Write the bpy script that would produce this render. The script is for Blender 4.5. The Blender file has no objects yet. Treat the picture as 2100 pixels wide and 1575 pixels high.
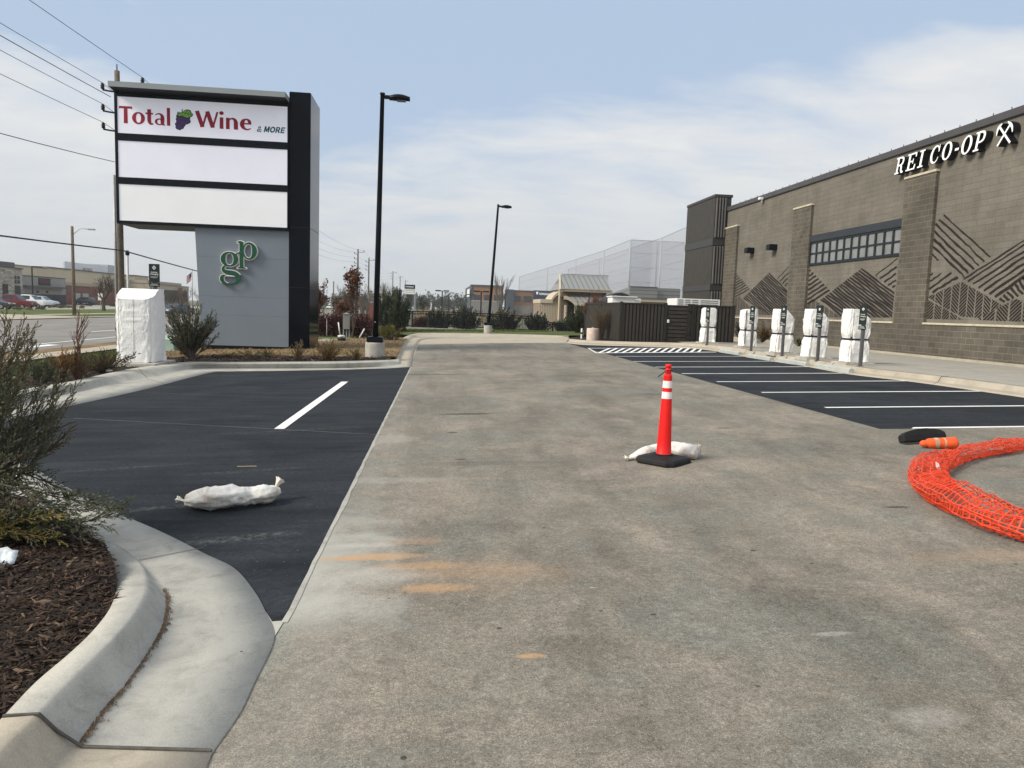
import bpy, bmesh, math, random
from mathutils import Vector, Matrix, noise
R = math.radians
sc = bpy.context.scene
col = sc.collection
rnd = random.Random(7)

# ------------------------------------------------------------------ camera frame
F, CX, CY, H = 1500.0, 1050.0, 787.5, 1.62
VPX, VPY, S_TRUE, S_G = 893.0, 631.0, 0.034, 0.006
def cdir(px, py): return Vector(((px-CX)/F, -(py-CY)/F, -1.0))
YW = cdir(VPX, VPY).normalized()
ZW = cdir(VPX+1000, VPY+1000*S_TRUE).cross(YW).normalized()
XW = YW.cross(ZW).normalized()
def toworld(v): return Vector((v.dot(XW), v.dot(YW), v.dot(ZW)))
_n = toworld(cdir(VPX+1000, VPY+1000*S_G).cross(YW).normalized())
GX = -_n.x/_n.z
CAM = Vector((0, 0, H))
def ray(px, py): return toworld(cdir(px, py))
def lerp(a, b, t): return a+(b-a)*t
def sst(a, b, x):
    t = max(0.0, min(1.0, (x-a)/(b-a))); return t*t*(3-2*t)
ZF = -0.42
XW_ = 17.5                                   # store wall plane
def zt(x, y):
    zl = GX*max(-9.5, min(12.3, x))
    if x < -9.5: zl = lerp(zl, ZF, min(1, (-9.5-x)/4.5))
    if x > 12.3: zl = lerp(zl, 0.33, min(1, (x-12.3)/(XW_-12.3)))
    if y > 48: zl = lerp(zl, ZF, min(1, (y-48)/22))
    return zl
def G(px, py, dz=0.0):
    d = ray(px, py); t0 = 0.3; t = t0
    f = lambda t: (CAM+d*t).z-zt(d.x*t, d.y*t)-dz
    while t < 900 and f(t) > 0: t0 = t; t *= 1.03
    a, b = t0, t
    for _ in range(40):
        m = (a+b)/2
        if f(m) > 0: a = m
        else: b = m
    return CAM+d*b
def onX(px, py, X):
    d = ray(px, py); return CAM+d*(X/d.x)
def onY(px, py, Y):
    d = ray(px, py); return CAM+d*(Y/d.y)
def D(px, py, dep): return CAM+ray(px, py)*dep
def scale_at(p):                              # metres per photo pixel at a point
    v = p-CAM; f = toworld(Vector((0, 0, -1))); return v.dot(f)/F

# ------------------------------------------------------------------ scene objects
OFF = {}
def tag(o, label=None, cat=None, group=None, kind=None):
    if label: o['label'] = label
    if cat: o['category'] = cat
    if group: o['group'] = group
    if kind: o['kind'] = kind
    return o
def thing(name, label, cat, loc, group=None):
    o = bpy.data.objects.new(name, None); col.objects.link(o)
    o.location = loc; o.empty_display_size = 0.1
    OFF[o.name] = Vector(loc)
    return tag(o, label, cat, group)
def kids(o): return [c for c in bpy.data.objects if c.parent == o]
def copy_tree(o, parent=None):
    c = o.copy(); col.objects.link(c); c.parent = parent
    for k in kids(o): copy_tree(k, c)
    return c
class MB:
    def __init__(s): s.v = []; s.f = []; s.m = []
    def add(s, vs, fs, mi=0):
        n = len(s.v); s.v.extend([tuple(v) for v in vs])
        for f in fs: s.f.append(tuple(i+n for i in f)); s.m.append(mi)
    def quad(s, a, b, c, d, mi=0): s.add([a, b, c, d], [(0, 1, 2, 3)], mi)
    def poly(s, pts, mi=0): s.add(pts, [tuple(range(len(pts)))], mi)
    def box(s, lo, hi, mi=0, rot=None, at=None):
        x0, y0, z0 = lo; x1, y1, z1 = hi
        vs = [Vector(p) for p in ((x0,y0,z0),(x1,y0,z0),(x1,y1,z0),(x0,y1,z0),(x0,y0,z1),(x1,y0,z1),(x1,y1,z1),(x0,y1,z1))]
        if rot is not None: vs = [rot @ v for v in vs]
        if at is not None: vs = [v+Vector(at) for v in vs]
        s.add(vs, [(0,3,2,1),(4,5,6,7),(0,1,5,4),(1,2,6,5),(2,3,7,6),(3,0,4,7)], mi)
    def bbox(s, lo, hi, b=0.01, mi=0, rot=None, at=None):   # box with bevelled edges
        bm = bmesh.new(); bmesh.ops.create_cube(bm, size=1)
        lo = Vector(lo); hi = Vector(hi); c = (lo+hi)/2; d = hi-lo
        for v in bm.verts: v.co = Vector((v.co.x*d.x, v.co.y*d.y, v.co.z*d.z))+c
        bmesh.ops.bevel(bm, geom=bm.edges[:], offset=b, segments=2, affect='EDGES')
        s.bm(bm, mi, rot, at)
    def bm(s, bm, mi=0, rot=None, at=None):
        bm.verts.index_update()
        vs = [v.co.copy() for v in bm.verts]
        if rot is not None: vs = [rot @ v for v in vs]
        if at is not None: vs = [v+Vector(at) for v in vs]
        s.add(vs, [tuple(v.index for v in f.verts) for f in bm.faces], mi); bm.free()
    def tube(s, pts, rs, n=6, mi=0, cap=True):
        pts = [Vector(p) for p in pts]
        if not isinstance(rs, (list, tuple)): rs = [rs]*len(pts)
        rings = []; up = None
        for i, p in enumerate(pts):
            t = (pts[min(i+1, len(pts)-1)]-pts[max(i-1, 0)])
            if t.length < 1e-9: t = Vector((0, 0, 1))
            t.normalize()
            if up is None:
                up = Vector((0, 0, 1)) if abs(t.z) < 0.9 else Vector((1, 0, 0))
            a = t.cross(up)
            if a.length < 1e-6: a = t.cross(Vector((0.3, 1, 0.2)))
            a.normalize(); b = a.cross(t).normalized(); up = b
            rings.append([p+(a*math.cos(2*math.pi*k/n)+b*math.sin(2*math.pi*k/n))*rs[i] for k in range(n)])
        s.rings(rings, mi, cap)
    def rings(s, rings, mi=0, cap=True, closed=True):
        n = len(rings[0]); base = len(s.v)
        for r in rings: s.v.extend([tuple(p) for p in r])
        for i in range(len(rings)-1):
            for k in range(n if closed else n-1):
                a = base+i*n+k; b = base+i*n+(k+1) % n
                s.f.append((a, b, b+n, a+n)); s.m.append(mi)
        if cap and closed:
            s.f.append(tuple(base+k for k in range(n))[::-1]); s.m.append(mi)
            s.f.append(tuple(base+(len(rings)-1)*n+k for k in range(n))); s.m.append(mi)
    def lathe(s, prof, c, n=24, mi=0, axis=None, cap=True):
        c = Vector(c); rings = []
        for r, z in prof:
            ring = [Vector((r*math.cos(2*math.pi*k/n), r*math.sin(2*math.pi*k/n), z)) for k in range(n)]
            if axis is not None: ring = [axis @ p for p in ring]
            rings.append([c+p for p in ring])
        s.rings(rings, mi, cap)
    def build(s, name, mats, parent=None, smooth=False, bevel=0):
        me = bpy.data.meshes.new(name)
        off = OFF.get(parent.name, Vector((0, 0, 0))) if parent else Vector((0, 0, 0))
        me.from_pydata([(v[0]-off.x, v[1]-off.y, v[2]-off.z) for v in s.v], [], s.f)
        if not isinstance(mats, (list, tuple)): mats = [mats]
        for m in mats: me.materials.append(m)
        me.polygons.foreach_set('material_index', s.m)
        if smooth: me.polygons.foreach_set('use_smooth', [True]*len(s.f))
        me.update(); me.validate()
        o = bpy.data.objects.new(name, me); col.objects.link(o)
        if parent: o.parent = parent; OFF[o.name] = off
        else: OFF[o.name] = Vector((0, 0, 0))
        if bevel:
            b = o.modifiers.new('bevel', 'BEVEL'); b.width = bevel; b.segments = 2; b.limit_method = 'ANGLE'
        return o
def fixnormals(o):
    bm = bmesh.new(); bm.from_mesh(o.data); bmesh.ops.recalc_face_normals(bm, faces=bm.faces[:]); bm.to_mesh(o.data); bm.free(); return o
def struct(mb, name, m, smooth=False): return tag(mb.build(name, m, None, smooth), kind='structure')

def sheet(poly, dz, cx=(), cy=(), mb=None, mi=0, f=None):      # flat polygon draped on the terrain
    mb = mb or MB(); bm = bmesh.new()
    vs = [bm.verts.new((p[0], p[1], 0)) for p in poly]
    fa = bm.faces.new(vs); fa.normal_update()
    if fa.normal.z < 0: fa.normal_flip()
    xs = [p[0] for p in poly]; ys = [p[1] for p in poly]
    kx = [x for x in (-14, -9.5, 12.3, 17.5, *cx) if min(xs) < x < max(xs)]
    ky = [y for y in (48, 70, *cy) if min(ys) < y < max(ys)]
    for x in kx: bmesh.ops.bisect_plane(bm, geom=bm.verts[:]+bm.edges[:]+bm.faces[:], plane_co=(x, 0, 0), plane_no=(1, 0, 0), dist=1e-5)
    for y in ky: bmesh.ops.bisect_plane(bm, geom=bm.verts[:]+bm.edges[:]+bm.faces[:], plane_co=(0, y, 0), plane_no=(0, 1, 0), dist=1e-5)
    bmesh.ops.triangulate(bm, faces=bm.faces[:])
    for v in bm.verts: v.co.z = zt(v.co.x, v.co.y)+dz+(f(v.co.x, v.co.y) if f else 0)
    mb.bm(bm, mi); return mb
def px_poly(pts, dz=0): return [G(x, y, dz) for x, y in pts]
def inpoly(x, y, poly):
    r = False; n = len(poly); j = n-1
    for i in range(n):
        if (poly[i][1] > y) != (poly[j][1] > y) and x < (poly[j][0]-poly[i][0])*(y-poly[i][1])/(poly[j][1]-poly[i][1])+poly[i][0]: r = not r
        j = i
    return r
def catmull(pts, n):
    out = []; P = [Vector(p) for p in pts]
    for i in range(len(P)-1):
        p0 = P[max(i-1, 0)]; p1 = P[i]; p2 = P[i+1]; p3 = P[min(i+2, len(P)-1)]
        for k in range(n):
            t = k/n
            out.append(0.5*((2*p1)+(p2-p0)*t+(2*p0-5*p1+4*p2-p3)*t*t+(3*p1-p0-3*p2+p3)*t**3))
    out.append(P[-1]); return out

# ------------------------------------------------------------------ materials
def nt(name):
    m = bpy.data.materials.new(name); m.use_nodes = True
    t = m.node_tree; t.nodes.clear()
    o = t.nodes.new('ShaderNodeOutputMaterial'); b = t.nodes.new('ShaderNodeBsdfPrincipled')
    t.links.new(b.outputs[0], o.inputs[0]); return m, t, b, o
def N(t, ty, **kw):
    n = t.nodes.new('ShaderNode'+ty)
    for k, v in kw.items():
        if k.startswith('i_'): n.inputs[int(k[2:])].default_value = v
        else: setattr(n, k, v)
    return n
def L(t, a, b): t.links.new(a, b)
def noise_n(t, vec, scale, det=4, rough=0.6, dist=0.0):
    n = N(t, 'TexNoise'); n.inputs['Scale'].default_value = scale; n.inputs['Detail'].default_value = det
    n.inputs['Roughness'].default_value = rough; n.inputs['Distortion'].default_value = dist
    L(t, vec, n.inputs['Vector']); return n.outputs[0]
def ramp(t, fac, stops):
    r = N(t, 'ValToRGB'); e = r.color_ramp.elements
    while len(e) > 1: e.remove(e[0])
    for i, (p, c) in enumerate(stops):
        x = e[0] if i == 0 else e.new(p)
        x.position = p; x.color = (c, c, c, 1) if not isinstance(c, (tuple, list)) else (*c[:3], 1)
    L(t, fac, r.inputs[0]); return r.outputs[0]
def mix(t, a, b, fac, mode='MIX'):
    m = N(t, 'MixRGB', blend_type=mode)
    for i, v in ((1, a), (2, b)):
        if isinstance(v, (tuple, list)): m.inputs[i].default_value = (*v[:3], 1)
        else: L(t, v, m.inputs[i])
    if isinstance(fac, (int, float)): m.inputs[0].default_value = fac
    else: L(t, fac, m.inputs[0])
    return m.outputs[0]
def math_n(t, op, a, b=None, clamp=False):
    m = N(t, 'Math', operation=op); m.use_clamp = clamp
    for i, v in ((0, a), (1, b)):
        if v is None: continue
        if isinstance(v, (int, float)): m.inputs[i].default_value = v
        else: L(t, v, m.inputs[i])
    return m.outputs[0]
def bump(t, b, h, strength=0.3, dist=0.01):
    n = N(t, 'Bump'); n.inputs['Strength'].default_value = strength; n.inputs['Distance'].default_value = dist
    L(t, h, n.inputs['Height']); L(t, n.outputs[0], b.inputs['Normal'])
def pos(t): return N(t, 'NewGeometry').outputs['Position']
def objc(t): return N(t, 'TexCoord').outputs['Object']
def mapv(t, v, sx, sy, sz):
    m = N(t, 'Mapping'); m.inputs['Scale'].default_value = (sx, sy, sz); L(t, v, m.inputs[0]); return m.outputs[0]
def M(name, c, rough=0.75, var=0.2, scale=6.0, c2=None, bmp=0.0, bsc=60, spec=0.3, metal=0.0, det=5, emit=0.0):
    m, t, b, o = nt(name); v = objc(t)
    n1 = noise_n(t, v, scale, det, 0.65)
    a = tuple(x*(1-var) for x in c); d = c2 if c2 else tuple(min(1, x*(1+var)) for x in c)
    r = ramp(t, n1, [(0.3, a), (0.7, d)])
    L(t, r, b.inputs['Base Color'])
    b.inputs['Roughness'].default_value = rough; b.inputs['Metallic'].default_value = metal
    b.inputs['Specular IOR Level'].default_value = spec
    if bmp: bump(t, b, noise_n(t, v, bsc, 6, 0.6), bmp, 0.01)
    if emit:
        L(t, r, b.inputs['Emission Color']); b.inputs['Emission Strength'].default_value = emit
    return m
MAT = {}
# ------------------------------------------------------------------ ground materials
EDGE_X = G(700, 1010).x                      # joint between the old asphalt and the new patch runs along y
def ell_mask(t, p, c, rx, ry, rot=0.0, nz=None, soft=0.35):
    m = N(t, 'Mapping'); m.vector_type = 'TEXTURE'
    m.inputs['Location'].default_value = (c[0], c[1], 0); m.inputs['Rotation'].default_value = (0, 0, rot)
    m.inputs['Scale'].default_value = (rx, ry, 1e4); L(t, p, m.inputs[0])
    ln = N(t, 'VectorMath', operation='LENGTH'); L(t, m.outputs[0], ln.inputs[0])
    d = ln.outputs['Value']
    if nz is not None: d = math_n(t, 'ADD', d, math_n(t, 'MULTIPLY', math_n(t, 'SUBTRACT', nz, 0.5), 2.0))
    r = N(t, 'MapRange'); r.interpolation_type = 'SMOOTHSTEP'
    r.inputs[1].default_value = 1+soft; r.inputs[2].default_value = 1-soft; L(t, d, r.inputs[0]); return r.outputs[0]

def old_asphalt():
    m, t, b, o = nt('old_asphalt'); p = pos(t)
    big = noise_n(t, p, 0.45, 5, 0.6, 0.6); mid = noise_n(t, p, 2.3, 6, 0.65, 0.3); fine = noise_n(t, p, 95, 3, 0.7)
    c = ramp(t, big, [(0.30, (0.154, 0.141, 0.119)), (0.50, (0.200, 0.180, 0.149)), (0.70, (0.252, 0.225, 0.184))])
    c = mix(t, c, ramp(t, mid, [(0.28, 0.72), (0.5, 1.0), (0.72, 1.22)]), 0.7, 'MULTIPLY')
    grn = noise_n(t, p, 0.9, 5, 0.65, 0.9)
    c = mix(t, c, (0.172, 0.178, 0.158), ramp(t, grn, [(0.50, 0.0), (0.64, 0.6)]))
    c = mix(t, c, (0.285, 0.248, 0.205), ramp(t, grn, [(0.34, 0.55), (0.46, 0.0)]))
    mp_ = N(t, 'Mapping'); mp_.inputs['Rotation'].default_value = (0, 0, R(34)); mp_.inputs['Scale'].default_value = (1.9, 0.42, 1); L(t, p, mp_.inputs[0])
    strk = noise_n(t, mp_.outputs[0], 1.0, 6, 0.62, 0.5)
    c = mix(t, c, ramp(t, strk, [(0.32, 0.72), (0.5, 1.0), (0.68, 1.16)]), 0.75, 'MULTIPLY')
    c = mix(t, c, ramp(t, fine, [(0.30, 0.55), (0.5, 1.0), (0.66, 1.42)]), 0.65, 'MULTIPLY')
    c = mix(t, c, ramp(t, noise_n(t, p, 230, 2, 0.6), [(0.32, 0.50), (0.5, 1.0), (0.66, 1.55)]), 0.75, 'MULTIPLY')
    c = mix(t, c, ramp(t, noise_n(t, p, 34, 4, 0.75), [(0.30, 0.62), (0.5, 1.0), (0.68, 1.38)]), 0.7, 'MULTIPLY')
    c = mix(t, c, ramp(t, noise_n(t, p, 9, 6, 0.75, 0.4), [(0.30, 0.72), (0.5, 1.0), (0.7, 1.25)]), 0.7, 'MULTIPLY')
    v3 = N(t, 'TexVoronoi'); v3.inputs['Scale'].default_value = 3.1; L(t, p, v3.inputs['Vector'])
    c = mix(t, c, (0.05, 0.045, 0.04), ramp(t, v3.outputs['Distance'], [(0.030, 0.85), (0.055, 0.0)]))
    vo = N(t, 'TexVoronoi'); vo.inputs['Scale'].default_value = 60; L(t, p, vo.inputs['Vector'])
    st = ramp(t, vo.outputs['Distance'], [(0.10, 1.0), (0.22, 0.0)])
    sc_ = N(t, 'SeparateColor'); L(t, vo.outputs['Color'], sc_.inputs[0])
    c = mix(t, c, (0.46, 0.44, 0.40), math_n(t, 'MULTIPLY', st, ramp(t, sc_.outputs[0], [(0.80, 0), (0.84, 0.8)])))
    c = mix(t, c, (0.05, 0.05, 0.048), math_n(t, 'MULTIPLY', st, ramp(t, sc_.outputs[1], [(0.80, 0), (0.84, 0.9)])))
    # worn pale laitance along the joint, sand washed over it, and small stains
    sx = N(t, 'SeparateXYZ'); L(t, p, sx.inputs[0])
    dx = math_n(t, 'SUBTRACT', sx.outputs[0], EDGE_X)
    edge = N(t, 'MapRange'); edge.interpolation_type = 'SMOOTHSTEP'
    edge.inputs[1].default_value = 0.75; edge.inputs[2].default_value = 0.0; L(t, math_n(t, 'ADD', dx, math_n(t, 'MULTIPLY', math_n(t, 'SUBTRACT', mid, 0.5), 1.7)), edge.inputs[0])
    yy = [G(640, y_).y for y_ in (1330, 1240, 1100, 1020)]
    fr_ = N(t, 'ValToRGB'); fe = fr_.color_ramp.elements; fe[0].position = (yy[0]-2)/8; fe[0].color = (0, 0, 0, 1); fe[1].position = (yy[3]-2)/8; fe[1].color = (0, 0, 0, 1)
    for q_ in yy[1:3]: e_ = fe.new((q_-2)/8); e_.color = (1, 1, 1, 1)
    L(t, math_n(t, 'DIVIDE', math_n(t, 'SUBTRACT', sx.outputs[1], 2.0), 8.0), fr_.inputs[0])
    class far: outputs = [fr_.outputs[0]]
    c = mix(t, c, (0.40, 0.395, 0.36), math_n(t, 'MULTIPLY', edge.outputs[0], math_n(t, 'MULTIPLY', math_n(t, 'ADD', far.outputs[0], 0.18), 0.75)))
    nz = noise_n(t, p, 3.2, 6, 0.7, 0.5); nf = ramp(t, noise_n(t, p, 40, 4, 0.7), [(0.30, 0.30), (0.6, 1.0)])
    for (px, py, rx, ry, k) in ((770, 1142, 0.27, 0.065, 0.85), (690, 1146, 0.16, 0.04, 0.6), (860, 1160, 0.26, 0.055, 0.5), (890, 1206, 0.20, 0.06, 0.65), (845, 1110, 0.20, 0.07, 0.3), (1000, 1170, 0.5, 0.12, 0.22), (1088, 1345, 0.06, 0.022, 0.8), (930, 1180, 0.6, 0.30, 0.13), (2040, 1140, 0.5, 0.12, 0.2)):
        q = G(px, py); e = ell_mask(t, p, q, rx, ry, 0.0, nz, 0.45)
        c = mix(t, c, (0.50, 0.31, 0.165), math_n(t, 'MULTIPLY', math_n(t, 'MULTIPLY', e, nf), k))
    for (px, py, rx, ry, k) in ((745, 1118, 0.20, 0.05, 0.6), (720, 1185, 0.40, 0.14, 0.5), (790, 985, 0.6, 0.12, 0.3), (1900, 1470, 0.14, 0.07, 0.35), (1700, 1300, 0.10, 0.02, 0.5), (690, 1240, 0.35, 0.2, 0.4), (1215, 1205, 0.02, 0.012, 0.8), (800, 900, 0.3, 0.3, 0.3)):
        q = G(px, py); e = ell_mask(t, p, q, rx, ry, 0.0, nz, 0.5)
        c = mix(t, c, (0.47, 0.455, 0.42), math_n(t, 'MULTIPLY', math_n(t, 'MULTIPLY', e, nf), k))
    for (px, py, rx, ry, k) in ((958, 849, 0.40, 0.075, 0.9), (1840, 1040, 0.11, 0.03, 0.8), (928, 887, 0.07, 0.05, 0.8), (945, 942, 0.06, 0.04, 0.7), (870, 768, 1.1, 0.16, 0.55), (1545, 1129, 0.022, 0.018, 0.9), (1340, 1260, 0.018, 0.012, 0.9), (1485, 878, 0.1, 0.04, 0.6), (828, 1554, 0.012, 0.012, 0.95), (1335, 808, 0.25, 0.1, 0.5), (1000, 950, 0.8, 0.10, 0.22)):
        q = G(px, py); e = ell_mask(t, p, q, rx, ry, 0.0, None, 0.3)
        c = mix(t, c, (0.055, 0.05, 0.045), math_n(t, 'MULTIPLY', e, k))
    L(t, c, b.inputs['Base Color']); b.inputs['Roughness'].default_value = 0.9; b.inputs['Specular IOR Level'].default_value = 0.2
    bump(t, b, noise_n(t, p, 110, 3, 0.7), 0.55, 0.006)
    return m
def new_asphalt():
    m, t, b, o = nt('new_asphalt'); p = pos(t)
    big = noise_n(t, p, 0.8, 5, 0.6, 0.8); fine = noise_n(t, p, 130, 3, 0.7)
    c = ramp(t, big, [(0.30, (0.014, 0.0165, 0.020)), (0.7, (0.027, 0.0305, 0.036))])
    strk = noise_n(t, mapv(t, p, 0.5, 4.0, 1), 1.3, 6, 0.65, 0.4)
    c = mix(t, c, ramp(t, strk, [(0.3, 0.66), (0.7, 1.42)]), 0.9, 'MULTIPLY')
    c = mix(t, c, ramp(t, noise_n(t, p, 26, 4, 0.7), [(0.3, 0.62), (0.7, 1.5)]), 0.75, 'MULTIPLY')
    c = mix(t, c, ramp(t, fine, [(0.3, 0.5), (0.7, 1.7)]), 0.8, 'MULTIPLY')
    nz = noise_n(t, p, 3.0, 5, 0.7, 0.4); nf = ramp(t, noise_n(t, p, 22, 5, 0.75), [(0.42, 0.0), (0.7, 1.0)])
    for (px, py, rx, ry, k) in ((480, 1105, 0.40, 0.07, 0.33), (250, 960, 0.5, 0.04, 0.22), (520, 965, 0.5, 0.06, 0.18), (340, 1040, 0.4, 0.06, 0.25), (650, 880, 1.0, 0.10, 0.16), (470, 770, 0.9, 0.15, 0.14)):
        q = G(px, py); e = ell_mask(t, p, q, rx, ry, 0.25, nz, 0.6)
        c = mix(t, c, (0.34, 0.34, 0.33), math_n(t, 'MULTIPLY', math_n(t, 'MULTIPLY', e, nf), k))
    spk = noise_n(t, p, 45, 2, 0.5)
    c = mix(t, c, (0.25, 0.24, 0.22), ramp(t, spk, [(0.735, 0.0), (0.76, 0.7)]))
    L(t, c, b.inputs['Base Color']); b.inputs['Roughness'].default_value = 0.85; b.inputs['Specular IOR Level'].default_value = 0.12
    bump(t, b, noise_n(t, p, 130, 3, 0.7), 0.4, 0.005)
    return m
def concrete(name, c1, c2, stain=0.5, bstr=0.15):
    m, t, b, o = nt(name); p = pos(t)
    big = noise_n(t, p, 1.1, 6, 0.62, 0.7); c = ramp(t, big, [(0.3, c1), (0.7, c2)])
    st = noise_n(t, p, 3.7, 7, 0.72, 0.6)
    c = mix(t, c, ramp(t, st, [(0.30, 0.68), (0.48, 1.0), (0.72, 1.06)]), stain, 'MULTIPLY')
    c = mix(t, c, ramp(t, noise_n(t, p, 150, 3, 0.7), [(0.3, 0.80), (0.7, 1.14)]), 0.8, 'MULTIPLY')
    c = mix(t, c, ramp(t, noise_n(t, mapv(t, p, 1.0, 1.0, 1), 11, 6, 0.75, 0.8), [(0.34, 0.80), (0.5, 1.0)]), 0.6, 'MULTIPLY')
    v3 = N(t, 'TexVoronoi'); v3.inputs['Scale'].default_value = 5.0; L(t, p, v3.inputs['Vector'])
    c = mix(t, c, (0.07, 0.065, 0.055), ramp(t, v3.outputs['Distance'], [(0.022, 0.9), (0.045, 0.0)]))
    c = mix(t, c, (0.12, 0.11, 0.09), ramp(t, noise_n(t, p, 26, 3, 0.6), [(0.74, 0.0), (0.78, 0.55)]))
    L(t, c, b.inputs['Base Color']); b.inputs['Roughness'].default_value = 0.85; b.inputs['Specular IOR Level'].default_value = 0.25
    bump(t, b, noise_n(t, p, 60, 6, 0.7), bstr, 0.006); return m
def grass_m(name, c1, c2, c3):
    m, t, b, o = nt(name); p = pos(t)
    c = ramp(t, noise_n(t, p, 0.7, 6, 0.7, 0.5), [(0.3, c1), (0.5, c2), (0.72, c3)])
    c = mix(t, c, ramp(t, noise_n(t, mapv(t, p, 1, 0.35, 1), 22, 4, 0.7), [(0.3, 0.5), (0.7, 1.5)]), 0.8, 'MULTIPLY')
    L(t, c, b.inputs['Base Color']); b.inputs['Roughness'].default_value = 0.95; b.inputs['Specular IOR Level'].default_value = 0.1
    bump(t, b, noise_n(t, p, 30, 5, 0.7), 0.6, 0.03); return m
MAT['old'] = old_asphalt(); MAT['new'] = new_asphalt()
MAT['conc'] = concrete('pale_concrete', (0.335, 0.332, 0.305), (0.47, 0.455, 0.405), 0.85)
MAT['conc_tan'] = concrete('tan_concrete', (0.36, 0.32, 0.255), (0.47, 0.42, 0.34), 0.6)
MAT['conc_walk'] = concrete('walk_concrete', (0.31, 0.295, 0.26), (0.385, 0.37, 0.325), 0.45)
MAT['grass'] = grass_m('spring_grass', (0.055, 0.085, 0.026), (0.085, 0.115, 0.036), (0.15, 0.14, 0.065))
MAT['straw'] = grass_m('straw_soil', (0.13, 0.088, 0.05), (0.20, 0.14, 0.08), (0.29, 0.215, 0.125))
MAT['road'] = M('road_asphalt', (0.215, 0.205, 0.19), 0.9, 0.22, 0.4)
MAT['paint'] = M('road_paint', (0.80, 0.80, 0.78), 0.7, 0.10, 4, bmp=0.1)
MAT['paint_worn'] = M('worn_paint', (0.42, 0.41, 0.39), 0.8, 0.15, 3)
MAT['paint_yel'] = M('worn_yellow_paint', (0.36, 0.27, 0.17), 0.8, 0.2, 3)
MAT['mulch'] = M('mulch_soil', (0.018, 0.012, 0.009), 0.95, 0.5, 14, bmp=0.8, bsc=25)
MAT['terrain'] = M('far_ground', (0.10, 0.095, 0.06), 0.95, 0.35, 0.05, c2=(0.17, 0.14, 0.095))
MAT['seam'] = M('joint_dirt', (0.09, 0.085, 0.075), 0.9, 0.3, 20)

# ------------------------------------------------------------------ ground sheets
big = [(-900, -40), (900, -40), (900, 1500), (-900, 1500)]
cuts = [-300, -120, -60, -30, -20, -9.5, 12.3, 17.5, 30, 60, 120, 300]
g = sheet(big, -0.07, cuts, [0, 20, 40, 56, 63, 75, 100, 150, 250, 400, 700])
struct(g, 'ground', MAT['terrain'])

LE = [(430, 1575), (470, 1500), (520, 1400), (562, 1307), (572, 1290), (842, 753), (858, 706)]   # left edge of old asphalt
OA = [G(858, 706), G(842, 753), G(583, 1274), G(562, 1309), G(520, 1400), G(490, 1462), G(430, 1560), G(380, 1680), G(340, 1800)]
OA = [(p.x, p.y) for p in OA]
NR = [G(1160, 703), G(1805, 880)]
OA2 = [(OA[-1][0]-0.2, -3), (26, -3), (26, G(1805, 880).y), (NR[1].x, NR[1].y), (NR[0].x, NR[0].y)]
oldp = OA+OA2
struct(sheet(oldp, 0.0, [0, 5], [5, 10, 20, 30]), 'old_parking_lot', MAT['old'])
# new asphalt patches
LP = [(842, 753), (583, 1274), (558, 1280), (535, 1262), (508, 1222), (465, 1178), (405, 1145), (315, 1100), (200, 1048), (118, 1003), (25, 950), (-60, 915), (-60, 872), (0, 858), (68, 841), (157, 822), (295, 792), (425, 764), (470, 759.5), (560, 758.5), (700, 756.5), (770, 754.8)]
struct(sheet([(p.x, p.y) for p in px_poly(LP)], 0.0), 'new_asphalt_left', MAT['new'])
RO = [(1160, 703), (1200, 705.5), (1300, 708.8), (1400, 711.6), (1457, 716.5), (1505, 723.5), (1586, 737.5), (1657, 749), (1747, 765), (1881, 781), (2038, 803), (2155, 820), (2265, 837)]
yb = G(1805, 880).y
rp = [(p.x, p.y) for p in px_poly(RO)]
rp = rp+[(rp[-1][0]+0.05, yb), (G(1805, 880).x, yb)]
struct(sheet(rp, 0.0), 'new_asphalt_right', MAT['new'])
# tip of the concrete wedge, pale joint strip along the patch edge
struct(sheet([(p.x, p.y) for p in px_poly([(545, 1255), (558, 1276), (583, 1274), (562, 1309), (552, 1290)])], 0.004), 'concrete_wedge', MAT['conc'])
mb = MB(); a, bq = G(842, 753), G(581, 1278); n = 90; prev = None
for i in range(n+1):
    p = a.lerp(bq, i/n); w = 0.018+0.03*abs(noise.noise(Vector((p.y*1.7, 3, 0))))+0.03*abs(noise.noise(Vector((p.y*7, 9, 0))))
    w2 = 0.004+0.012*abs(noise.noise(Vector((p.y*9, 1, 5))))
    cur = (Vector((p.x-w2, p.y, zt(p.x, p.y)+0.004)), Vector((p.x+w, p.y, zt(p.x, p.y)+0.004)))
    if prev: mb.quad(prev[0], cur[0], cur[1], prev[1])
    prev = cur
struct(mb, 'joint_strip', MAT['conc'])

# ------------------------------------------------------------------ painted lines
def line_px(mb, a, b, w, dz=0.004, along=None):
    A, B = G(*a), G(*b); d = (B-A); d.z = 0; d.normalize(); s = Vector((-d.y, d.x, 0))*w/2
    pts = [A+s, A-s, B-s, B+s]; sheet([(p.x, p.y) for p in pts], dz, mb=mb)
mb = MB()
for a, b in (((1263, 731), (1525, 731.3)), ((1299, 741.5), (1595, 741.5)), ((1344, 753), (1662, 752.3)), ((1398, 766.5), (1757, 766)), ((1470, 783), (1885, 781.8)), ((1562, 805), (2030, 803)), ((1692, 836), (2180, 832))):
    A, B = G(*a), G(*b); B.y = A.y+(B.y-A.y)*0.3
    w = 0.05
    sheet([(A.x, A.y-w), (B.x, B.y-w), (B.x, B.y+w), (A.x, A.y+w)], 0.004, mb=mb)
A = G(1868, 879); sheet([(A.x, yb), (20, yb), (20, yb+0.10), (A.x+0.1, yb+0.10)], 0.004, mb=mb)
sheet([(p.x, p.y) for p in px_poly([(700, 783), (714, 783), (583, 880), (562, 880)])], 0.004, mb=mb)
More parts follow.
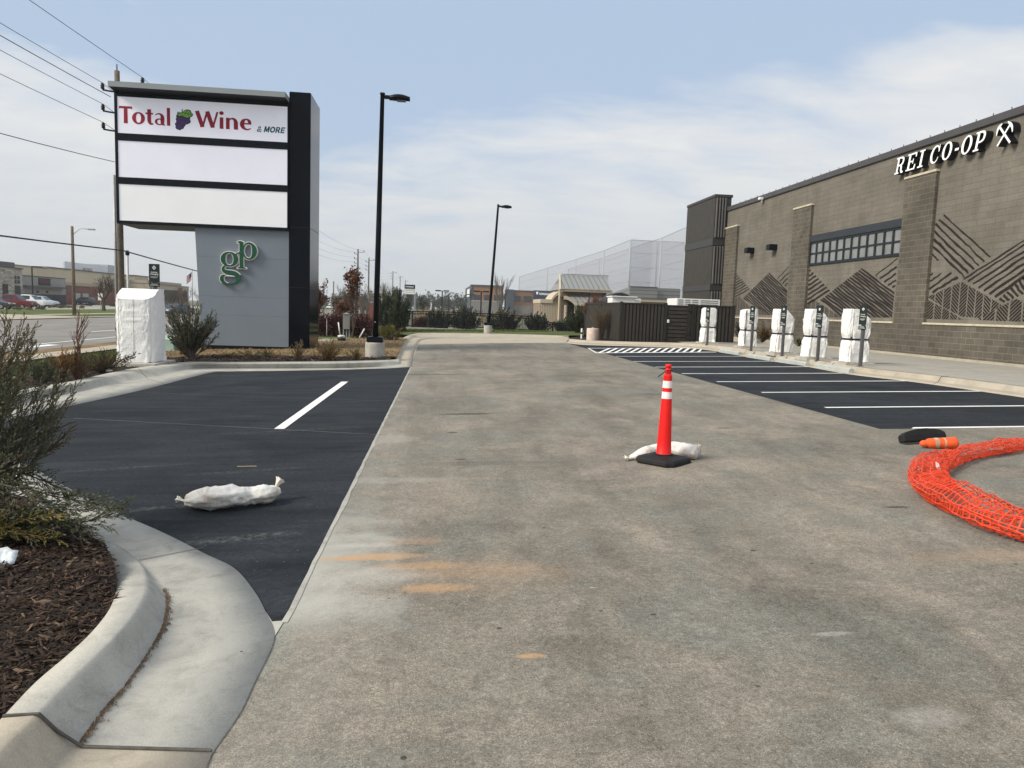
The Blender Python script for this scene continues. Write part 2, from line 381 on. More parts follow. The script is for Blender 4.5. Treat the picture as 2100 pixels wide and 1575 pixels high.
# hatched aisle
h0, h1, h2, h3 = G(1205, 714), G(1222, 724.3), G(1470, 722.5), G(1440, 713.6)
def bl(u, v): return (h0.lerp(h3, u)).lerp(h1.lerp(h2, u), v)
def pq(pts): sheet([(p.x, p.y) for p in pts], 0.004, mb=mb)
pq([bl(0, 0), bl(0.012, 0), bl(0.012, 1), bl(0, 1)]); pq([bl(0.012, 0), bl(1, 0), bl(1, 0.06), bl(0.012, 0.06)]); pq([bl(0.012, 0.92), bl(1, 0.92), bl(1, 1), bl(0.012, 1)])
for k in range(14):
    u = 0.02+k*0.063; pq([bl(min(u+0.150, 1), 0.06), bl(min(u+0.176, 1), 0.06), bl(u+0.027, 0.92), bl(u+0.001, 0.92)])
struct(mb, 'parking_lines', MAT['paint'])
mb = MB()
for a, b, w in (((150, 858), (780, 892), 0.02), ((300, 806), (812, 823), 0.012)):
    line_px(mb, a, b, w)
struct(mb, 'patch_seams', M('seam_grey_line', (0.13, 0.132, 0.135), 0.9, 0.3, 3))

# ------------------------------------------------------------------ kerbs (lofted between measured lines)
def autorows(ob, h):                          # kerb top set out from the face line itself
    O = [G(*o, 0.008) for o, b in ob]; B = [G(*b, 0.006) for o, b in ob]; rows = []
    for i in range(len(B)):
        d = B[min(i+1, len(B)-1)]-B[max(i-1, 0)]; n = Vector((-d.y, d.x, 0)).normalized()
        if n.dot(B[i]-O[i]) < 0: n = -n
        T = B[i]+n*0.07; K = B[i]+n*0.26; T.z = zt(T.x, T.y)+h; K.z = zt(K.x, K.y)+h
        rows.append((O[i], B[i], T, K))
    return rows
def kerb(name, rows, mat, n=8, hb=0.0):
    O, B, T, T2, K = [], [], [], [], []
    if len(rows[0]) == 4:
        for o, bb, tt, kk in rows: O.append(o); B.append(bb); T.append(tt); K.append(kk)
        rows = []
    for r in rows:
        h = r[4]
        o, bb, tt, kk = G(*r[0], 0.008), G(*r[1], 0.006), G(*r[2], h), G(*r[3], h)
        O.append(o); B.append(bb); T.append(tt); K.append(kk)
    O, B, T, K = [catmull(q, n) for q in (O, B, T, K)]
    rings = []
    for i in range(len(O)):
        o, b, t, k = O[i], B[i], T[i], K[i]
        rings.append([o+Vector((0, 0, -0.06)), o, o.lerp(b, 0.5), o.lerp(b, 0.93), b.lerp(t, 0.06), b.lerp(t, 0.5), b.lerp(t, 0.80), b.lerp(t, 0.94).lerp(t.lerp(k, 0.1), 0.3), t.lerp(k, 0.12), t.lerp(k, 0.4), k, k+Vector((0, 0, -0.14))])
    mb = MB(); mb.rings(rings, 0, cap=False, closed=False)
    o = struct(mb, name, mat, True); fixnormals(o); return O, B, T, K
near_rows = [((-60,905),(-110,960),(-110,960),(-130,1000),0.0), ((35,942),(-10,1000),(-10,1000),(-10,1030),0.0), ((130,995),(80,1040),(80,1040),(60,1060),0.0), ((215,1040),(163,1080),(163,1080),(124,1089),0.003), ((330,1090),(215,1105),(215,1105),(172,1120),0.006), ((420,1135),(284,1152),(283,1151),(217,1152),0.012), ((480,1165),(318,1193),(299,1182),(237,1185),0.06), ((520,1210),(335,1230),(300,1212),(238,1212),0.11), ((545,1255),(331,1275),(278,1256),(224,1250),0.14), ((562,1307),(312,1318),(242,1300),(190,1294),0.15), ((520,1400),(257,1400),(187,1354),(141,1341),0.15), ((490,1462),(201,1464),(132,1408),(72,1400),0.15), ((434,1541),(151,1533),(79,1463),(6,1470),0.15)]
kO, kB, kT, kK = kerb('near_kerb', near_rows, MAT['conc'])
kerb('old_kerb', [((434,1541),(151,1533),(79,1463),(6,1470),0.149), ((415,1590),(105,1590),(10,1530),(-70,1545),0.149), ((370,1690),(20,1710),(-100,1640),(-180,1660),0.149)], MAT['conc_tan'])
far_rows = [((-90,890),(-90,862),(-90,846),(-90,831),0.15), ((0,865),(0,838),(0,822),(0,811),0.15), ((70,848),(60,820),(60,805),(56,797),0.15), ((155,829),(166,800),(158,786),(154,780),0.15), ((300,797),(280,779),(265,763),(260,757.5),0.15), ((430,764),(345,766),(345,750.5),(344,746),0.15), ((480,761),(401,755.5),(395,745),(391,742),0.15), ((560,760),(500,755.5),(500,745),(500,742),0.15), ((700,757.5),(672,755),(672,744.5),(672,741),0.15), ((770,755.5),(760,753),(760,742.5),(760,739),0.15), ((800,754.7),(797,751.5),(795,741),(793,738),0.13), ((843,752),(822,747),(818,742),(805,736),0.06)]
fO, fB, fT, fK = kerb('island_kerb', far_rows, MAT['conc'])
kerb('drive_kerb', [((843,752),(822,747),(818,744),(806,738),0.05), ((847,735),(824,728),(819,722),(812,721),0.10), ((851,720),(832,708),(827,702),(821,700),0.10), ((856,708),(845,696),(841,690.5),(834,689),0.10), ((862,698),(862,689.5),(860,685),(856,683.5),0.09), ((900,694),(900,688),(900,684),(899,682.5),0.09), ((1000,693),(1000,688.5),(1000,684.8),(1000,683.4),0.09), ((1090,693),(1090,690),(1090,686.8),(1090,685.2),0.08), ((1166,694),(1166,691.5),(1166,689.0),(1168,688),0.08)], MAT['conc_tan'])
RKB = [((1160,703),(1165,700)), ((1200,707),(1200,703)), ((1300,710),(1300,706.5)), ((1400,713),(1400,709)), ((1455,718),(1460,714)), ((1500,726),(1510,720.5)), ((1581,740),(1590,734)), ((1652,751),(1662,746)), ((1742,767),(1752,762)), ((1876,783),(1886,778)), ((2033,805),(2043,799)), ((2150,822),(2160,816)), ((2260,840),(2270,833))]
rO, rB, rT, rK = kerb('right_kerb', autorows(RKB, 0.12), MAT['conc_tan'])
# concrete apron beyond the old asphalt
ap = px_poly([(858, 707), (864, 694), (900, 692), (1000, 691), (1090, 691.5), (1170, 692.5), (1160, 703), (1000, 704.3)])
struct(sheet([(p.x, p.y) for p in ap], 0.003), 'drive_apron', MAT['conc_tan'])
gp_ = px_poly([(842, 753), (858, 706), (862, 697), (853, 706), (846, 720), (843, 740)])
struct(sheet([(p.x, p.y) for p in gp_], 0.005), 'drive_gutter', MAT['conc_tan'])
# joints in the near gutter
mb = MB()
for a, b, dz in (((284, 1152), (418, 1126), 0.012), ((178, 1121), (225, 1114), 0.012), ((151, 1533), (432, 1541), 0.010)):
    A, B = G(*a, 0), G(*b, 0); d = (B-A).normalized(); s = Vector((-d.y, d.x, 0))*0.004
    mb.quad(A+s+Vector((0,0,dz)), A-s+Vector((0,0,dz)), B-s+Vector((0,0,dz)), B+s+Vector((0,0,dz)))
struct(mb, 'concrete_joints', MAT['seam'])
mb = MB()
for kk, d_ in ((96, near_rows), ):
    i = 8*12; mb.tube([kO[i]+Vector((0,0,.002)), kO[i].lerp(kB[i], 0.93)+Vector((0,0,.002)), kB[i].lerp(kT[i], 0.5)+Vector((0.004,-0.004,.002)), kT[i]+Vector((0.004,-0.004,.0)), kK[i]+Vector((0,0,.003))], 0.007, 5)
for i in (8*8+3, 8*4+2): mb.tube([fO[i], fO[i].lerp(fB[i], 0.93), fT[i], fK[i]+Vector((0,0,.001))], 0.0035, 5)
struct(mb, 'kerb_joint_lines', MAT['seam'])
# washed-in debris along the gutter line
mb = MB(); r2 = random.Random(3)
MAT['debris'] = M('gutter_debris', (0.16, 0.10, 0.065), 0.9, 0.5, 30, c2=(0.32, 0.24, 0.17))
i0 = next(i for i, p in enumerate(kB) if (p-G(335, 1230)).length < 0.15)
seg = kB[i0:]
for k in range(1100):
    u = r2.random()*(len(seg)-1.001); i = int(u); p = seg[i].lerp(seg[i+1], u-i)
    q = kO[i0+i].lerp(kO[i0+i+1], u-i); d = (q-p).normalized()
    cl = 0.5+0.9*abs(noise.noise(Vector((u*0.7, 0, 2))))
    p = p+d*(0.012+abs(r2.gauss(0, 0.017*cl))); s = r2.uniform(0.0015, 0.0042)
    an = r2.random()*6.28; a1 = Vector((math.cos(an), math.sin(an), 0))*s*r2.uniform(1, 2.2); b1 = Vector((-math.sin(an), math.cos(an), 0))*s
    z = Vector((0, 0, 0.006)); t_ = Vector((0, 0, 0.011+s))
    mb.add([p+a1+z, p+b1+z, p-a1+z, p-b1+z, p+t_], [(0, 1, 4), (1, 2, 4), (2, 3, 4), (3, 0, 4)])
tag(mb.build('gutter_debris', MAT['debris']), 'loose brown grit and leaf crumbs washed along the near gutter', 'debris', kind='stuff')

# ------------------------------------------------------------------ beds, lawns, walks
def bed_z(lo, hi=None): return lo
# near mulch bed: inside the near kerb
bed = [(p.x, p.y) for p in kK[8:]]
bed = bed+[(bed[-1][0]-3, bed[-1][1]-0.3), (-7.5, 3.0), (-7.5, kK[8].y+0.8), (kK[8].x-1, kK[8].y+0.9)]
def bedbump(x, y): return 0.02*noise.noise(Vector((x*3, y*3, 0)))
struct(sheet(bed, 0.11, [bed[0][0]-0.4*k for k in range(1, 12)], [2+0.25*k for k in range(16)], f=bedbump), 'near_mulch_bed', MAT['mulch'])
# mulch chips
def chips(name, poly, n, dz, label, smin, smax, seed, cols):
    r2 = random.Random(seed); mb = MB(); xs = [p[0] for p in poly]; ys = [p[1] for p in poly]; c = 0
    while c < n:
        x = r2.uniform(min(xs), max(xs)); y = r2.uniform(min(ys), max(ys))
        if not inpoly(x, y, poly): continue
        c += 1; z = zt(x, y)+dz+bedbump(x, y)+r2.uniform(0.0, 0.022)
        l = r2.uniform(smin, smax)*(1.6 if r2.random() < 0.15 else 1); w = l*r2.uniform(0.12, 0.32); an = r2.random()*6.28; ti = r2.gauss(0, 0.25); ro = r2.gauss(0, 0.5)
        rm = Matrix.Rotation(an, 3, 'Z') @ Matrix.Rotation(ti, 3, 'Y') @ Matrix.Rotation(ro, 3, 'X'); P = Vector((x, y, z))
        th = w*0.35
        vs = [P+rm @ Vector(q) for q in ((-l, -w*0.4, 0), (-l*0.2, -w, 0), (l, -w*0.3, 0), (l*0.7, w*0.7, 0), (-l*0.6, w, 0))]
        tp = P+rm @ Vector((0, 0, th)); mb.add(vs+[tp], [(0, 1, 5), (1, 2, 5), (2, 3, 5), (3, 4, 5), (4, 0, 5)], r2.choices(range(len(cols)), [5, 4, 2, 0.7][:len(cols)])[0])
    return tag(mb.build(name, cols), label, 'mulch', kind='stuff')
CH = [M('bark_dark', (0.022, 0.014, 0.010), 0.85, 0.4, 30), M('bark_brown', (0.045, 0.027, 0.018), 0.85, 0.4, 30), M('bark_mid', (0.078, 0.048, 0.031), 0.85, 0.4, 30), M('bark_tan', (0.15, 0.10, 0.066), 0.85, 0.3, 30)]
nearvis = [q for q in bed if True]
nv = [(p.x, p.y) for p in kK[14:]]+[(kK[-1].x-0.45, kK[-1].y-0.1), (kK[-1].x-1.0, 3.6), (kK[14].x-1.4, kK[14].y-0.1), (kK[14].x-0.9, kK[14].y+0.5)]
chips('mulch_chips', nv, 20000, 0.11, 'dark shredded bark mulch filling the near kerb bed', 0.009, 0.030, 5, CH)
# island bed (left, behind the far kerb)
ISL = [(p.x, p.y) for p in fK]
mul = ISL+[(p.x, p.y) for p in px_poly([(812, 733), (700, 732), (560, 729), (430, 728), (335, 735), (240, 745), (150, 757), (40, 775), (-90, 800)], 0.12)]
struct(sheet(mul, 0.125), 'island_mulch_bed', MAT['mulch'])
straw = [(p.x, p.y) for p in px_poly([(812, 733), (700, 732), (560, 729), (430, 728), (335, 735), (335, 722), (420, 712), (520, 707), (640, 704), (640, 694), (835, 694), (826, 705), (818, 722)], 0.12)]
struct(sheet(straw, 0.12), 'bare_straw_soil', MAT['straw'])
def gpx(name, pts, dz, mat): return struct(sheet([(p.x, p.y) for p in px_poly(pts, dz)], dz), name, mat)
# lawn between the bed and the roadside walk, then the walk, the dirt edge, the road
xk = -14.4; xw0, xw1 = -13.6, -12.0
struct(sheet([(-11.9, -20), (-9.6, -20), (-7.4, 14), (-7.4, 21), (-8.0, 28), (-4.5, 36), (-4.0, 48), (-5, 70), (-11.9, 70)], -0.02), 'lawn', MAT['grass'])
struct(sheet([(-11.9, -20), (-11.9, 420), (-13.2, 420), (-13.2, -20)], 0.03, cy=[100, 200]), 'sidewalk', MAT['conc_tan'])
struct(sheet([(-13.2, -20), (-13.2, 420), (-14.5, 420), (-14.5, -20)], 0.0, cy=[100, 200]), 'verge', MAT['straw'])
struct(sheet([(-14.5, -30), (-14.5, 700), (-32.2, 700), (-32.2, -30)], 0.0, cy=[100, 200, 400]), 'road', MAT['road'])
mb = MB()
for X, w, m in ((-16.2, 0.14, 0), (-23.3, 0.12, 2), (-28.2, 0.12, 2)):
    mb.box((X-w/2, -10, ZF+0.004), (X+w/2, 600, ZF+0.0045), m)
for k in range(60):
    mb.box((-19.6, -6+k*10, ZF+0.004), (-19.45, -2.5+k*10, ZF+0.0045), 1)
mb.box((-15.75, 29.5, ZF+0.004), (-15.3, 31.8, ZF+0.0045), 1)
tag(mb.build('road_lines', [MAT['paint'], MAT['paint'], MAT['paint_yel']]), kind='structure')
struct(sheet([(-32.2, -30), (-32.2, 700), (-33.2, 700), (-33.2, -30)], 0.06, cy=[100, 200, 400]), 'far_road_kerb', MAT['conc_tan'])
struct(sheet([(-33.2, 76), (-33.2, 420), (-52, 420), (-52, 76)], 0.04, cy=[200]), 'far_verge', MAT['grass'])
struct(sheet([(-33.2, 40), (-33.2, 75.5), (-130, 75.5), (-130, 40)], 0.03), 'side_street', MAT['conc_tan'])
struct(sheet([(-37.5, 76), (-37.5, 420), (-39.3, 420), (-39.3, 76)], 0.06, cy=[200]), 'far_sidewalk', MAT['conc_tan'])
struct(sheet([(-52, 70), (-52, 420), (-75, 420), (-75, 70)], 0.02, cy=[200]), 'shop_parking_lot', MAT['conc_walk'])
struct(sheet([(-11.8, 72), (-11.8, 420), (160, 420), (160, 72)], 0.0, cy=[200]), 'far_lots', M('far_lot', (0.20, 0.20, 0.16), 0.95, 0.4, 0.08, c2=(0.13, 0.14, 0.07)))
# grass strip by the fence at the end of the drive
gs = [(p.x, p.y) for p in px_poly([(838, 687), (857, 682.8), (900, 682), (1000, 683.2), (1090, 685), (1166, 687.8)], 0.1)]
fl = [(G(1130, 684, .1).x+4, 57.2), (G(846, 672).x-4, 57.2)]
struct(sheet(gs+[(fl[0][0], gs[-1][1]), fl[0], fl[1], (gs[0][0]-1.5, gs[0][1]+3)], 0.1), 'drive_end_lawn', MAT['grass'])
# right side: planted corner, walk up to the store
rk = [rK[8*i] for i in range(13)]
struct(sheet([(p.x, p.y) for p in rK[:25]]+[(rK[24].x, rK[24].y+1.2), (rk[0].x+1, rk[0].y+3.5), (rk[0].x, rk[0].y+1.5)], 0.108), 'corner_mulch_bed', MAT['mulch'])
struct(sheet([(p.x, p.y) for p in rK[24:]]+[(18.2, rk[-1].y), (18.2, rk[3].y+1.5), (rK[24].x, rK[24].y+1.2)], 0.119), 'store_walk', MAT['conc_walk'])
mb = MB()
for i in (42, 60, 74, 86):
    pp = [rO[i], rO[i].lerp(rB[i], 0.95), rT[i]+Vector((0, 0, 0.004)), rK[i]+Vector((0, 0, 0.004))]; mb.tube(pp, 0.006, 4)
struct(mb, 'kerb_joints', MAT['seam'])
# ------------------------------------------------------------------ lettering: outlines built as strokes
def curve_mesh(contours, res=1):
    cu = bpy.data.curves.new('tmp', 'CURVE'); cu.dimensions = '2D'; cu.fill_mode = 'BOTH'
    for c in contours:
        s = cu.splines.new('POLY'); s.points.add(len(c)-1)
        for i, p in enumerate(c): s.points[i].co = (p[0], p[1], 0, 1)
        s.use_cyclic_u = True
    return obj_mesh(cu)
def obj_mesh(data):
    o = bpy.data.objects.new('tmp', data); col.objects.link(o); bpy.context.view_layer.update()
    dg = bpy.context.evaluated_depsgraph_get(); me = bpy.data.meshes.new_from_object(o.evaluated_get(dg))
    vs = [tuple(v.co) for v in me.vertices]; fs = [tuple(p.vertices) for p in me.polygons]
    bpy.data.objects.remove(o); bpy.data.meshes.remove(me); bpy.data.curves.remove(data); return vs, fs
def text_mesh(s, size=1.0, bold=0.0, shear=0.0, align='CENTER'):
    cu = bpy.data.curves.new('tmp', 'FONT'); cu.body = s; cu.size = size; cu.offset = bold; cu.shear = shear; cu.align_x = align; cu.resolution_u = 4
    return obj_mesh(cu)
class Frame:                                  # local (u right, v up, w towards the viewer)
    def __init__(s, o, u, v, w): s.o, s.u, s.v, s.w = Vector(o), Vector(u), Vector(v), Vector(w)
    def __call__(s, a, b, c=0.0): return s.o+s.u*a+s.v*b+s.w*c
def put(mb, vf, fr, w=0.0, sx=1.0, sy=1.0, ox=0.0, oy=0.0, mi=0, depth=0.0, mside=None, shear=0.0):
    vs, fs = vf
    P = [(ox+(x+shear*y)*sx, oy+y*sy) for x, y, z in vs]
    front = [fr(x, y, w) for x, y in P]; mb.add(front, fs, mi)
    if depth:
        cnt = {}
        for f in fs:
            for i in range(len(f)):
                e = (f[i], f[(i+1) % len(f)]); k = tuple(sorted(e))
                cnt[k] = None if k in cnt else e
        n = len(P); back = [fr(x, y, w-depth) for x, y in P]
        mb.add(front+back, [(e[0], e[1], e[1]+n, e[0]+n) for e in cnt.values() if e], mi if mside is None else mside)
def stroke(pts, ws, closed=False, ext=0.0):   # contours of a pen stroke of changing width
    n = len(pts); Lf, Rt = [], []
    if not isinstance(ws, (list, tuple)): ws = [ws]*n
    P = [Vector((p[0], p[1])) for p in pts]
    for i in range(n):
        a = P[(i-1) % n] if closed else P[max(i-1, 0)]; b = P[(i+1) % n] if closed else P[min(i+1, n-1)]
        d = (b-a); d = d.normalized() if d.length > 1e-9 else Vector((1, 0)); nrm = Vector((-d.y, d.x))
        q = P[i].copy()
        if not closed and ext:
            if i == 0: q = q-d*ext
            if i == n-1: q = q+d*ext
        Lf.append(q+nrm*(ws[i]/2+ext)); Rt.append(q-nrm*(ws[i]/2+ext))
    return [Lf, Rt] if closed else [Lf+Rt[::-1]]
def smooth2(pts, ws, k=6, closed=False):
    n = len(pts); out = []; wo = []
    rng = range(n) if closed else range(n-1)
    for i in rng:
        g = lambda j: Vector((*pts[j % n], ws[j % n])) if closed else Vector((*pts[max(0, min(n-1, j))], ws[max(0, min(n-1, j))]))
        p0, p1, p2, p3 = g(i-1), g(i), g(i+1), g(i+2)
        for q in range(k):
            t = q/k; v = 0.5*((2*p1)+(p2-p0)*t+(2*p0-5*p1+4*p2-p3)*t*t+(3*p1-p0-3*p2+p3)*t**3)
            out.append((v.x, v.y)); wo.append(max(v.z, 0.001))
    if not closed: out.append(pts[-1]); wo.append(ws[-1])
    return out, wo
def ring(cx, cy, rx, ry, wside, wtop, n=40, wl=None):
    pts, ws = [], []
    for k in range(n):
        a = 2*math.pi*k/n; c = abs(math.cos(a)); w = wtop+((wl if (wl is not None and math.cos(a) < 0) else wside)-wtop)*c*c
        pts.append((cx+rx*math.cos(a), cy+ry*math.sin(a))); ws.append(w)
    return pts, ws
def S(pts, ws, closed=False, sm=True, ext=0.0):
    if not isinstance(ws, (list, tuple)): ws = [ws]*len(pts)
    if sm and len(pts) > 2: pts, ws = smooth2(pts, ws, 6, closed)
    return curve_mesh(stroke(pts, ws, closed, ext))
def RG(*a, ext=0.0, **k):
    p, w = ring(*a, **k); return curve_mesh(stroke(p, w, True, ext))
def PL(pts): return curve_mesh([pts])

# ------------------------------------------------------------------ plain materials
MAT['black_metal'] = M('black_metal', (0.005, 0.007, 0.011), 0.4, 0.15, 3, spec=0.15)
MAT['black_panel'] = M('gloss_black_panel', (0.003, 0.005, 0.009), 0.10, 0.1, 2, spec=0.10)
MAT['frame_dark'] = M('dark_frame', (0.007, 0.010, 0.014), 0.45, 0.15, 3, spec=0.1)
MAT['grey_panel'] = M('grey_panel', (0.185, 0.220, 0.262), 0.5, 0.05, 0.6, spec=0.4)
MAT['cap_grey'] = M('cap_grey', (0.27, 0.30, 0.315), 0.6, 0.05, 1)
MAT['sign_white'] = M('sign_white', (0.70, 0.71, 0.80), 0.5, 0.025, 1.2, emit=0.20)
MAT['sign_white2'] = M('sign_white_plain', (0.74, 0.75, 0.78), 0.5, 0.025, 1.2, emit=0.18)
MAT['red'] = M('letter_red', (0.30, 0.008, 0.030), 0.5, 0.05, 3)
MAT['teal'] = M('letter_teal', (0.0, 0.075, 0.10), 0.5, 0.05, 3)
MAT['green'] = M('letter_green', (0.010, 0.080, 0.040), 0.5, 0.1, 3)
MAT['leafgreen'] = M('logo_green', (0.19, 0.42, 0.06), 0.5, 0.05, 3)
MAT['purple'] = M('logo_purple', (0.060, 0.028, 0.115), 0.5, 0.1, 6)
MAT['ink'] = M('ink', (0.008, 0.008, 0.012), 0.5, 0.1, 3)
MAT['white'] = M('white_paint', (0.80, 0.81, 0.80), 0.5, 0.04, 3)
MAT['galv'] = M('galvanised', (0.36, 0.37, 0.38), 0.5, 0.15, 5, metal=0.3)
MAT['wood'] = M('weathered_wood', (0.135, 0.112, 0.092), 0.9, 0.35, 6, bmp=0.3)
MAT['conc_base'] = M('cast_concrete', (0.42, 0.40, 0.36), 0.9, 0.25, 4, bmp=0.3, bsc=30)
MAT['wire'] = M('wire', (0.03, 0.032, 0.035), 0.6, 0.1, 2)

# ------------------------------------------------------------------ pylon sign
SY = G(612, 716, 0.12).y                      # front of the black column
fr_y = SY-0.10                                # cabinet face is a little proud of the column
B0 = G(612, 716, 0.12)
def sp(px, py, y=SY): return onY(px, py, y)
sign = thing('pylon_sign', 'tall pylon sign with three white panels on a grey base and glossy black column', 'sign', (B0.x, SY, B0.z))
xl, xr = sp(235.6, 300, fr_y).x, sp(594.5, 400, fr_y).x
zt_, zb_ = sp(415, 200, fr_y).z, sp(415, 465.5, fr_y).z
cx0, cx1 = sp(592.5, 450).x, sp(636, 450).x; ctop = sp(617, 189).z
depth = 2.0
gz = zt(B0.x, SY)
mb = MB(); mb.bbox((cx0, SY, gz), (cx1, SY+depth, ctop), 0.015); c_ = mb.build('column', MAT['black_panel'], sign)
for py in (467, 590):
    mb = MB(); z = sp(615, py).z; mb.box((cx0-0.004, SY-0.004, z-0.008), (cx1+0.004, SY+depth+0.004, z+0.008)); mb.build('column_seam', MAT['ink'], sign)
mb = MB()
px_x = lambda px, py: sp(px, py, fr_y).x
zp = [(197, 272.2), (287.5, 362.4), (376.6, 451.6)]   # panel top/bottom at the left edge
panels = []
for a, b in zp: panels.append((sp(241.5, a, fr_y).z, sp(241.5+1.5*(b-190)/260, b, fr_y).z))
pxl, pxr = sp(242.3, 330, fr_y).x, sp(589, 350, fr_y).x
# cabinet body and the frame bars round the panels
mb.box((xl, fr_y+0.06, zb_), (cx0-0.004, SY+depth-0.15, zt_))
mb.build('cabinet', MAT['frame_dark'], sign)
mb = MB()
edges = [zt_]+[z for p in panels for z in p]+[zb_]
for k in range(0, 8, 2): mb.bbox((pxl, fr_y, edges[k+1]), (pxr, fr_y+0.057, edges[k]), 0.006)
mb.bbox((xl, fr_y, zb_), (pxl-0.001, fr_y+0.057, zt_), 0.006); mb.bbox((pxr+0.001, fr_y, zb_), (cx0-0.004, fr_y+0.057, zt_), 0.006)
mb.build('frame', MAT['frame_dark'], sign)
pan = []
for k, (a, b) in enumerate(panels):
    mb = MB(); mb.box((pxl+0.001, fr_y+0.02, b+0.001), (pxr-0.001, fr_y+0.056, a-0.001))
    o = mb.build('sign_panel', MAT['sign_white'] if k < 2 else MAT['sign_white2'], sign)
    o['label'] = ['white panel with red lettering and a grape bunch', 'blank bluish white middle panel', 'blank white bottom panel'][k]; pan.append(o)
# cap canopy: sloping underside, overhanging front and left
ct, cb = sp(415, 178.5, fr_y-0.5).z, sp(415, 189.5, fr_y-0.5).z
oh = 0.55; x0, x1 = onY(221, 174, fr_y-oh).x, cx0-0.006; y0, y1 = fr_y-oh, SY+depth-0.1
mb = MB()
mb.add([(x0,y0,cb),(x1,y0,cb),(x1,y1,cb),(x0,y1,cb),(x0,y0,ct),(x1,y0,ct),(x1,y1,ct),(x0,y1,ct)], [(4,5,6,7),(0,1,5,4),(1,2,6,5),(2,3,7,6),(3,0,4,7)])
mb.add([(x0,y0,cb),(x1,y0,cb),(x1,y1,cb),(x0,y1,cb),(xl+0.03,fr_y+0.03,zt_),(x1,fr_y+0.03,zt_),(x1,y1-0.1,zt_),(xl+0.03,y1-0.1,zt_)], [(1,0,4,5),(2,1,5,6),(3,2,6,7),(0,3,7,4)], 1)
fixnormals(mb.build('cap_canopy', [MAT['cap_grey'], MAT['frame_dark']], sign))
# grey base with the slanted left edge
by = SY+0.03
q = [sp(399.5, 467, by), sp(591, 470, by), sp(589, 712, by), sp(413, 707, by)]
zlo = min(q[2].z, q[3].z)-0.0
mb = MB(); yb2 = SY+1.2
ft = [Vector((q[0].x, by, zb_-0.002)), Vector((cx0-0.004, by, zb_-0.002)), Vector((cx0-0.004, by, q[2].z)), Vector((q[3].x, by, q[2].z))]
bk = [v+Vector((0, 1.2, 0)) for v in ft]
mb.add(ft+bk, [(0,3,2,1),(4,5,6,7),(0,1,5,4),(1,2,6,5),(2,3,7,6),(3,0,4,7)])
fixnormals(mb.build('base_panel', MAT['grey_panel'], sign))
MAT['joint'] = M('joint_grey', (0.14, 0.16, 0.185), 0.6)
for py in (529, 609, 647):
    mb = MB(); z = sp(500, py, by).z; mb.box((lerp(ft[3].x, ft[0].x, (z-ft[3].z)/(ft[0].z-ft[3].z))+0.01, by-0.0025, z-0.004), (cx0-0.01, by+0.01, z+0.004)); mb.build('panel_joint', MAT['joint'], sign)
mb = MB(); mb.box((q[3].x+0.12, by+0.06, gz), (cx0-0.01, SY+1.1, q[2].z)); mb.build('footing', MAT['ink'], sign)
# letters on the top panel
Pz1, Pz0 = panels[0]; PW = pxr-pxl; PHt = Pz1-Pz0
def pu(px, py): p = sp(px, py, fr_y+0.02); return (p.x, p.z)
frS = Frame((0, fr_y+0.02, 0), (1, 0, 0), (0, 0, 1), (0, -1, 0))
def glyph(g):                                  # humanist roman letters with stem contrast, x-height 0.70
    T_, t_ = 0.205, 0.10
    if g == 'T': return [PL([(0.245, 0), (0.465, 0), (0.455, 0.92), (0.255, 0.92)]), PL([(0, 1.0), (0.71, 1.0), (0.72, 0.83), (0.66, 0.868), (0.04, 0.868), (-0.02, 0.83)])], 0.66
    if g == 'o': return [RG(0.34, 0.345, 0.245, 0.315, 0.215, 0.09)], 0.68
    if g == 't': return [S([(0.20, 0.90), (0.20, 0.5), (0.20, 0.22), (0.27, 0.06), (0.42, 0.06)], [T_, T_, T_, 0.14, 0.06]), PL([(0.0, 0.60), (0.40, 0.60), (0.42, 0.70), (0.0, 0.70)])], 0.43
    if g == 'a': return [S([(0.06, 0.59), (0.20, 0.665), (0.36, 0.63), (0.44, 0.48), (0.44, 0.2), (0.47, 0.06), (0.58, 0.03)], [0.05, 0.07, 0.12, T_, T_, 0.13, 0.05]), RG(0.27, 0.20, 0.185, 0.165, 0.14, 0.07)], 0.60
    if g == 'l': return [PL([(0.03, 0), (0.215, 0), (0.21, 1.05), (0.035, 1.05)])], 0.24
    if g == 'W': return [S([(0.06, 0.98), (0.33, 0.04)], T_, sm=False), S([(0.33, 0.04), (0.56, 0.98)], 0.10, sm=False), S([(0.56, 0.98), (0.83, 0.04)], T_, sm=False), S([(0.83, 0.04), (1.06, 0.98)], 0.095, sm=False)], 1.08
    if g == 'i': return [PL([(0.03, 0), (0.215, 0), (0.21, 0.68), (0.035, 0.68)]), RG(0.122, 0.93, 0.055, 0.055, 0.112, 0.112, n=20)], 0.25
    if g == 'n': return [PL([(0.03, 0), (0.215, 0), (0.21, 0.68), (0.035, 0.68)]), S([(0.16, 0.48), (0.26, 0.62), (0.38, 0.635), (0.48, 0.55), (0.515, 0.4), (0.52, 0.0)], [0.05, 0.08, 0.12, 0.17, T_, T_])], 0.64
    if g == 'e': return [PL([(0.10, 0.345), (0.585, 0.345), (0.585, 0.43), (0.10, 0.43)]), S([(0.505, 0.40), (0.49, 0.53), (0.40, 0.63), (0.30, 0.64), (0.19, 0.56), (0.13, 0.36), (0.18, 0.16), (0.33, 0.05), (0.46, 0.06), (0.57, 0.13)], [0.15, 0.16, 0.11, 0.09, 0.17, 0.22, 0.18, 0.10, 0.08, 0.03])], 0.61
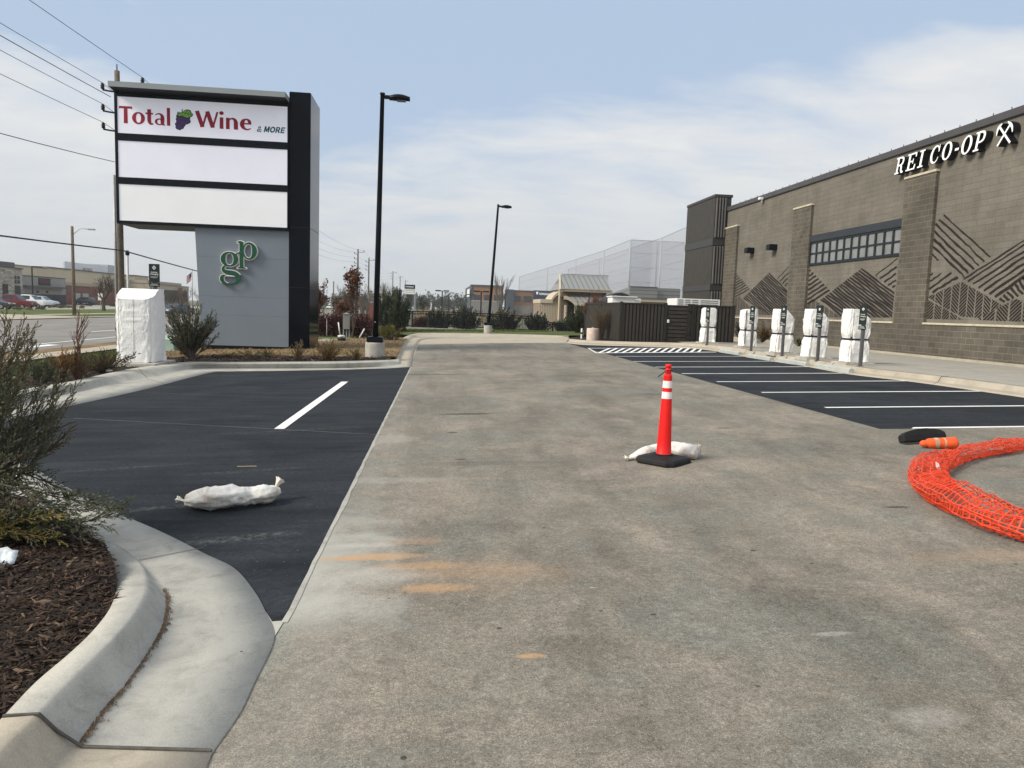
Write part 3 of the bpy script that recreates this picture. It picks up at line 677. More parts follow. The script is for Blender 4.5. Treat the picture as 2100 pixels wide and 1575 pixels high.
def word(name, s, pa, pb, capz, base, mat, par):
    u0, u1 = pu(*pa)[0], pu(*pb)[0]; tot = 0; L_ = []
    for ch in s:
        g, w = glyph(ch); L_.append((g, tot)); tot += w+0.055
    tot -= 0.055; k = (u1-u0)/tot; ky = capz; mb = MB(); lay = 0
    for g, x in L_:
        for pc in g: put(mb, pc, frS, 0.004+0.0012*(lay % 6), k, ky, u0+x*k, base, depth=0.004); lay += 1
    return mb.build(name, mat, par)
za, zb2 = pu(262, 218)[1], pu(262, 253)[1]
word('lettering', 'Total', (244.5, 235), (350, 240), (za-zb2), zb2, MAT['red'], pan[0])
word('lettering', 'Wine', (401.5, 245), (516.5, 250), (za-zb2), zb2-0.0, MAT['red'], pan[0])
def sans(ch):                                  # bold sans capitals for the small line
    w = 0.24
    if ch == 'M': return [PL([(0,0),(w,0),(w,1),(0,1)]), PL([(1.0-w,0),(1.0,0),(1.0,1),(1.0-w,1)]), PL([(0.05,1),(0.30,1),(0.60,0.1),(0.40,0.1)]), PL([(0.95,1),(0.70,1),(0.40,0.1),(0.60,0.1)])], 1.0
    if ch == 'O': return [RG(0.5, 0.5, 0.38, 0.40, 0.25, 0.22)], 1.0
    if ch == 'R': return [PL([(0,0),(w,0),(w,1),(0,1)]), S([(0.15,0.90),(0.5,0.90),(0.68,0.70),(0.5,0.50),(0.15,0.50)], [0.2,0.2,0.25,0.2,0.2]), S([(0.42,0.5),(0.76,0.0)], 0.26, sm=False)], 0.86
    if ch == 'E': return [PL([(0,0),(w,0),(w,1),(0,1)]), PL([(0.1,0),(0.74,0),(0.74,0.2),(0.1,0.2)]), PL([(0.1,0.8),(0.74,0.8),(0.74,1),(0.1,1)]), PL([(0.1,0.41),(0.68,0.41),(0.68,0.6),(0.1,0.6)])], 0.74
    return [S([(0.86,0.0),(0.28,0.62),(0.26,0.80),(0.42,0.91),(0.56,0.78),(0.48,0.60),(0.18,0.38),(0.14,0.20),(0.32,0.09),(0.58,0.16),(0.80,0.46)], [0.2,0.2,0.17,0.15,0.17,0.17,0.2,0.2,0.18,0.17,0.17])], 0.9
u0, u1 = pu(526, 266)[0], pu(585.5, 270)[0]; hh = pu(560, 260.3)[1]-pu(560, 272.3)[1]; ub = pu(556, 271.8)[1]
tot = 0; items = []
for ch in '& MORE':
    if ch == ' ': tot += 0.35; continue
    g, w_ = sans(ch); items.append((g, tot)); tot += w_+0.13
tot -= 0.13; shr = 0.25*hh; k = (u1-u0-shr)/tot; mb = MB(); lay = 0
for g, x in items:
    for vs, fs in g: put(mb, ([((x+vx)*k+shr*vy, vy*hh, 0) for vx, vy, vz in vs], fs), frS, 0.004+0.0011*(lay % 7), 1, 1, u0, ub, depth=0.003); lay += 1
mb.build('lettering', MAT['teal'], pan[0])
# grape bunch emblem
mb = MB(); gr = Frame((pu(360, 266)[0], fr_y+0.02, pu(360, 266)[1]), (1, 0, 0), (0, 0, 1), (0, -1, 0)); gs_ = (pu(397, 240)[0]-pu(360, 240)[0])/425.0
grapes = [(50,60),(95,45),(40,130),(100,110),(150,75),(70,190),(130,165),(185,130),(60,250),(115,235),(170,205),(225,180),(265,140+50),(90,300),(150,285),(210,260),(265,250),(310,215),(70,320),(190,330),(250,315),(300,290)]
P_ = lambda x, y: (x*gs_, y*gs_)
for i, (x, y) in enumerate(grapes): put(mb, PL([P_(x+52*math.cos(a*math.pi/9), y+52*math.sin(a*math.pi/9)) for a in range(18)]), gr, 0.003+0.0002*i, mi=0)
for i, (x, y) in enumerate(grapes): put(mb, PL([P_(x+38*math.cos(a*math.pi/9), y+38*math.sin(a*math.pi/9)) for a in range(18)]), gr, 0.0085+0.0001*i, mi=1)
leaf = [(40,390),(60,350),(30,330),(100,320),(150,330),(175,350),(200,300),(260,290),(330,280),(350,310),(400,340),(420,390),(380,430),(360,480),(300,500),(240,490),(190,450),(165,420),(110,425),(60,430)]
put(mb, PL([P_(x, y) for x, y in leaf]), gr, 0.0115, mi=0)
cxl, cyl = 225, 390
put(mb, PL([P_(cxl+(x-cxl)*0.88, cyl+(y-cyl)*0.82) for x, y in leaf]), gr, 0.0125, mi=2)
for a, b, w in (((165,415),(165,500),22),((165,420),(390,370),11),((230,405),(300,470),9),((280,395),(345,430),9),((220,400),(240,320),9),((290,390),(320,310),9),((165,400),(70,380),10)):
    put(mb, S([P_(*a), P_(*b)], w*gs_, sm=False), gr, 0.0135 if w < 20 else 0.0140, mi=0)
mb.build('grape_emblem', [MAT['ink'], MAT['purple'], MAT['leafgreen']], pan[0])
# gp monogram on the grey base
g0 = sp(440, 600, by); k = (sp(560, 540, by).x-sp(440, 540, by).x)/1575; kz = (sp(500, 480, by).z-sp(500, 600, by).z)/1575
frG = Frame((g0.x, by, sp(500, 600, by).z), (1, 0, 0), (0, 0, 1), (0, -1, 0))
def gpp(pts): return [(x*k, (1575-y)*kz) for x, y in pts]
strokes = [(gpp(ring(428, 692, 172, 178, 0, 0)[0]), [w*k for w in ring(428, 692, 172, 178, 128, 42)[1]], True),
 (gpp([(580,575),(640,530),(700,512)]), [30*k, 42*k, 46*k], False),
 (gpp([(325,868),(268,915),(262,985),(330,1032),(460,1045),(580,1070),(665,1140),(678,1235),(610,1325),(490,1366),(370,1358),(262,1310),(222,1228),(245,1155),(318,1128)]), [w*k for w in (40,62,88,108,112,112,108,104,84,44,44,84,106,84,22)], False),
 (gpp([(750,215),(750,930)]), [106*k]*2, False), (gpp([(640,240),(700,222),(760,232)]), [18*k, 52*k, 60*k], False), (gpp([(640,920),(750,905),(875,926)]), [22*k, 50*k, 22*k], False),
 (gpp(ring(948, 455, 152, 212, 0, 0)[0]), [w*k for w in ring(948, 455, 152, 212, 134, 46, wl=34)[1]], True)]
mono = MB(); lay = 0
for pts, ws, cl in strokes:
    if len(pts) < 20 and len(pts) > 2: pts, ws = smooth2(pts, ws, 6, False)
    put(mono, curve_mesh(stroke(pts, ws, cl, 19*k)), frG, 0.10+0.0012*lay, mi=1, depth=0.09); lay += 1
for pts, ws, cl in strokes:
    if len(pts) < 20 and len(pts) > 2: pts, ws = smooth2(pts, ws, 6, False)
    put(mono, curve_mesh(stroke(pts, ws, cl)), frG, 0.112+0.0012*lay, mi=0, depth=0.004); lay += 1
mono.build('monogram', [MAT['green'], MAT['white']], sign)

# ------------------------------------------------------------------ parking lot lamps
def lamp_post(px, py_b, px_t, py_top, bz, label, dirx=1.0, hw=0.5, base_px=(40, 30)):
    b = G(px, py_b, bz); s = scale_at(b); top_p = onY(px_t, py_top, b.y); top = top_p.z; ofx = top_p.x-b.x
    t = thing('parking_lamp', label, 'street lamp', b, 'black lamps along the drive')
    rb = base_px[0]*s/2; hb = base_px[1]*s; c = b
    mb = MB(); mb.lathe([(rb*0.98, -0.2), (rb, 0), (rb, hb-0.03), (rb*0.96, hb), (rb*0.5, hb+0.004)], c, 28); mb.build('concrete_base', MAT['conc_base'], t, True).data.polygons.foreach_set('use_smooth', [False]*len(mb.f))
    mb = MB(); mb.bbox((-0.24, -0.24, hb+0.004), (0.24, 0.24, hb+0.17), 0.02, at=c); mb.build('base_cover', MAT['black_metal'], t)
    hT = top-c.z; lp = lambda z: c+Vector((ofx*z/hT, 0, z)); mb = MB(); mb.tube([lp(hb+0.17), lp(hT*0.5), lp(hT-0.06), lp(hT-0.055), lp(hT-0.01), lp(hT)], [0.088, 0.080, 0.060, 0.075, 0.075, 0.03], 16); mb.build('pole', MAT['black_metal'], t, True)
    c0 = c; c = c+Vector((ofx, 0, 0))
    zt2 = top-c.z-0.34
    mb = MB(); mb.bbox((0.05, -0.045, zt2+0.17), (0.24, 0.045, zt2+0.27), 0.015, at=c); mb.build('arm', MAT['black_metal'], t)
    mb = MB(); rings = []
    for i in range(15):
        u = i/14; x = 0.20+u*0.60; w = 0.17*math.sin(math.pi*min(1, 0.10+u*0.95))**0.6 if u < 0.95 else 0.12; hh = 0.05+0.075*math.sin(math.pi*(0.08+0.86*u))
        rings.append([c+Vector((x, w*math.cos(a), zt2+0.20+(hh*math.sin(a) if math.sin(a) > 0 else 0.06*math.sin(a)))) for a in [2*math.pi*k/18 for k in range(18)]])
    mb.rings(rings); hd = mb.build('lamp_head', MAT['black_metal'], t, True)
    mb = MB(); mb.bbox((0.42, -0.10, zt2+0.125), (0.68, 0.10, zt2+0.142), 0.006, at=c); mb.build('lens', M('lens_grey', (0.16, 0.15, 0.17), 0.3), hd)
    mb = MB()
    for k in range(4): mb.lathe([(0.018, hb+0.6+0.0*k), (0.018, hb+0.63)], c0+Vector((0, -0.118, 0)), 8) if k == 0 else None
    mb.build('hand_hole_bolt', MAT['galv'], t)
    return t
lamp_post(769, 732, 784.5, 190, 0.12, 'tall black lamp post on concrete base beside the pylon sign')
lamp_post(1000.5, 683, 1022, 419, 0.1, 'black lamp post at the end of the drive in front of the metal fence', base_px=(17, 16))

# ------------------------------------------------------------------ traffic channelizer with sandbag
MAT['safety'] = M('safety_orange', (0.80, 0.010, 0.009), 0.5, 0.06, 8, spec=0.35, bmp=0.04, bsc=12)
MAT['refl'] = M('reflective_white', (0.82, 0.80, 0.78), 0.4, 0.06, 30)
MAT['rubber'] = M('black_rubber', (0.013, 0.013, 0.014), 0.7, 0.3, 8, bmp=0.25, bsc=30)
cb_ = G(1360, 948); cs = scale_at(cb_)
cone = thing('traffic_cone', 'tall orange channelizer cone with two white bands standing on a black rubber base', 'traffic cone', cb_)
Zt = onY(1367, 745, cb_.y).z-cb_.z; ks = Zt/205.0
mb = MB(); r0 = 0.5*104*ks
oct_ = [(r0*f*math.cos(a), r0*f*math.sin(a)) for f, a in [(1.0 if k % 2 else 1.0, R(22.5+45*k)) for k in range(8)]]
rings = []
sq = 0.92
prof = [(1.0, 0.0), (1.02, 0.016), (1.0, 0.042), (0.92, 0.062), (0.55, 0.076), (0.40, 0.088)]
for f, z in prof:
    rg = []
    for k in range(8):
        a = R(18+45*k+(14 if k % 2 else -14)); rg.append(cb_+Vector((r0*f*1.06*math.cos(a), r0*f*1.06*math.sin(a), z)))
    rings.append(rg)
mb.rings(rings); mb.build('rubber_base', MAT['rubber'], cone)
def cz(py): return (948-py)*ks*1.0
def rad(py): return lerp(15.8, 8.6, max(0, min(1, (940-py)/(940-770))))*ks
mb = MB(); mb.lathe([(rad(940)+0.018, 0.088), (rad(940)+0.016, 0.096), (rad(940)+0.002, 0.097)], cb_, 32); mb.build('base_collar', MAT['rubber'], cone, True)
mb = MB(); mb.lathe([(rad(940), 0.09)]+[(rad(y), cz(y)) for y in (930, 900, 860, 815)]+[(rad(814.5), cz(814.5))]+[(rad(y), cz(y)) for y in (800, 785, 770)]+[(rad(770), cz(768)), (rad(770)*0.8, cz(765)), (0.030, cz(764)), (0.030, cz(757)), (0.026, cz(754))], cb_, 32)
tube_ = mb.build('cone_tube', MAT['safety'], cone, True)
for a, b in ((815, 801), (793, 778.5)):
    mb = MB(); mb.lathe([(rad(a)+0.0012, cz(a)), (rad(b)+0.0012, cz(b))], cb_, 32, cap=False); mb.build('reflective_band', MAT['refl'], tube_, True)
mb = MB(); mb.lathe([(0.026, cz(766)), (0.036, cz(761)), (0.034, cz(757)), (0.022, cz(754)), (0.020, cz(753)), (0.030, cz(751)), (0.036, cz(748)), (0.030, cz(745.5)), (0.012, cz(744.6))], cb_, 20); mb.build('handle_knob', MAT['safety'], cone, True)
mb = MB(); mb.tube([cb_+Vector((0.03, -0.03, cz(757))), cb_+Vector((-0.03, -0.035, cz(757))), cb_+Vector((-0.12, -0.05, cz(770)))], 0.005, 6); mb.build('cable_tie', MAT['ink'], cone)

def bag_material(name, c1, c2, c3, k=0.5):
    m, t, b, o = nt(name); v = objc(t)
    st = noise_n(t, v, 7, 6, 0.7, 0.5); c = ramp(t, noise_n(t, v, 3, 4, 0.6), [(0.3, c1), (0.7, c2)])
    c = mix(t, c, c3, math_n(t, 'MULTIPLY', ramp(t, st, [(0.46, 0.0), (0.68, 1.0)]), k))
    wv = N(t, 'TexWave', wave_type='BANDS'); wv.inputs['Scale'].default_value = 90; L(t, v, wv.inputs['Vector'])
    L(t, c, b.inputs['Base Color']); b.inputs['Roughness'].default_value = 0.7; b.inputs['Specular IOR Level'].default_value = 0.25
    h = math_n(t, 'ADD', math_n(t, 'MULTIPLY', noise_n(t, v, 24, 5, 0.65, 0.8), 1.0), math_n(t, 'MULTIPLY', wv.outputs[0], 0.04))
    bump(t, b, h, 0.6, 0.02); return m
MAT['bag'] = bag_material('sandbag_weave', (0.74, 0.735, 0.70), (0.84, 0.84, 0.81), (0.42, 0.34, 0.25), 0.8)
MAT['bag_tie'] = M('bag_tie', (0.70, 0.66, 0.58), 0.8, 0.25, 20)
def sandbag(name, label, pts, radii, seed, ends, flat=0.75, wr=0.16):
    P = catmull(pts, 9); Rr = [v.x for v in catmull([(r, 0, 0) for r in radii], 9)]
    base = P[len(P)//2]; t = thing(name, label, 'sandbag', (base.x, base.y, zt(base.x, base.y)), 'sandbags on the pavement')
    rings = []; n = 36
    for i, p in enumerate(P):
        d = P[min(i+1, len(P)-1)]-P[max(0, i-1)]; d.z *= 0.3; d.normalize(); sd = Vector((d.y, -d.x, 0)).normalized(); up = Vector((0, 0, 1))
        rg = []
        for k in range(n):
            a = 2*math.pi*k/n; nz_ = noise.fractal(Vector((i*0.16+seed, math.cos(a)*1.4, math.sin(a)*1.4)), 0.9, 2.1, 4)
            fold = 0.5*noise.ridged_multi_fractal(Vector((i*0.38+seed*2, math.cos(a)*2.0, math.sin(a)*2.0)), 1.0, 2.0, 3, 1.0, 2.0)-0.4
            r = Rr[i]*(1+wr*nz_+wr*0.45*fold)
            q = p+sd*(math.cos(a)*r*1.12)+up*(math.sin(a)*r*flat)
            q.z = max(q.z, zt(q.x, q.y)+0.004+0.003*math.sin(k*2.2+i))
            rg.append(q)
        rings.append(rg)
    mb = MB(); mb.rings(rings); mb.build('bag', MAT['bag'], t, True)
    for (c, d, sz) in ends:                    # gathered, frayed ends
        mb = MB(); r2 = random.Random(seed*7+len(mb.v)); d = Vector(d).normalized(); sd = Vector((d.y, -d.x, 0)).normalized(); up = sd.cross(d).normalized()
        rgs = []
        for i in range(6):
            u = i/5; rr = sz*(0.35+0.75*u*u) if i else sz*0.55
            rgs.append([Vector(c)+d*(u*sz*1.7)+(sd*math.cos(a)*1.0+up*math.sin(a)*0.6)*rr*(1+0.35*math.sin(5*a+seed+i*0.6)*u)+Vector((0, 0, 0.01*u)) for a in [2*math.pi*k/20 for k in range(20)]])
        for rg in rgs:
            for v in rg: v.z = max(v.z, zt(v.x, v.y)+0.004)
        mb.rings(rgs, cap=True); mb.build('tied_end', MAT['bag_tie'], t, True)
    return t
def gz_(px, py, h): p = G(px, py); return p+Vector((0, 0, h))
# loose bag on the new asphalt
zb0 = [(392, 1036), (430, 1041), (478, 1037), (512, 1032), (545, 1028), (566, 1021)]
pts = [gz_(x, y+5, h) for (x, y), h in zip(zb0, (0.07, 0.10, 0.10, 0.085, 0.085, 0.085))]
s1 = scale_at(pts[2])
sandbag('sandbag', 'dirty white sandbag lying alone on the new black asphalt', pts, [17*s1, 27*s1, 26*s1, 19*s1, 23*s1, 12*s1], 3, [(pts[0]+Vector((-0.05, 0, -0.015)), (-1, 0.1, 0.05), 0.034), (pts[-1]+Vector((-0.01, 0.0, 0.01)), (0.45, 0.15, 0.75), 0.052)], 0.80, 0.27)
pts = [gz_(x, y, h) for (x, y), h in zip(((1300, 944), (1320, 939), (1345, 933), (1378, 932), (1408, 938), (1430, 941)), (0.03, 0.05, 0.062, 0.068, 0.070, 0.070))]
s1 = scale_at(pts[2])
sandbag('sandbag', 'white sandbag bent behind the orange cone and over its rubber base', pts, [9*s1, 13*s1, 14*s1, 18*s1, 19*s1, 18*s1], 11, [(pts[0]+Vector((-0.03, 0, -0.01)), (-1, -0.2, -0.1), 0.04), (pts[-1]+Vector((-0.015, -0.02, 0.045)), (0.6, 0, 0.7), 0.026)], 0.8)

# ------------------------------------------------------------------ knocked over cone and orange netting
kb = G(1902, 912)
ks2 = scale_at(kb)
kn = thing('traffic_cone', 'orange channelizer cone knocked over beside the netting, its black base on edge', 'traffic cone', kb)
mb = MB(); L_ = 108*ks2; Hh = 26*ks2; n = 10; pr = []
for i in range(n+1):
    u = i/n; pr.append((-L_/2+L_*u, Hh*(0.62+0.38*math.sin(math.pi*(0.06+0.86*u)))*(1 if 0 < i < n else 0.80)))
f, bk = [], []
tilt = Matrix.Rotation(R(-24), 3, 'X') ; yaw = Matrix.Rotation(R(10), 3, 'Z')
bot = [(x, 0.0) for x, z in pr]
def kp(x, y, z): return kb+yaw @ (tilt @ Vector((x, y, z)))+Vector((0, 0.08, 0.03+x*0.04))
rings = [[kp(x, -0.045, 0.0), kp(x, 0.045, 0.0), kp(x, 0.05, z*0.5), kp(x, 0.045, z), kp(x, -0.045, z), kp(x, -0.05, z*0.5)] for x, z in pr]
mb.rings(rings); mb.build('rubber_base', MAT['rubber'], kn, bevel=0.01)
mb = MB(); a = G(1896, 919)+Vector((0, 0, 0.055)); b = G(1960, 921)+Vector((0, 0.04, 0.065))
axq = (b-a).normalized().to_track_quat('Z', 'Y').to_matrix(); ln = (b-a).length
mb.lathe([(0.012, -0.06), (0.03, -0.045), (0.042, -0.02), (0.036, 0.0), (0.055, 0.03), (0.062, 0.06), (0.064, ln*0.4), (0.068, ln*0.7), (0.074, ln), (0.07, ln+0.02)], a, 20, axis=axq)
kt = mb.build('cone_tube', M('faded_orange', (0.85, 0.115, 0.028), 0.5, 0.15, 10), kn, True)
for u0, u1 in ((0.28, 0.42), (0.55, 0.66)):
    mb = MB(); mb.lathe([(0.0655, ln*u0), (0.068, ln*u1)], a, 20, axis=axq, cap=False); mb.build('reflective_band', M('dirty_band', (0.45, 0.33, 0.22), 0.5, 0.3, 20), kt, True)

MAT['net'] = M('orange_netting', (0.74, 0.070, 0.022), 0.5, 0.18, 20, spec=0.3)
path = [(2170, 906, .75), (2070, 926, .78), (2000, 938, .80), (1948, 952, .85), (1912, 972, 1.0), (1902, 998, 1.1), (1926, 1030, 1.1), (1975, 1058, 1.1), (2040, 1088, 1.15), (2120, 1112, 1.2), (2230, 1135, 1.2)]
PP = [G(x, y) for x, y, w in path]
WW = [w for x, y, w in path]
C = catmull(PP, 10); Wd = [v.x for v in catmull([(w, 0, 0) for w in WW], 10)]
# even spacing
acc = [0]
for i in range(1, len(C)): acc.append(acc[-1]+(C[i]-C[i-1]).length)
Lt = acc[-1]; pitch = 0.054; nu = int(Lt/pitch); nv = 15
def at_len(s):
    for i in range(1, len(acc)):
        if acc[i] >= s: u = (s-acc[i-1])/max(1e-6, acc[i]-acc[i-1]); return C[i-1].lerp(C[i], u), lerp(Wd[i-1], Wd[i], u), (C[i]-C[i-1]).normalized()
    return C[-1], Wd[-1], (C[-1]-C[-2]).normalized()
def net_pt(u, v, layer):
    p, w, d = at_len(u*Lt/nu); sd = Vector((d.y, -d.x, 0)); a = 2*math.pi*v/nv
    jx = 0.55*noise.noise(Vector((u*0.10, v*0.4, layer*5.0))); jy = 0.45*noise.noise(Vector((u*0.09+7, v*0.35, layer*5.0+3)))
    p = p+d*(jx*0.07)
    rx = 0.155*w*(1+jy*0.5)*(1-0.16*layer); rz = 0.088*w*(1+jx*0.8+0.5*noise.noise(Vector((u*0.05, 4, 2))))*(1-0.22*layer)
    q = p+sd*math.cos(a)*rx+Vector((0, 0, rz*(1+math.sin(a))))
    q += Vector((noise.noise(Vector((u*0.45, v*0.8, layer*9))), noise.noise(Vector((u*0.45+9, v*0.8, layer*9))), noise.noise(Vector((u*0.45, v*0.8+5, layer*9)))))*0.024
    q.z = max(q.z, zt(q.x, q.y)+0.006); return q
mb = MB()
for layer in (0, 1):
    hid = (lambda i, j: False) if layer == 0 else (lambda i, j: noise.noise(Vector((i*0.09, j*0.25, 3))) < 0.05)
    off = 0.37*layer; g_ = [[net_pt(i, j+off, layer) for j in range(nv)] for i in range(nu+1)]
    for i in range(nu+1):
        for j in range(nv):
            if hid(i, j): continue
            p = g_[i][j]; q = g_[i][(j+1) % nv]
            d = at_len(i*Lt/nu)[2]; n_ = (q-p).cross(d)
            wv = 0.0042
            m_ = (p+q)/2
            # strand round the roll: narrow in the middle, webbed at the knots
            mb.add([p-d*0.0085, p+d*0.0085, m_+d*wv*0.8, q+d*0.0085, q-d*0.0085, m_-d*wv*0.8], [(0, 1, 2, 5), (5, 2, 3, 4)])
            if i < nu:
                r = g_[i+1][j]; t_ = (q-p)*0.5
                s_ = t_.normalized()*0.0062; m2 = (p+r)/2
                mb.add([p-s_, p+s_, m2+s_*0.55, r+s_, r-s_, m2-s_*0.55], [(0, 1, 2, 5), (5, 2, 3, 4)])
no = mb.build('safety_netting', MAT['net'])
md = no.modifiers.new('thick', 'SOLIDIFY'); md.thickness = 0.003
tag(no, 'loose roll of bright orange plastic safety netting curving across the pavement', 'safety netting')
mb = MB()
w0 = G(1908, 988)+Vector((0.02, -0.02, 0.20)); mb.add([w0, w0+Vector((0.03, 0, -0.02)), w0+Vector((0.055, -0.015, -0.09)), w0+Vector((0.03, -0.02, -0.085)), w0+Vector((0.0, -0.01, -0.05))], [(0, 1, 2, 3, 4)])
o = mb.build('plastic_scrap', MAT['white']); md = o.modifiers.new('thick', 'SOLIDIFY'); md.thickness = 0.004
tag(o, 'scrap of white plastic caught in the orange netting', 'scrap')
# ------------------------------------------------------------------ the store
def block_mat(name, c1, c2, cm, bw, rh, msize, bstr, var=0.25):
    m, t, b, o = nt(name); p = pos(t); sx = N(t, 'SeparateXYZ'); L(t, p, sx.inputs[0])
    cv = N(t, 'CombineXYZ'); L(t, math_n(t, 'ADD', sx.outputs[1], math_n(t, 'MULTIPLY', sx.outputs[0], 1.0)), cv.inputs[0]); L(t, sx.outputs[2], cv.inputs[1])
    br = N(t, 'TexBrick'); L(t, cv.outputs[0], br.inputs['Vector']); br.offset = 0.5
    br.inputs['Color1'].default_value = (*c1, 1); br.inputs['Color2'].default_value = (*c2, 1); br.inputs['Mortar'].default_value = (*cm, 1)
    br.inputs['Scale'].default_value = 1.0; br.inputs['Mortar Size'].default_value = msize; br.inputs['Brick Width'].default_value = bw; br.inputs['Row Height'].default_value = rh; br.inputs['Mortar Smooth'].default_value = 0.3
    n1 = noise_n(t, p, 0.6, 5, 0.6, 0.4); c = mix(t, br.outputs['Color'], ramp(t, n1, [(0.3, 1-var), (0.7, 1+var*0.6)]), 0.8, 'MULTIPLY')
    st = noise_n(t, mapv(t, p, 1.2, 1.2, 0.16), 1.4, 5, 0.65); c = mix(t, c, ramp(t, st, [(0.3, 0.80), (0.6, 1.05)]), 0.6, 'MULTIPLY')
    c = mix(t, c, ramp(t, noise_n(t, p, 45, 4, 0.7), [(0.3, 0.75), (0.7, 1.22)]), 0.8, 'MULTIPLY')
    L(t, c, b.inputs['Base Color']); b.inputs['Roughness'].default_value = 0.92; b.inputs['Specular IOR Level'].default_value = 0.15
    h = math_n(t, 'ADD', math_n(t, 'MULTIPLY', br.outputs['Fac'], -0.6), math_n(t, 'MULTIPLY', noise_n(t, p, 30, 5, 0.7), 0.7))
    bump(t, b, h, bstr, 0.02); return m
MAT['cmu'] = block_mat('taupe_block', (0.166, 0.154, 0.131), (0.190, 0.175, 0.149), (0.136, 0.125, 0.106), 0.81, 0.203, 0.009, 0.5)
MAT['split'] = block_mat('split_face_block', (0.104, 0.093, 0.077), (0.134, 0.120, 0.099), (0.225, 0.205, 0.165), 0.406, 0.203, 0.010, 0.8, 0.35)
MAT['mural'] = M('mural_brown', (0.020, 0.015, 0.014), 0.85, 0.2, 8)
MAT['coping'] = M('coping_metal', (0.072, 0.068, 0.072), 0.5, 0.1, 2)
MAT['cream_sill'] = M('cream_sill', (0.52, 0.47, 0.36), 0.8, 0.2, 5)
MAT['tower_metal'] = M('ribbed_metal', (0.072, 0.067, 0.060), 0.5, 0.12, 2, metal=0.2)
MAT['tower_dark'] = M('dark_fascia', (0.045, 0.044, 0.046), 0.5, 0.1, 2)
MAT['win_frame'] = M('window_frame', (0.012, 0.016, 0.020), 0.4, 0.1, 3)
def glass_m(name, c, rough=0.12):
    m, t, b, o = nt(name); v = objc(t)
    L(t, ramp(t, noise_n(t, v, 1.5, 3, 0.5), [(0.3, tuple(x*0.8 for x in c)), (0.7, tuple(x*1.15 for x in c))]), b.inputs['Base Color'])
    b.inputs['Roughness'].default_value = rough; b.inputs['Specular IOR Level'].default_value = 0.8; return m
MAT['glass'] = glass_m('window_glass', (0.19, 0.20, 0.20))
MAT['glass_dark'] = glass_m('dark_glass', (0.012, 0.018, 0.026))
XP = XW_-0.13
def wp(px, py, X=XW_): return onX(px, py, X)
Yfar = wp(1493, 430).y; Ztop = (wp(2095, 227).z+wp(1520, 418).z)/2; zbelt = wp(2050, 667, XP).z
store = thing('store_building', 'big taupe block store with mountain mural and white slab lettering', 'store', (XW_, Yfar, 0.3))
Yn = 12.0
mb = MB(); mb.box((XW_, Yn, 0), (60, Yfar, Ztop)); mb.build('wall', MAT['cmu'], store)
mb = MB(); mb.bbox((XW_-0.08, Yn-0.1, Ztop-0.16), (60.1, Yfar-0.003, Ztop+0.10), 0.02)
for k in range(40):
    y = Yn+0.5+k*0.75
    if y < Yfar: mb.box((XW_-0.05, y, Ztop+0.10), (XW_-0.03, y+0.02, Ztop+0.17))
mb.build('parapet_coping', MAT['coping'], store)
# base course, sills
pil = []
for (a, b, top) in ((1488.5, 1512, 467), (1628, 1664, 426), (1857.5, 1919.5, 360)):
    ya, yb_ = onX(a, top, XP).y, onX(b, top, XP).y; zt3 = (onX(a, top+ (8 if a > 1700 else 4), XP).z+onX(b, top-(8 if a > 1700 else 4), XP).z)/2
    pil.append((yb_, ya, zt3))
zbs = zbelt-0.06
mb = MB(); mb.box((XP, Yn, -0.1), (XW_-0.002, Yfar-0.2, zbs)); mb.build('base_course', MAT['split'], store)
mb = MB(); mb.bbox((XP-0.10, Yn, 0.05), (XP-0.002, Yfar-0.3, zt(17.4, 20)+0.20), 0.01)
mb.build('base_kerb', MAT['conc_tan'], store)
for (y0, y1, z1) in pil:
    mb = MB(); mb.box((XP+0.003, y0, zbs-0.3), (XW_-0.002, y1, z1)); p_ = mb.build('pilaster', MAT['split'], store)
    mb = MB(); mb.bbox((XP-0.03, y0-0.03, z1+0.002), (XW_-0.002, y1+0.04, z1+0.09), 0.01); mb.build('pilaster_cap', MAT['cream_sill'], p_)
segs = [(pil[0][0], pil[0][1]), (pil[1][0], pil[1][1]), (pil[2][0], pil[2][1])]
ys_ = [(Yn, pil[2][0]), (pil[2][1], pil[1][0]), (pil[1][1], pil[0][0])]
for y0, y1 in ys_:
    mb = MB(); mb.bbox((XP-0.04, y0-(0.0 if y0 == Yn else 0.0)+0.004, zbs+0.002), (XW_-0.002, y1+(-0.004), zbs+0.075), 0.012); mb.build('sill', MAT['cream_sill'], store)
# mural
def clip(poly, reg):
    out = poly; n = len(reg)
    area = sum(reg[i][0]*reg[(i+1) % n][1]-reg[(i+1) % n][0]*reg[i][1] for i in range(n)); sg = 1 if area > 0 else -1
    for i in range(n):
        a, b = reg[i], reg[(i+1) % n]; inp, out = out, []
        if not inp: return []
        side = lambda p: sg*((b[0]-a[0])*(p[1]-a[1])-(b[1]-a[1])*(p[0]-a[0]))
        for j in range(len(inp)):
            p, q = inp[j], inp[(j+1) % len(inp)]; sp_, sq = side(p), side(q)
            if sp_ >= 0: out.append(p)
            if (sp_ >= 0) != (sq >= 0):
                u = sp_/(sp_-sq); out.append((p[0]+(q[0]-p[0])*u, p[1]+(q[1]-p[1])*u))
    return out
mur = MB(); MX = XW_-0.004
def mpoly(pts):
    if len(pts) < 3: return
    P = [onX(x, y, MX) for x, y in pts]
    if sum((P[i].y*P[(i+1) % len(P)].z-P[(i+1) % len(P)].y*P[i].z) for i in range(len(P))) > 0: P = P[::-1]
    mur.poly(P)
def wob(s, i, k): return noise.noise(Vector((s*3.7+i*1.9, k*0.7, 1.3)))
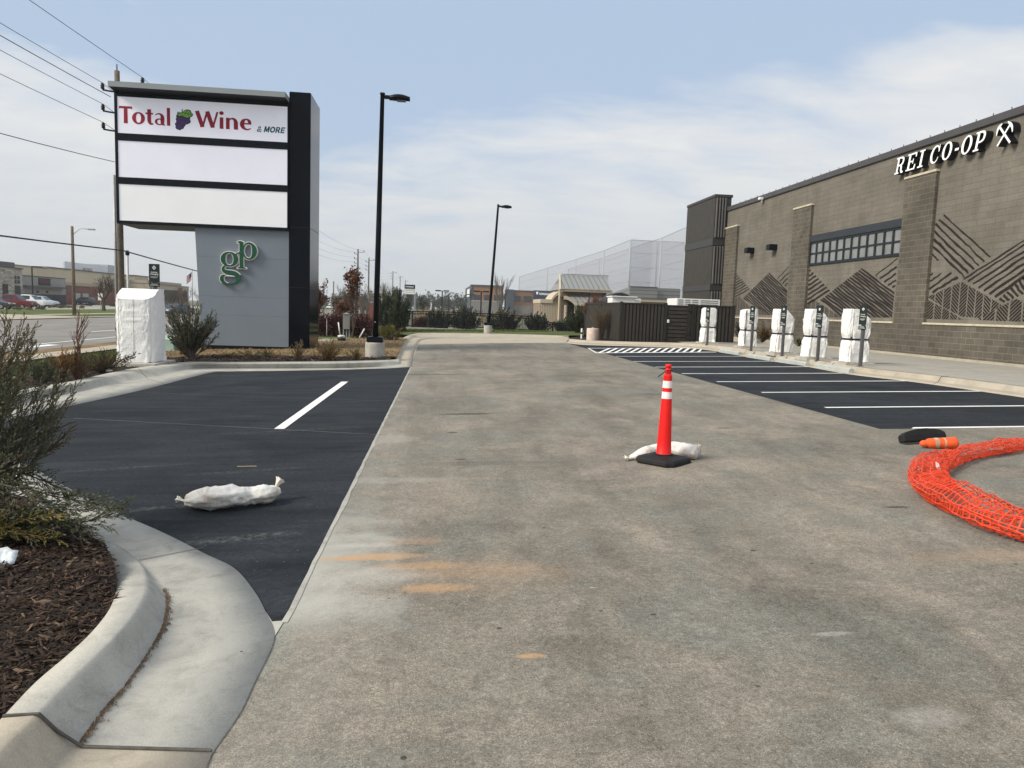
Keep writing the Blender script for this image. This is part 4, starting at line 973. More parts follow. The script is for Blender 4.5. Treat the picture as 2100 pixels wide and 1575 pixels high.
def bar(A, B, w, reg=None, seed=0, k=8, va=0.35):
    ax, ay = A; bx, by_ = B; ln = math.hypot(bx-ax, by_-ay); nx, ny = -(by_-ay)/ln, (bx-ax)/ln
    prev = None
    for i in range(k+1):
        u = i/k; x, y = ax+(bx-ax)*u, ay+(by_-ay)*u; d = wob(seed, 0, i)*w*0.5; ww = w*(1+va*wob(seed, 9, i))/2
        cur = ((x+nx*(d+ww), y+ny*(d+ww)), (x+nx*(d-ww), y+ny*(d-ww)))
        if prev:
            qd = [prev[0], cur[0], cur[1], prev[1]]
            mpoly(clip(qd, reg) if reg else qd)
        prev = cur
def bars(A0, A1, B0, B1, n, frac, reg, seed, k=10):
    for i in range(n):
        u = (i+0.5)/n; a = (A0[0]+(A1[0]-A0[0])*u, A0[1]+(A1[1]-A0[1])*u); b = (B0[0]+(B1[0]-B0[0])*u, B0[1]+(B1[1]-B0[1])*u)
        dx, dy = b[0]-a[0], b[1]-a[1]; ln = math.hypot(dx, dy); sp_ = abs((A1[0]-A0[0])*(-dy/ln)+(A1[1]-A0[1])*(dx/ln))/n
        bar(a, b, sp_*frac, reg, seed+i, k)
def herring(reg, cw, sl, pitch_, frac, x0=0.0, lean=0.0):
    xs = [p[0] for p in reg]; ys = [p[1] for p in reg]
    i0, i1 = int((min(xs)-x0)//cw)-1, int((max(xs)-x0)//cw)+1
    for i in range(i0, i1+1):
        xa = x0+i*cw; s = sl if i % 2 else -sl; y = min(ys)-2*cw*sl
        while y < max(ys)+2*cw*sl:
            g_ = cw*0.07
            q_ = [(xa+g_, y+s*g_), (xa+cw-g_, y+s*(cw-g_)), (xa+cw-g_, y+s*(cw-g_)+pitch_*frac), (xa+g_, y+s*g_+pitch_*frac)]
            q_ = [(px-(py-650)*lean, py) for px, py in q_]
            mpoly(clip(q_, reg)); y += pitch_
A_ = lambda x, y: (1480+x/9.545, 540+y/9.545)
Bq = lambda x, y: (1480+x/3.28, 200+y/3.28)
Cq = lambda x, y: (1820+x/7.5, 560+y/7.5)
Dq = lambda x, y: (1820+x/6.846, 340+y/6.846)
# bay by the metal tower
bars(A_(275,190), A_(240,690), A_(283,185), A_(560,515), 9, 0.48, [A_(283,185), A_(550,500), A_(350,640), A_(238,690), A_(262,190)], 1, 5)
bars(A_(930,180), A_(410,690), A_(1830,1040), A_(1310,1550), 19, 0.74, [A_(930,180), A_(1284,515), A_(1262,1012), A_(940,1012), A_(410,690)], 20, 16)
for i, (a, b) in enumerate((((1090,300),(1322,62)), ((1135,350),(1312,182)), ((1182,402),(1302,290)), ((1232,442),(1292,384)))): bar(A_(*a), A_(*b), 2.3 if i else 1.5, None, 50+i, 5)
herring([A_(236,705), A_(345,640), A_(600,905), A_(600,1012), A_(236,1012)], 5.6, 1.35, 2.0, 0.55, 1505, 0.06)
herring([A_(700,870), A_(725,832), A_(930,1012), A_(690,1012)], 5.6, 1.35, 2.0, 0.55, 1505, 0.06)
# bay with the window
bars(Bq(588,1155), Bq(572,1405), Bq(590,1150), Bq(735,1305), 8, 0.48, [Bq(590,1148), Bq(733,1298), Bq(655,1370), Bq(571,1402), Bq(580,1150)], 60, 6)
bars(Bq(945,1145), Bq(660,1365), Bq(1545,1605), Bq(1260,1825), 19, 0.74, [Bq(945,1145), Bq(1162,1308), Bq(1146,1479), Bq(800,1477), Bq(660,1365)], 80, 18)
for i, (a, b) in enumerate((((1035,1197),(1183,1083)), ((1063,1220),(1179,1138)), ((1093,1243),(1173,1182)), ((1120,1264),(1171,1226)), ((1148,1281),(1168,1264)))): bar(Bq(*a), Bq(*b), 3.6 if i else 2.4, None, 110+i, 6)
herring([Bq(570,1410), Bq(606,1352), Bq(690,1402), Bq(805,1479), Bq(568,1478)], 9.5, 1.30, 3.5, 0.58, 1652, 0.07)
# big bay at the near end
for i, (a, b, w) in enumerate((((790,690),(1445,1285),3.6), ((725,750),(1362,1345),4.4), ((670,815),(1285,1400),4.2), ((655,915),(1212,1455),4.6), ((650,1025),(1135,1510),5.4), ((640,1130),(1080,1562),4.4), ((630,1240),(712,1330),3.2))): bar(Dq(*a), Dq(*b), w, None, 130+i, 12, 0.6)
for i in range(9):
    a = ((1170,95),(1235,125),(1315,170),(1395,220),(1480,270),(1565,320),(1650,365))[i] if i < 7 else None
    if a is None: break
    bar(Cq(*a), Cq(a[0]+1500, a[1]-960-8*i), 3.3+0.35*i, None, 150+i, 14, 0.6)
for i, (a, b, w) in enumerate((((628,62),(700,0),3.0), ((628,145),(830,5),3.2), ((618,262),(985,-5),3.8), ((690,302),(1078,58),5.0))): bar(Cq(*a), Cq(*b), w, None, 170+i, 9, 0.6)
herring([Cq(612,362), Cq(850,260), Cq(1130,128), Cq(1300,225), Cq(1560,370), Cq(1770,490), Cq(1410,690), Cq(1140,668), Cq(900,545), Cq(730,440)], 16.6, 1.12, 7.4, 0.72, 1831, 0.085)
herring([Cq(600,380), Cq(720,445), Cq(905,560), Cq(1140,680), Cq(1150,716), Cq(572,704)], 16.6, 1.12, 6.4, 0.72, 1831, 0.085)
herring([Cq(1400,695), Cq(1780,495), Cq(1980,395), Cq(2120,470), Cq(2120,752), Cq(1395,722)], 27, 1.05, 7.8, 0.72, 1852, 0.085)
for i in range(9): bar(Cq(1720+62*i, 392-55*i), Cq(1800+70*i, 450-30*i), 5.6, [Cq(1700, 400), Cq(2120, 30), Cq(2120, 330), Cq(1810, 470)], 190+i, 4)
mur.build('mural', MAT['mural'], store)
# window band
wz = lambda x, y: onX(1640+x/9.545, 420+y/9.545, XW_-0.05)
a, b, c_, d_ = wz(225, 605), wz(2000, 268), wz(205, 1185), wz(215, 725)
y1w, y0w = a.y, pil[2][1]+0.005
z_top, z_hd, z_bot = (a.z+b.z)/2, (d_.z+wz(1980, 445).z)/2, (c_.z+wz(1925, 1000).z)/2
win = MB(); win.box((XW_-0.06, y0w, z_bot), (XW_-0.003, y1w, z_bot+0.10)); win.box((XW_-0.06, y0w, z_hd-0.08), (XW_-0.003, y1w, z_hd-0.002))
ncol = 12; pw = (y1w-y0w)/ncol*1.0
zm = (z_bot+z_hd)/2
for k in range(ncol+1):
    y = y1w-k*pw
    if y < y0w-0.01: break
    w = 0.055; win.box((XW_-0.062, max(y0w, y-w), z_bot+0.101), (XW_-0.003, min(y1w, y+w), z_hd-0.081))
for k in range(ncol): win.box((XW_-0.058, y1w-(k+1)*pw+0.056, zm-0.035), (XW_-0.003, y1w-k*pw-0.056, zm+0.035))
wf = win.build('window', MAT['win_frame'], store)
mb = MB()
for k in range(ncol):
    for za_, zb3 in ((z_bot+0.101, zm-0.036), (zm+0.036, z_hd-0.081)):
        mb.box((XW_-0.022, y1w-(k+1)*pw+0.056, za_), (XW_-0.004, y1w-k*pw-0.056, zb3))
mb.build('pane', MAT['glass'], wf)
mb = MB(); mb.bbox((XW_-0.10, y0w, z_hd), (XW_-0.003, y1w, z_top), 0.01); mb.build('window_header', M('steel_header', (0.030, 0.036, 0.044), 0.5, 0.1, 2), store)
# wall lights
for (x, y) in ((1537, 513), (1583, 506.5)):
    p = onX(x, y, XW_-0.2); mb = MB(); mb.bbox((XW_-0.42, p.y-0.22, p.z-0.16), (XW_-0.004, p.y+0.22, p.z+0.13), 0.02); mb.build('wall_light', MAT['black_metal'], store)
p = onX(1560, 407, XW_-0.2); mb = MB(); mb.bbox((XW_-0.3, p.y-0.12, p.z-0.08), (XW_-0.09, p.y+0.12, p.z+0.06), 0.02); mb.box((XW_-0.16, p.y-0.03, p.z-0.2), (XW_-0.085, p.y+0.03, p.z-0.081)); mb.build('security_camera', MAT['white'], store)
# metal tower
Xt = onY(1466.5, 430, Yfar).x; ZT = onX(1466.5, 401, Xt).z; Yt2 = onX(1410, 430, Xt).y
def zat(py): return onX(1460, py, Xt).z
bands = [(ZT, zat(489)), (zat(500), zat(583)), (zat(592), 0.2)]
tw = MB(); tw.box((Xt+0.03, Yfar+0.03, 0.1), (XW_+0.2, Yt2-0.03, ZT-0.05)); tw.build('tower_core', MAT['tower_dark'], store)
tw = MB(); gv = MB()
for (za_, zb3) in bands:
    n = 46; pr_ = []
    for i in range(n):
        y0 = lerp(Yfar+0.01, Yt2-0.03, i/n); y1 = lerp(Yfar+0.01, Yt2-0.03, (i+1)/n); q_ = (y1-y0)
        pr_ += [(Xt+0.012, y0), (Xt+0.012, y0+q_*0.35), (Xt-0.028, y0+q_*0.5), (Xt-0.028, y0+q_*0.85)]
    for i in range(len(pr_)-1): tw.quad((pr_[i][0], pr_[i][1], zb3), (pr_[i+1][0], pr_[i+1][1], zb3), (pr_[i+1][0], pr_[i+1][1], za_-0.12), (pr_[i][0], pr_[i][1], za_-0.12))
    n = 4
    wq = (XW_-0.05-Xt)/n
    for i in range(n):
        x0 = Xt+0.30*wq+i*wq*0.92; gv.box((x0, Yfar-0.10, zb3+0.05), (x0+wq*0.32, Yfar+0.02, za_-0.14))
fixnormals(tw.build('ribbed_cladding', MAT['tower_metal'], store)); gv.build('vertical_fin', M('fin_grey', (0.15, 0.145, 0.14), 0.5, 0.1, 2), store)
tw = MB(); tw.bbox((Xt-0.06, Yfar-0.06, ZT-0.10), (XW_+0.25, Yt2, ZT+0.06), 0.01)
for (za_, zb3) in ((bands[0][1], bands[1][0]), (bands[1][1], bands[2][0])): tw.bbox((Xt-0.05, Yfar-0.05, zb3-0.1), (XW_+0.2, Yt2-0.01, za_), 0.01)
tw.build('fascia_band', MAT['tower_dark'], store)
# slab letters
XL = XW_-0.27; frL = Frame((XL, 0, 0), (0, -1, 0), (0, 0, 1), (-1, 0, 0))
zl0 = onX(1837, 357.5, XL).z; zl1 = onX(1841, 324.5, XL).z
def slab(ch):
    W = 0.155; s_ = 0.085
    if ch == 'R': return [PL([(0.14,0),(0.32,0),(0.32,1),(0.14,1)]), PL([(0,0),(0.46,0),(0.46,s_),(0,s_)]), PL([(0,1-s_),(0.3,1-s_),(0.3,1),(0,1)]), S([(0.25,0.955),(0.55,0.955),(0.76,0.88),(0.80,0.73),(0.74,0.58),(0.55,0.50),(0.3,0.50)], [0.09,0.10,0.15,0.18,0.15,0.10,0.09]), S([(0.50,0.50),(0.66,0.40),(0.70,0.2),(0.78,0.06),(0.96,0.06)], [0.10,0.16,0.17,0.14,0.10])]
    if ch == 'E': return [PL([(0.14,0),(0.34,0),(0.34,1),(0.14,1)]), PL([(0,0),(0.95,0),(0.98,0.30),(0.88,0.30),(0.80,s_),(0,s_)]), PL([(0,1-s_),(0.82,1-s_),(0.86,0.74),(0.96,0.74),(0.95,1),(0,1)]), PL([(0.3,0.47),(0.62,0.47),(0.62,0.36),(0.70,0.36),(0.70,0.66),(0.62,0.66),(0.62,0.55),(0.3,0.55)])]
    if ch == 'I': return [PL([(0.32,0),(0.70,0),(0.70,1),(0.32,1)]), PL([(0,0),(1,0),(1,s_),(0,s_)]), PL([(0,1-s_),(1,1-s_),(1,1),(0,1)])]
    if ch == 'C': return [S([(0.90,0.66),(0.82,0.86),(0.58,0.965),(0.28,0.85),(0.13,0.5),(0.28,0.15),(0.58,0.035),(0.80,0.12),(0.93,0.32)], [0.10,0.10,0.08,0.16,0.23,0.16,0.08,0.08,0.06]), PL([(0.84,0.62),(0.95,0.62),(0.95,1.0),(0.88,1.0)])]
    if ch == 'O': return [RG(0.5, 0.5, 0.385, 0.46, 0.23, 0.09)]
    if ch == '-': return [PL([(0,0.36),(1,0.36),(1,0.49),(0,0.49)])]
    if ch == 'P': return [PL([(0.16,0),(0.38,0),(0.38,1),(0.16,1)]), PL([(0,0),(0.54,0),(0.54,s_),(0,s_)]), PL([(0,1-s_),(0.4,1-s_),(0.4,1),(0,1)]), S([(0.3,0.955),(0.58,0.955),(0.82,0.87),(0.88,0.70),(0.82,0.53),(0.58,0.44),(0.3,0.44)], [0.09,0.10,0.16,0.20,0.16,0.10,0.09])]
sh = 0.20
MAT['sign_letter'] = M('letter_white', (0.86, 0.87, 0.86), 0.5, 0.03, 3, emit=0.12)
LX = [('R',115,272),('E',285,452),('I',465,572),('C',642,808),('O',825,1000),('-',1022,1096),('O',1120,1310),('P',1320,1512)]
hz = zl1-zl0; lets = []
for ch, x0, x1 in LX:
    py = 230+(965-(x0-115)*0.29-130)/7.5
    u0 = -onX(1820+x0/7.5, py, XL).y; u1 = -onX(1820+x1/7.5, py, XL).y-sh*hz*(0.9 if ch != '-' else 0.45)
    mb = MB(); lay = 0
    for pc in slab(ch):
        vs, fs = pc; vs2 = [(x*(u1-u0)+sh*y*hz, y*hz, 0) for x, y, z in vs]
        put(mb, (vs2, fs), frL, 0.0015*lay, 1, 1, u0, zl0, mi=0, depth=0.015+0.0015*lay, mside=1)
        put(mb, (vs2, fs), frL, -0.017, 1, 1, u0, zl0, mi=1, depth=0.24); lay += 1
    mb.build('letter', [MAT['sign_letter'], MAT['ink']], store)
ax = lambda x, y: (-onX(1820+x/7.5, 230+y/7.5, XL).y, onX(1820+x/7.5, 230+y/7.5, XL).z)
u_ = abs(ax(1800, 300)[0]-ax(1807.5, 300)[0])/7.5
lay = 0; mb = MB()
for pts, ws in (([(1685,525),(1885,190)], [24,22]), ([(1853,143),(1895,182),(1918,235),(1920,302)], [10,34,26,10]), ([(1885,468),(1735,240)], [26,26]), ([(1770,175),(1722,228),(1692,290),(1680,365)], [10,32,24,10])):
    P2 = [ax(*p) for p in pts]; W2 = [w*u_ for w in ws]
    pc = S(P2, W2, sm=len(P2) > 2)
    put(mb, pc, frL, 0.0015*lay, depth=0.015+0.0015*lay, mi=0, mside=1); put(mb, pc, frL, -0.017, depth=0.24, mi=1); lay += 1
mb.build('crossed_axes_emblem', [MAT['sign_letter'], MAT['ink']], store)

# ------------------------------------------------------------------ wrapped chargers and their sign posts
def cloth(name):
    m, t, b, o = nt(name); v = objc(t)
    L(t, ramp(t, noise_n(t, v, 2.2, 5, 0.6, 0.5), [(0.3, (0.82, 0.82, 0.81)), (0.7, (0.90, 0.90, 0.89))]), b.inputs['Base Color'])
    b.inputs['Roughness'].default_value = 0.55; b.inputs['Specular IOR Level'].default_value = 0.3
    rn = N(t, 'TexNoise', noise_type='RIDGED_MULTIFRACTAL'); rn.inputs['Scale'].default_value = 4.5; rn.inputs['Detail'].default_value = 3; rn.inputs['Distortion'].default_value = 0.8; L(t, mapv(t, v, 1.2, 1.2, 1.0), rn.inputs['Vector']); n1 = rn.outputs[0]; n2 = noise_n(t, mapv(t, v, 1.6, 1.6, 0.6), 14, 4, 0.6, 0.8)
    bump(t, b, math_n(t, 'ADD', math_n(t, 'MULTIPLY', n1, 0.30), math_n(t, 'MULTIPLY', n2, 0.55)), 0.8, 0.04); return m
MAT['cloth'] = cloth('white_cover_cloth')
MAT['strap'] = M('black_strap', (0.02, 0.02, 0.025), 0.7, 0.2, 10)
MAT['post_grey'] = M('post_grey', (0.13, 0.13, 0.135), 0.45, 0.1, 4, metal=0.3)
MAT['sign_dark'] = M('sign_dark_green', (0.011, 0.021, 0.021), 0.5, 0.1, 3)
def cover(t, c, a0, b0, h, topf, seed, waist=None, flare=1.0, nk=96, nz=92):
    rings = []
    for i in range(nz+1):
        u = i/nz; s = 1.0
        if waist: 
            g_ = math.exp(-((u-waist)/0.075)**2); s = 1.0-0.13*g_+0.05*math.sin(math.pi*min(1, max(0, (u-waist)/(1-waist))))
            if u < waist: s += 0.05*math.sin(math.pi*min(1, u/waist))+0.04*(1-u/waist)*flare
        else: s = 1.0+0.03*math.sin(math.pi*u)
        rg = []
        for k in range(nk):
            th = 2*math.pi*k/nk; cx_, sy_ = math.cos(th), math.sin(th); e = 0.33
            x = a0*math.copysign(abs(cx_)**e, cx_); y = b0*math.copysign(abs(sy_)**e, sy_)
            q = Vector((math.cos(th)*1.5, math.sin(th)*1.5, u*h*1.4+seed*3))
            w = 0.014*noise.fractal(q*1.8, 0.8, 2.0, 4)+0.012*(noise.ridged_multi_fractal(Vector((q.x*4.2, q.y*4.2, q.z*3.0)), 1.0, 2.0, 3, 1.0, 2.0)-1.0)+0.010*(noise.ridged_multi_fractal(q*2.2, 1.0, 2.0, 3, 1.0, 2.0)-1.0)
            if waist: w += (0.016*math.sin(th*9+seed)+0.010*math.sin(th*17+seed*3))*math.exp(-((u-waist)/0.14)**2)
            w += (0.022*math.sin(th*6+seed*2)+0.012*math.sin(th*11+seed))*max(0, 1-u*5)
            x *= s+w/a0*0.9; y *= s+w/b0*0.9
            z = u*h
            z = min(z, topf(x, y)+0.012*noise.noise(q*2.0))
            if u == 0: z = 0.01+0.008*math.sin(th*7+seed)
            rg.append(c+Vector((x, y, max(z, 0.0))))
        rings.append(rg)
    last = rings[-1]; cc = sum(last, Vector())/len(last)
    for f in (0.93, 0.75, 0.5, 0.25, 0.02):
        rg = []
        for p in last:
            q = cc.lerp(p, f); z = topf(q.x-c.x, q.y-c.y)+0.012*noise.noise(Vector((q.x*3, q.y*3, seed))); rg.append(Vector((q.x, q.y, c.z+min(z, h))))
        rings.append(rg)
    mb = MB(); mb.rings(rings); o = mb.build('cover', MAT['cloth'], t, True)
    return rings
def strap_loop(t, rings, i, out=0.016, w=0.046):
    rg = rings[i]; c = sum(rg, Vector())/len(rg); mb = MB(); n = len(rg); r4 = []
    for p in rg:
        d = (p-c); d.z = 0; d.normalize(); z = c.z
        q = Vector((p.x, p.y, z))+d*out; r4.append([q+d*0.006+Vector((0,0,-w/2)), q+d*0.008+Vector((0,0,w/2)), q-d*0.02+Vector((0,0,w/2)), q-d*0.02+Vector((0,0,-w/2))])
    r4.append(r4[0]); mb.rings(r4, cap=False); return mb
MAT['sign_print'] = M('sign_print', (0.72, 0.74, 0.72), 0.5)
def sign_blade(t, b, h_, w_, fr, z0, z1, split=True):
    # tall dark sign: one big plate and small ones below it, front in frame fr (u,v,w)
    H_ = z1-z0
    def plate(name, v0, v1):
        mb = MB(); u0, u1 = -w_/2, w_/2
        f = [fr(u0, v0, 0.012), fr(u1, v0, 0.012), fr(u1, v1, 0.012), fr(u0, v1, 0.012)]; k = [fr(u0, v0, -0.012), fr(u1, v0, -0.012), fr(u1, v1, -0.012), fr(u0, v1, -0.012)]
        mb.add(f+k, [(0,1,2,3),(7,6,5,4),(0,4,5,1),(1,5,6,2),(2,6,7,3),(3,7,4,0)]); return mb.build(name, MAT['sign_dark'], t)
    if split: lo_ = plate('lower_plate', z0, z0+0.155*H_)
    else: lo_ = plate('lower_plate', z0, z0+0.185*H_)
    bl_ = plate('sign_blade', z0+0.20*H_, z1)
    cy_ = z1-0.165*H_; dR = 0.20*w_; mb = MB()
    put(mb, curve_mesh([[(dR, 0), (0, dR*1.1), (-dR, 0), (0, -dR*1.1)], [(dR*0.42, 0), (0, dR*0.46), (-dR*0.42, 0), (0, -dR*0.46)]]), fr, 0.0145, ox=0, oy=cy_)
    put(mb, curve_mesh([[(dR*0.2, 0), (0, dR*0.22), (-dR*0.2, 0), (0, -dR*0.22)]]), fr, 0.0145, ox=0, oy=cy_); mb.build('diamond_emblem', MAT['sign_print'], bl_)
    for s_, v, sz in (('Vehicle', 0.60, 0.62), ('Charging', 0.52, 0.78)):
        mb = MB(); tm = text_mesh(s_, 1.0, 0.01); xs = [p[0] for p in tm[0]]; k = w_*sz/(max(xs)-min(xs)); put(mb, tm, fr, 0.0145, k, k*1.05, 0, z0+v*H_); mb.build('sign_word', MAT['sign_print'], bl_)
    # fine print too small to read in the photo: rows of short dashes
    r2 = random.Random(5)
    for par, rows in ((bl_, ((0.435, 0.34, 0.011), (0.408, 0.34, 0.011), (0.38, 0.22, 0.010))), (lo_, ((0.105, 0.30, 0.02), (0.055, 0.40, 0.02)))):
        mb = MB()
        for v, hw, th in rows:
            x = -hw*w_
            while x < hw*w_:
                l = r2.uniform(0.05, 0.11)*w_; x2 = min(x+l, hw*w_); put(mb, PL([(x, 0), (x2, 0), (x2, th*H_), (x, th*H_)]), fr, 0.0145, oy=z0+v*H_); x += l+0.025*w_
        mb.build('fine_print', MAT['sign_print'], par)
ch_lab = ['white wrapped charger with rounded top farthest away against the brown enclosure', 'white wrapped charger with a long black zip line, second from the enclosure', 'middle white wrapped charger in front of the stone pilaster', 'white wrapped charger with hem flaring out at the left foot', 'nearest and largest white wrapped charger of the row by the store']
sg_lab = ['grey post with dark charging sign in front of the farthest wrapped charger', 'grey post with dark charging sign at the second charger from the enclosure', 'grey post with dark charging sign at the middle wrapped charger', 'grey post with dark charging sign at the second nearest charger', 'grey post with dark charging sign at the nearest wrapped charger']
CHD = [(1450, 705, 33, 631, 0), (1532, 714, 37, 633.5, 0), (1603, 727, 46, 634, 1), (1671, 737, 51, 634, 1), (1754, 748, 58, 634, 1)]
PST = [(1450, 707, 629.5, 4), (1540, 720, 627.5, 6), (1603.5, 730.5, 627, 7), (1676, 739.5, 626.5, 8), (1764, 751, 625.5, 9)]
for i, (px, pb, wpx, ptop, var) in enumerate(CHD):
    c = G(px, pb-2, 0.15)+Vector((0.14, 0.34, 0)); c.z = zt(c.x, c.y)+0.17; s = scale_at(c); w = wpx*s; h = onY(px+2, ptop, c.y).z-c.z
    t = thing('wrapped_charger', ch_lab[i], 'charger', (c.x, c.y, c.z-0.08), 'wrapped chargers along the store walk')
    mb = MB(); mb.bbox((c.x-w*0.55, c.y-0.40, c.z-0.12), (c.x+w*0.55, c.y+0.40, c.z), 0.012); mb.build('concrete_pad', MAT['conc_base'], t)
    a0, b0 = w*0.40, 0.22
    if var: tf = lambda x, y, a=a0, h=h: h-max(0, (x+a*0.05))*0.30/a
    elif i == 0: tf = lambda x, y, a=a0, h=h: h-0.45*max(0, abs(x)-a*0.62)/a*0.5
    else: tf = lambda x, y, a=a0, h=h: h-0.10*max(0, -x)/a*0.6
    rg = cover(t, c, a0, b0, h, tf, 2.3*i+1, waist=0.44 if i else 0.45)
    mb = strap_loop(t, rg, round(92*0.44)); 
    k_ = rg[40][int(96*0.66)]; mb.box((-0.012, -0.02, -0.01), (0.012, 0.0, 0.07), at=Vector((k_.x, k_.y-0.01, k_.z)))
    mb.build('strap', MAT['strap'], t)
    if i == 1:                                # zip line down the front
        mb = MB(); pts = [rg[j][int(96*0.70)]+Vector((0, -0.008, 0)) for j in range(6, 88)]; mb.tube(pts, 0.014, 5); mb.build('zip', MAT['strap'], t); mb = MB(); pts = [rg[j][int(96*0.765)]+Vector((0, -0.008, 0)) for j in range(4, 42)]; mb.tube(pts, 0.011, 5); mb.build('zip', MAT['strap'], t)
    else:
        mb = MB(); pts = [rg[j][int(96*0.70)]+Vector((0, -0.002, 0)) for j in range(6, 88)]; mb.tube(pts, 0.006, 5); mb.build('seam', M('seam_grey', (0.5, 0.5, 0.5)), t)
for i, (px, pb, pt, pw_) in enumerate(PST):
    b = G(px, pb, 0.12); h = onY(px+3, pt, b.y).z-b.z; s = scale_at(b)
    t = thing('charging_sign_post', sg_lab[i], 'sign post', b, 'charging sign posts along the store walk')
    mb = MB(); mb.bbox((-0.04, -0.04, 0), (0.04, 0.04, h-0.02), 0.006, at=b); mb.bbox((-0.075, -0.075, 0), (0.075, 0.075, 0.012), 0.003, at=b); mb.build('post', MAT['post_grey'], t)
    ang = R(28); u = Vector((math.sin(ang)*1.0, -math.cos(ang), 0)); w = Vector((-math.cos(ang), -math.sin(ang), 0))
    sign_blade(t, b, h, 0.20, Frame(b+w*0.055, u, (0, 0, 1), w), h*0.60, h)
for i, (a, b_) in enumerate((((1481, 723), (1515, 728.5)), ((1538, 733), (1579, 740.5)), ((1604, 743), (1650, 750.5)), ((1680, 755), (1740, 764.5)))):
    A, B = G(*a, 0.0), G(*b_, 0.0); mid = (A+B)/2
    t = thing('wheel_stop', ['pale concrete wheel stop farthest along the kerb', 'pale concrete wheel stop second farthest along the kerb', 'pale concrete wheel stop second nearest along the kerb', 'pale concrete wheel stop nearest the camera along the kerb'][i], 'wheel stop', mid, 'wheel stops along the charger kerb')
    d = Vector((0, 1, 0)); ln = 1.75; rg = []
    for u in (-0.5, -0.47, 0.47, 0.5):
        k_ = 0.9 if abs(u) > 0.48 else 1.0
        z0 = zt(mid.x, mid.y)+0.006; rg.append([Vector((mid.x+dx*k_, mid.y+u*ln, z0+dz*k_)) for dx, dz in ((-0.09, 0), (-0.075, 0.09), (-0.045, 0.125), (0.045, 0.125), (0.075, 0.09), (0.09, 0))])
    mb = MB(); mb.rings(rg); fixnormals(mb.build('concrete_bar', M('stop_concrete%d' % i, (0.40, 0.42, 0.40), 0.85, 0.15, 6, bmp=0.1), t))
    mb = MB()
    for u in (-0.3, 0.3): mb.lathe([(0.018, 0.126), (0.016, 0.132)], (mid.x, mid.y+u*ln, zt(mid.x, mid.y)), 10)
    mb.build('anchor_pin', MAT['galv'], t)

# big wrapped charger on the left island
c = G(291, 741, 0.21); s = scale_at(c); w = 82*s; h = onY(291, 592, c.y).z-c.z
t = thing('wrapped_charger', 'big white wrapped charger with sloping top on the left island', 'charger', (c.x, c.y, c.z-0.1))
mb = MB(); mb.bbox((c.x-w*0.50, c.y-0.75, c.z-0.18), (c.x+w*0.58, c.y+0.75, c.z), 0.02); mb.build('concrete_pad', MAT['conc_base'], t)
a0, b0 = w*0.44, 0.48
tf = lambda x, y: h-max(0, (-0.05-y))*0.62
rg = cover(t, c, a0, b0, h, tf, 21, nk=128, nz=120)
MAT['seam_pale'] = M('seam_pale', (0.6, 0.6, 0.6))
for f in (0.675, 0.755, 0.86):
    mb = MB(); pts = [rg[j][int(128*f)]+Vector((0, -0.002, 0)) for j in range(4, 113)]; mb.tube(pts, 0.006, 5); mb.build('seam', MAT['seam_pale'], t)
mb = MB(); p = rg[54][int(128*0.60)]; mb.bbox((-0.03, -0.02, -0.05), (0.03, 0.02, 0.05), 0.008, at=p); mb.build('strap_buckle', MAT['strap'], t)
b = G(318, 735, 0.12)+Vector((0.0, 1.3, 0)); b.z = zt(b.x, b.y)+0.12
h2_ = onY(318, 541.5, b.y).z-b.z
t = thing('charging_sign_post', 'tall dark vehicle charging sign standing behind the big wrapped charger', 'sign post', b)
bb = Vector((onY(318, 560, b.y).x, b.y, b.z))
mb = MB(); mb.bbox((-0.045, -0.045, 0), (0.045, 0.045, h2_-0.02), 0.006, at=bb); mb.build('post', MAT['post_grey'], t)
zb4 = onY(318, 588, b.y).z-b.z
ws_ = 20.5*scale_at(bb)
sign_blade(t, bb, h2_, ws_, Frame(bb+Vector((0, -0.06, 0)), (1, 0, 0), (0, 0, 1), (0, -1, 0)), zb4, h2_, False)

# ------------------------------------------------------------------ brown enclosure
MAT['brown'] = M('brown_board', (0.046, 0.041, 0.035), 0.7, 0.15, 3)
MAT['brown2'] = M('brown_frame', (0.026, 0.023, 0.020), 0.65, 0.15, 3)
e0 = G(1271, 699, 0.14); Ye = e0.y; e1x = onY(1503, 660, Ye).x; Hz = onY(1273, 620, Ye).z; Hz1 = onY(1495, 627, Ye).z; Hz = (Hz+Hz1)/2; zb5 = min(zt(e0.x, Ye), zt(e1x, Ye))+0.10
enc = thing('enclosure', 'dark brown board enclosure with a gate beside the store', 'enclosure', (e0.x, Ye, zb5))
gx0, gx1 = onY(1366, 660, Ye).x, onY(1409, 660, Ye).x
def boards(x0, x1, horiz=False, p0=None, axis='x', Y=Ye, name='board_panel'):
    mb = MB(); w = 0.17
    if not horiz:
        n = max(1, int(round((x1-x0)/w)))
        for i in range(n):
            a, b = lerp(x0, x1, i/n), lerp(x0, x1, (i+1)/n); q_ = b-a
            for (u0, u1, dpt) in ((0, 0.6, 0.0), (0.6, 1.0, 0.06)):
                lo, hi = a+q_*u0, a+q_*u1
                if axis == 'x': mb.box((lo, Y-0.03+dpt, zb5+0.04), (hi, Y+0.065, Hz-0.08), 1 if dpt else 0)
                else: mb.box((Y-0.03+dpt, lo, zb5+0.04), (Y+0.065, hi, Hz-0.08), 1 if dpt else 0)
    else:
        n = 9
        for i in range(n):
            z0, z1 = lerp(zb5+0.12, Hz-0.10, i/n), lerp(zb5+0.12, Hz-0.10, (i+1)/n)
            mb.box((x0, Y-0.025, z0), (x1, Y+0.03, z0+(z1-z0)*0.72)); mb.box((x0, Y+0.015, z0+(z1-z0)*0.72), (x1, Y+0.03, z1), 1)
    return mb.build(name, [MAT['brown'], MAT['brown2']], enc)
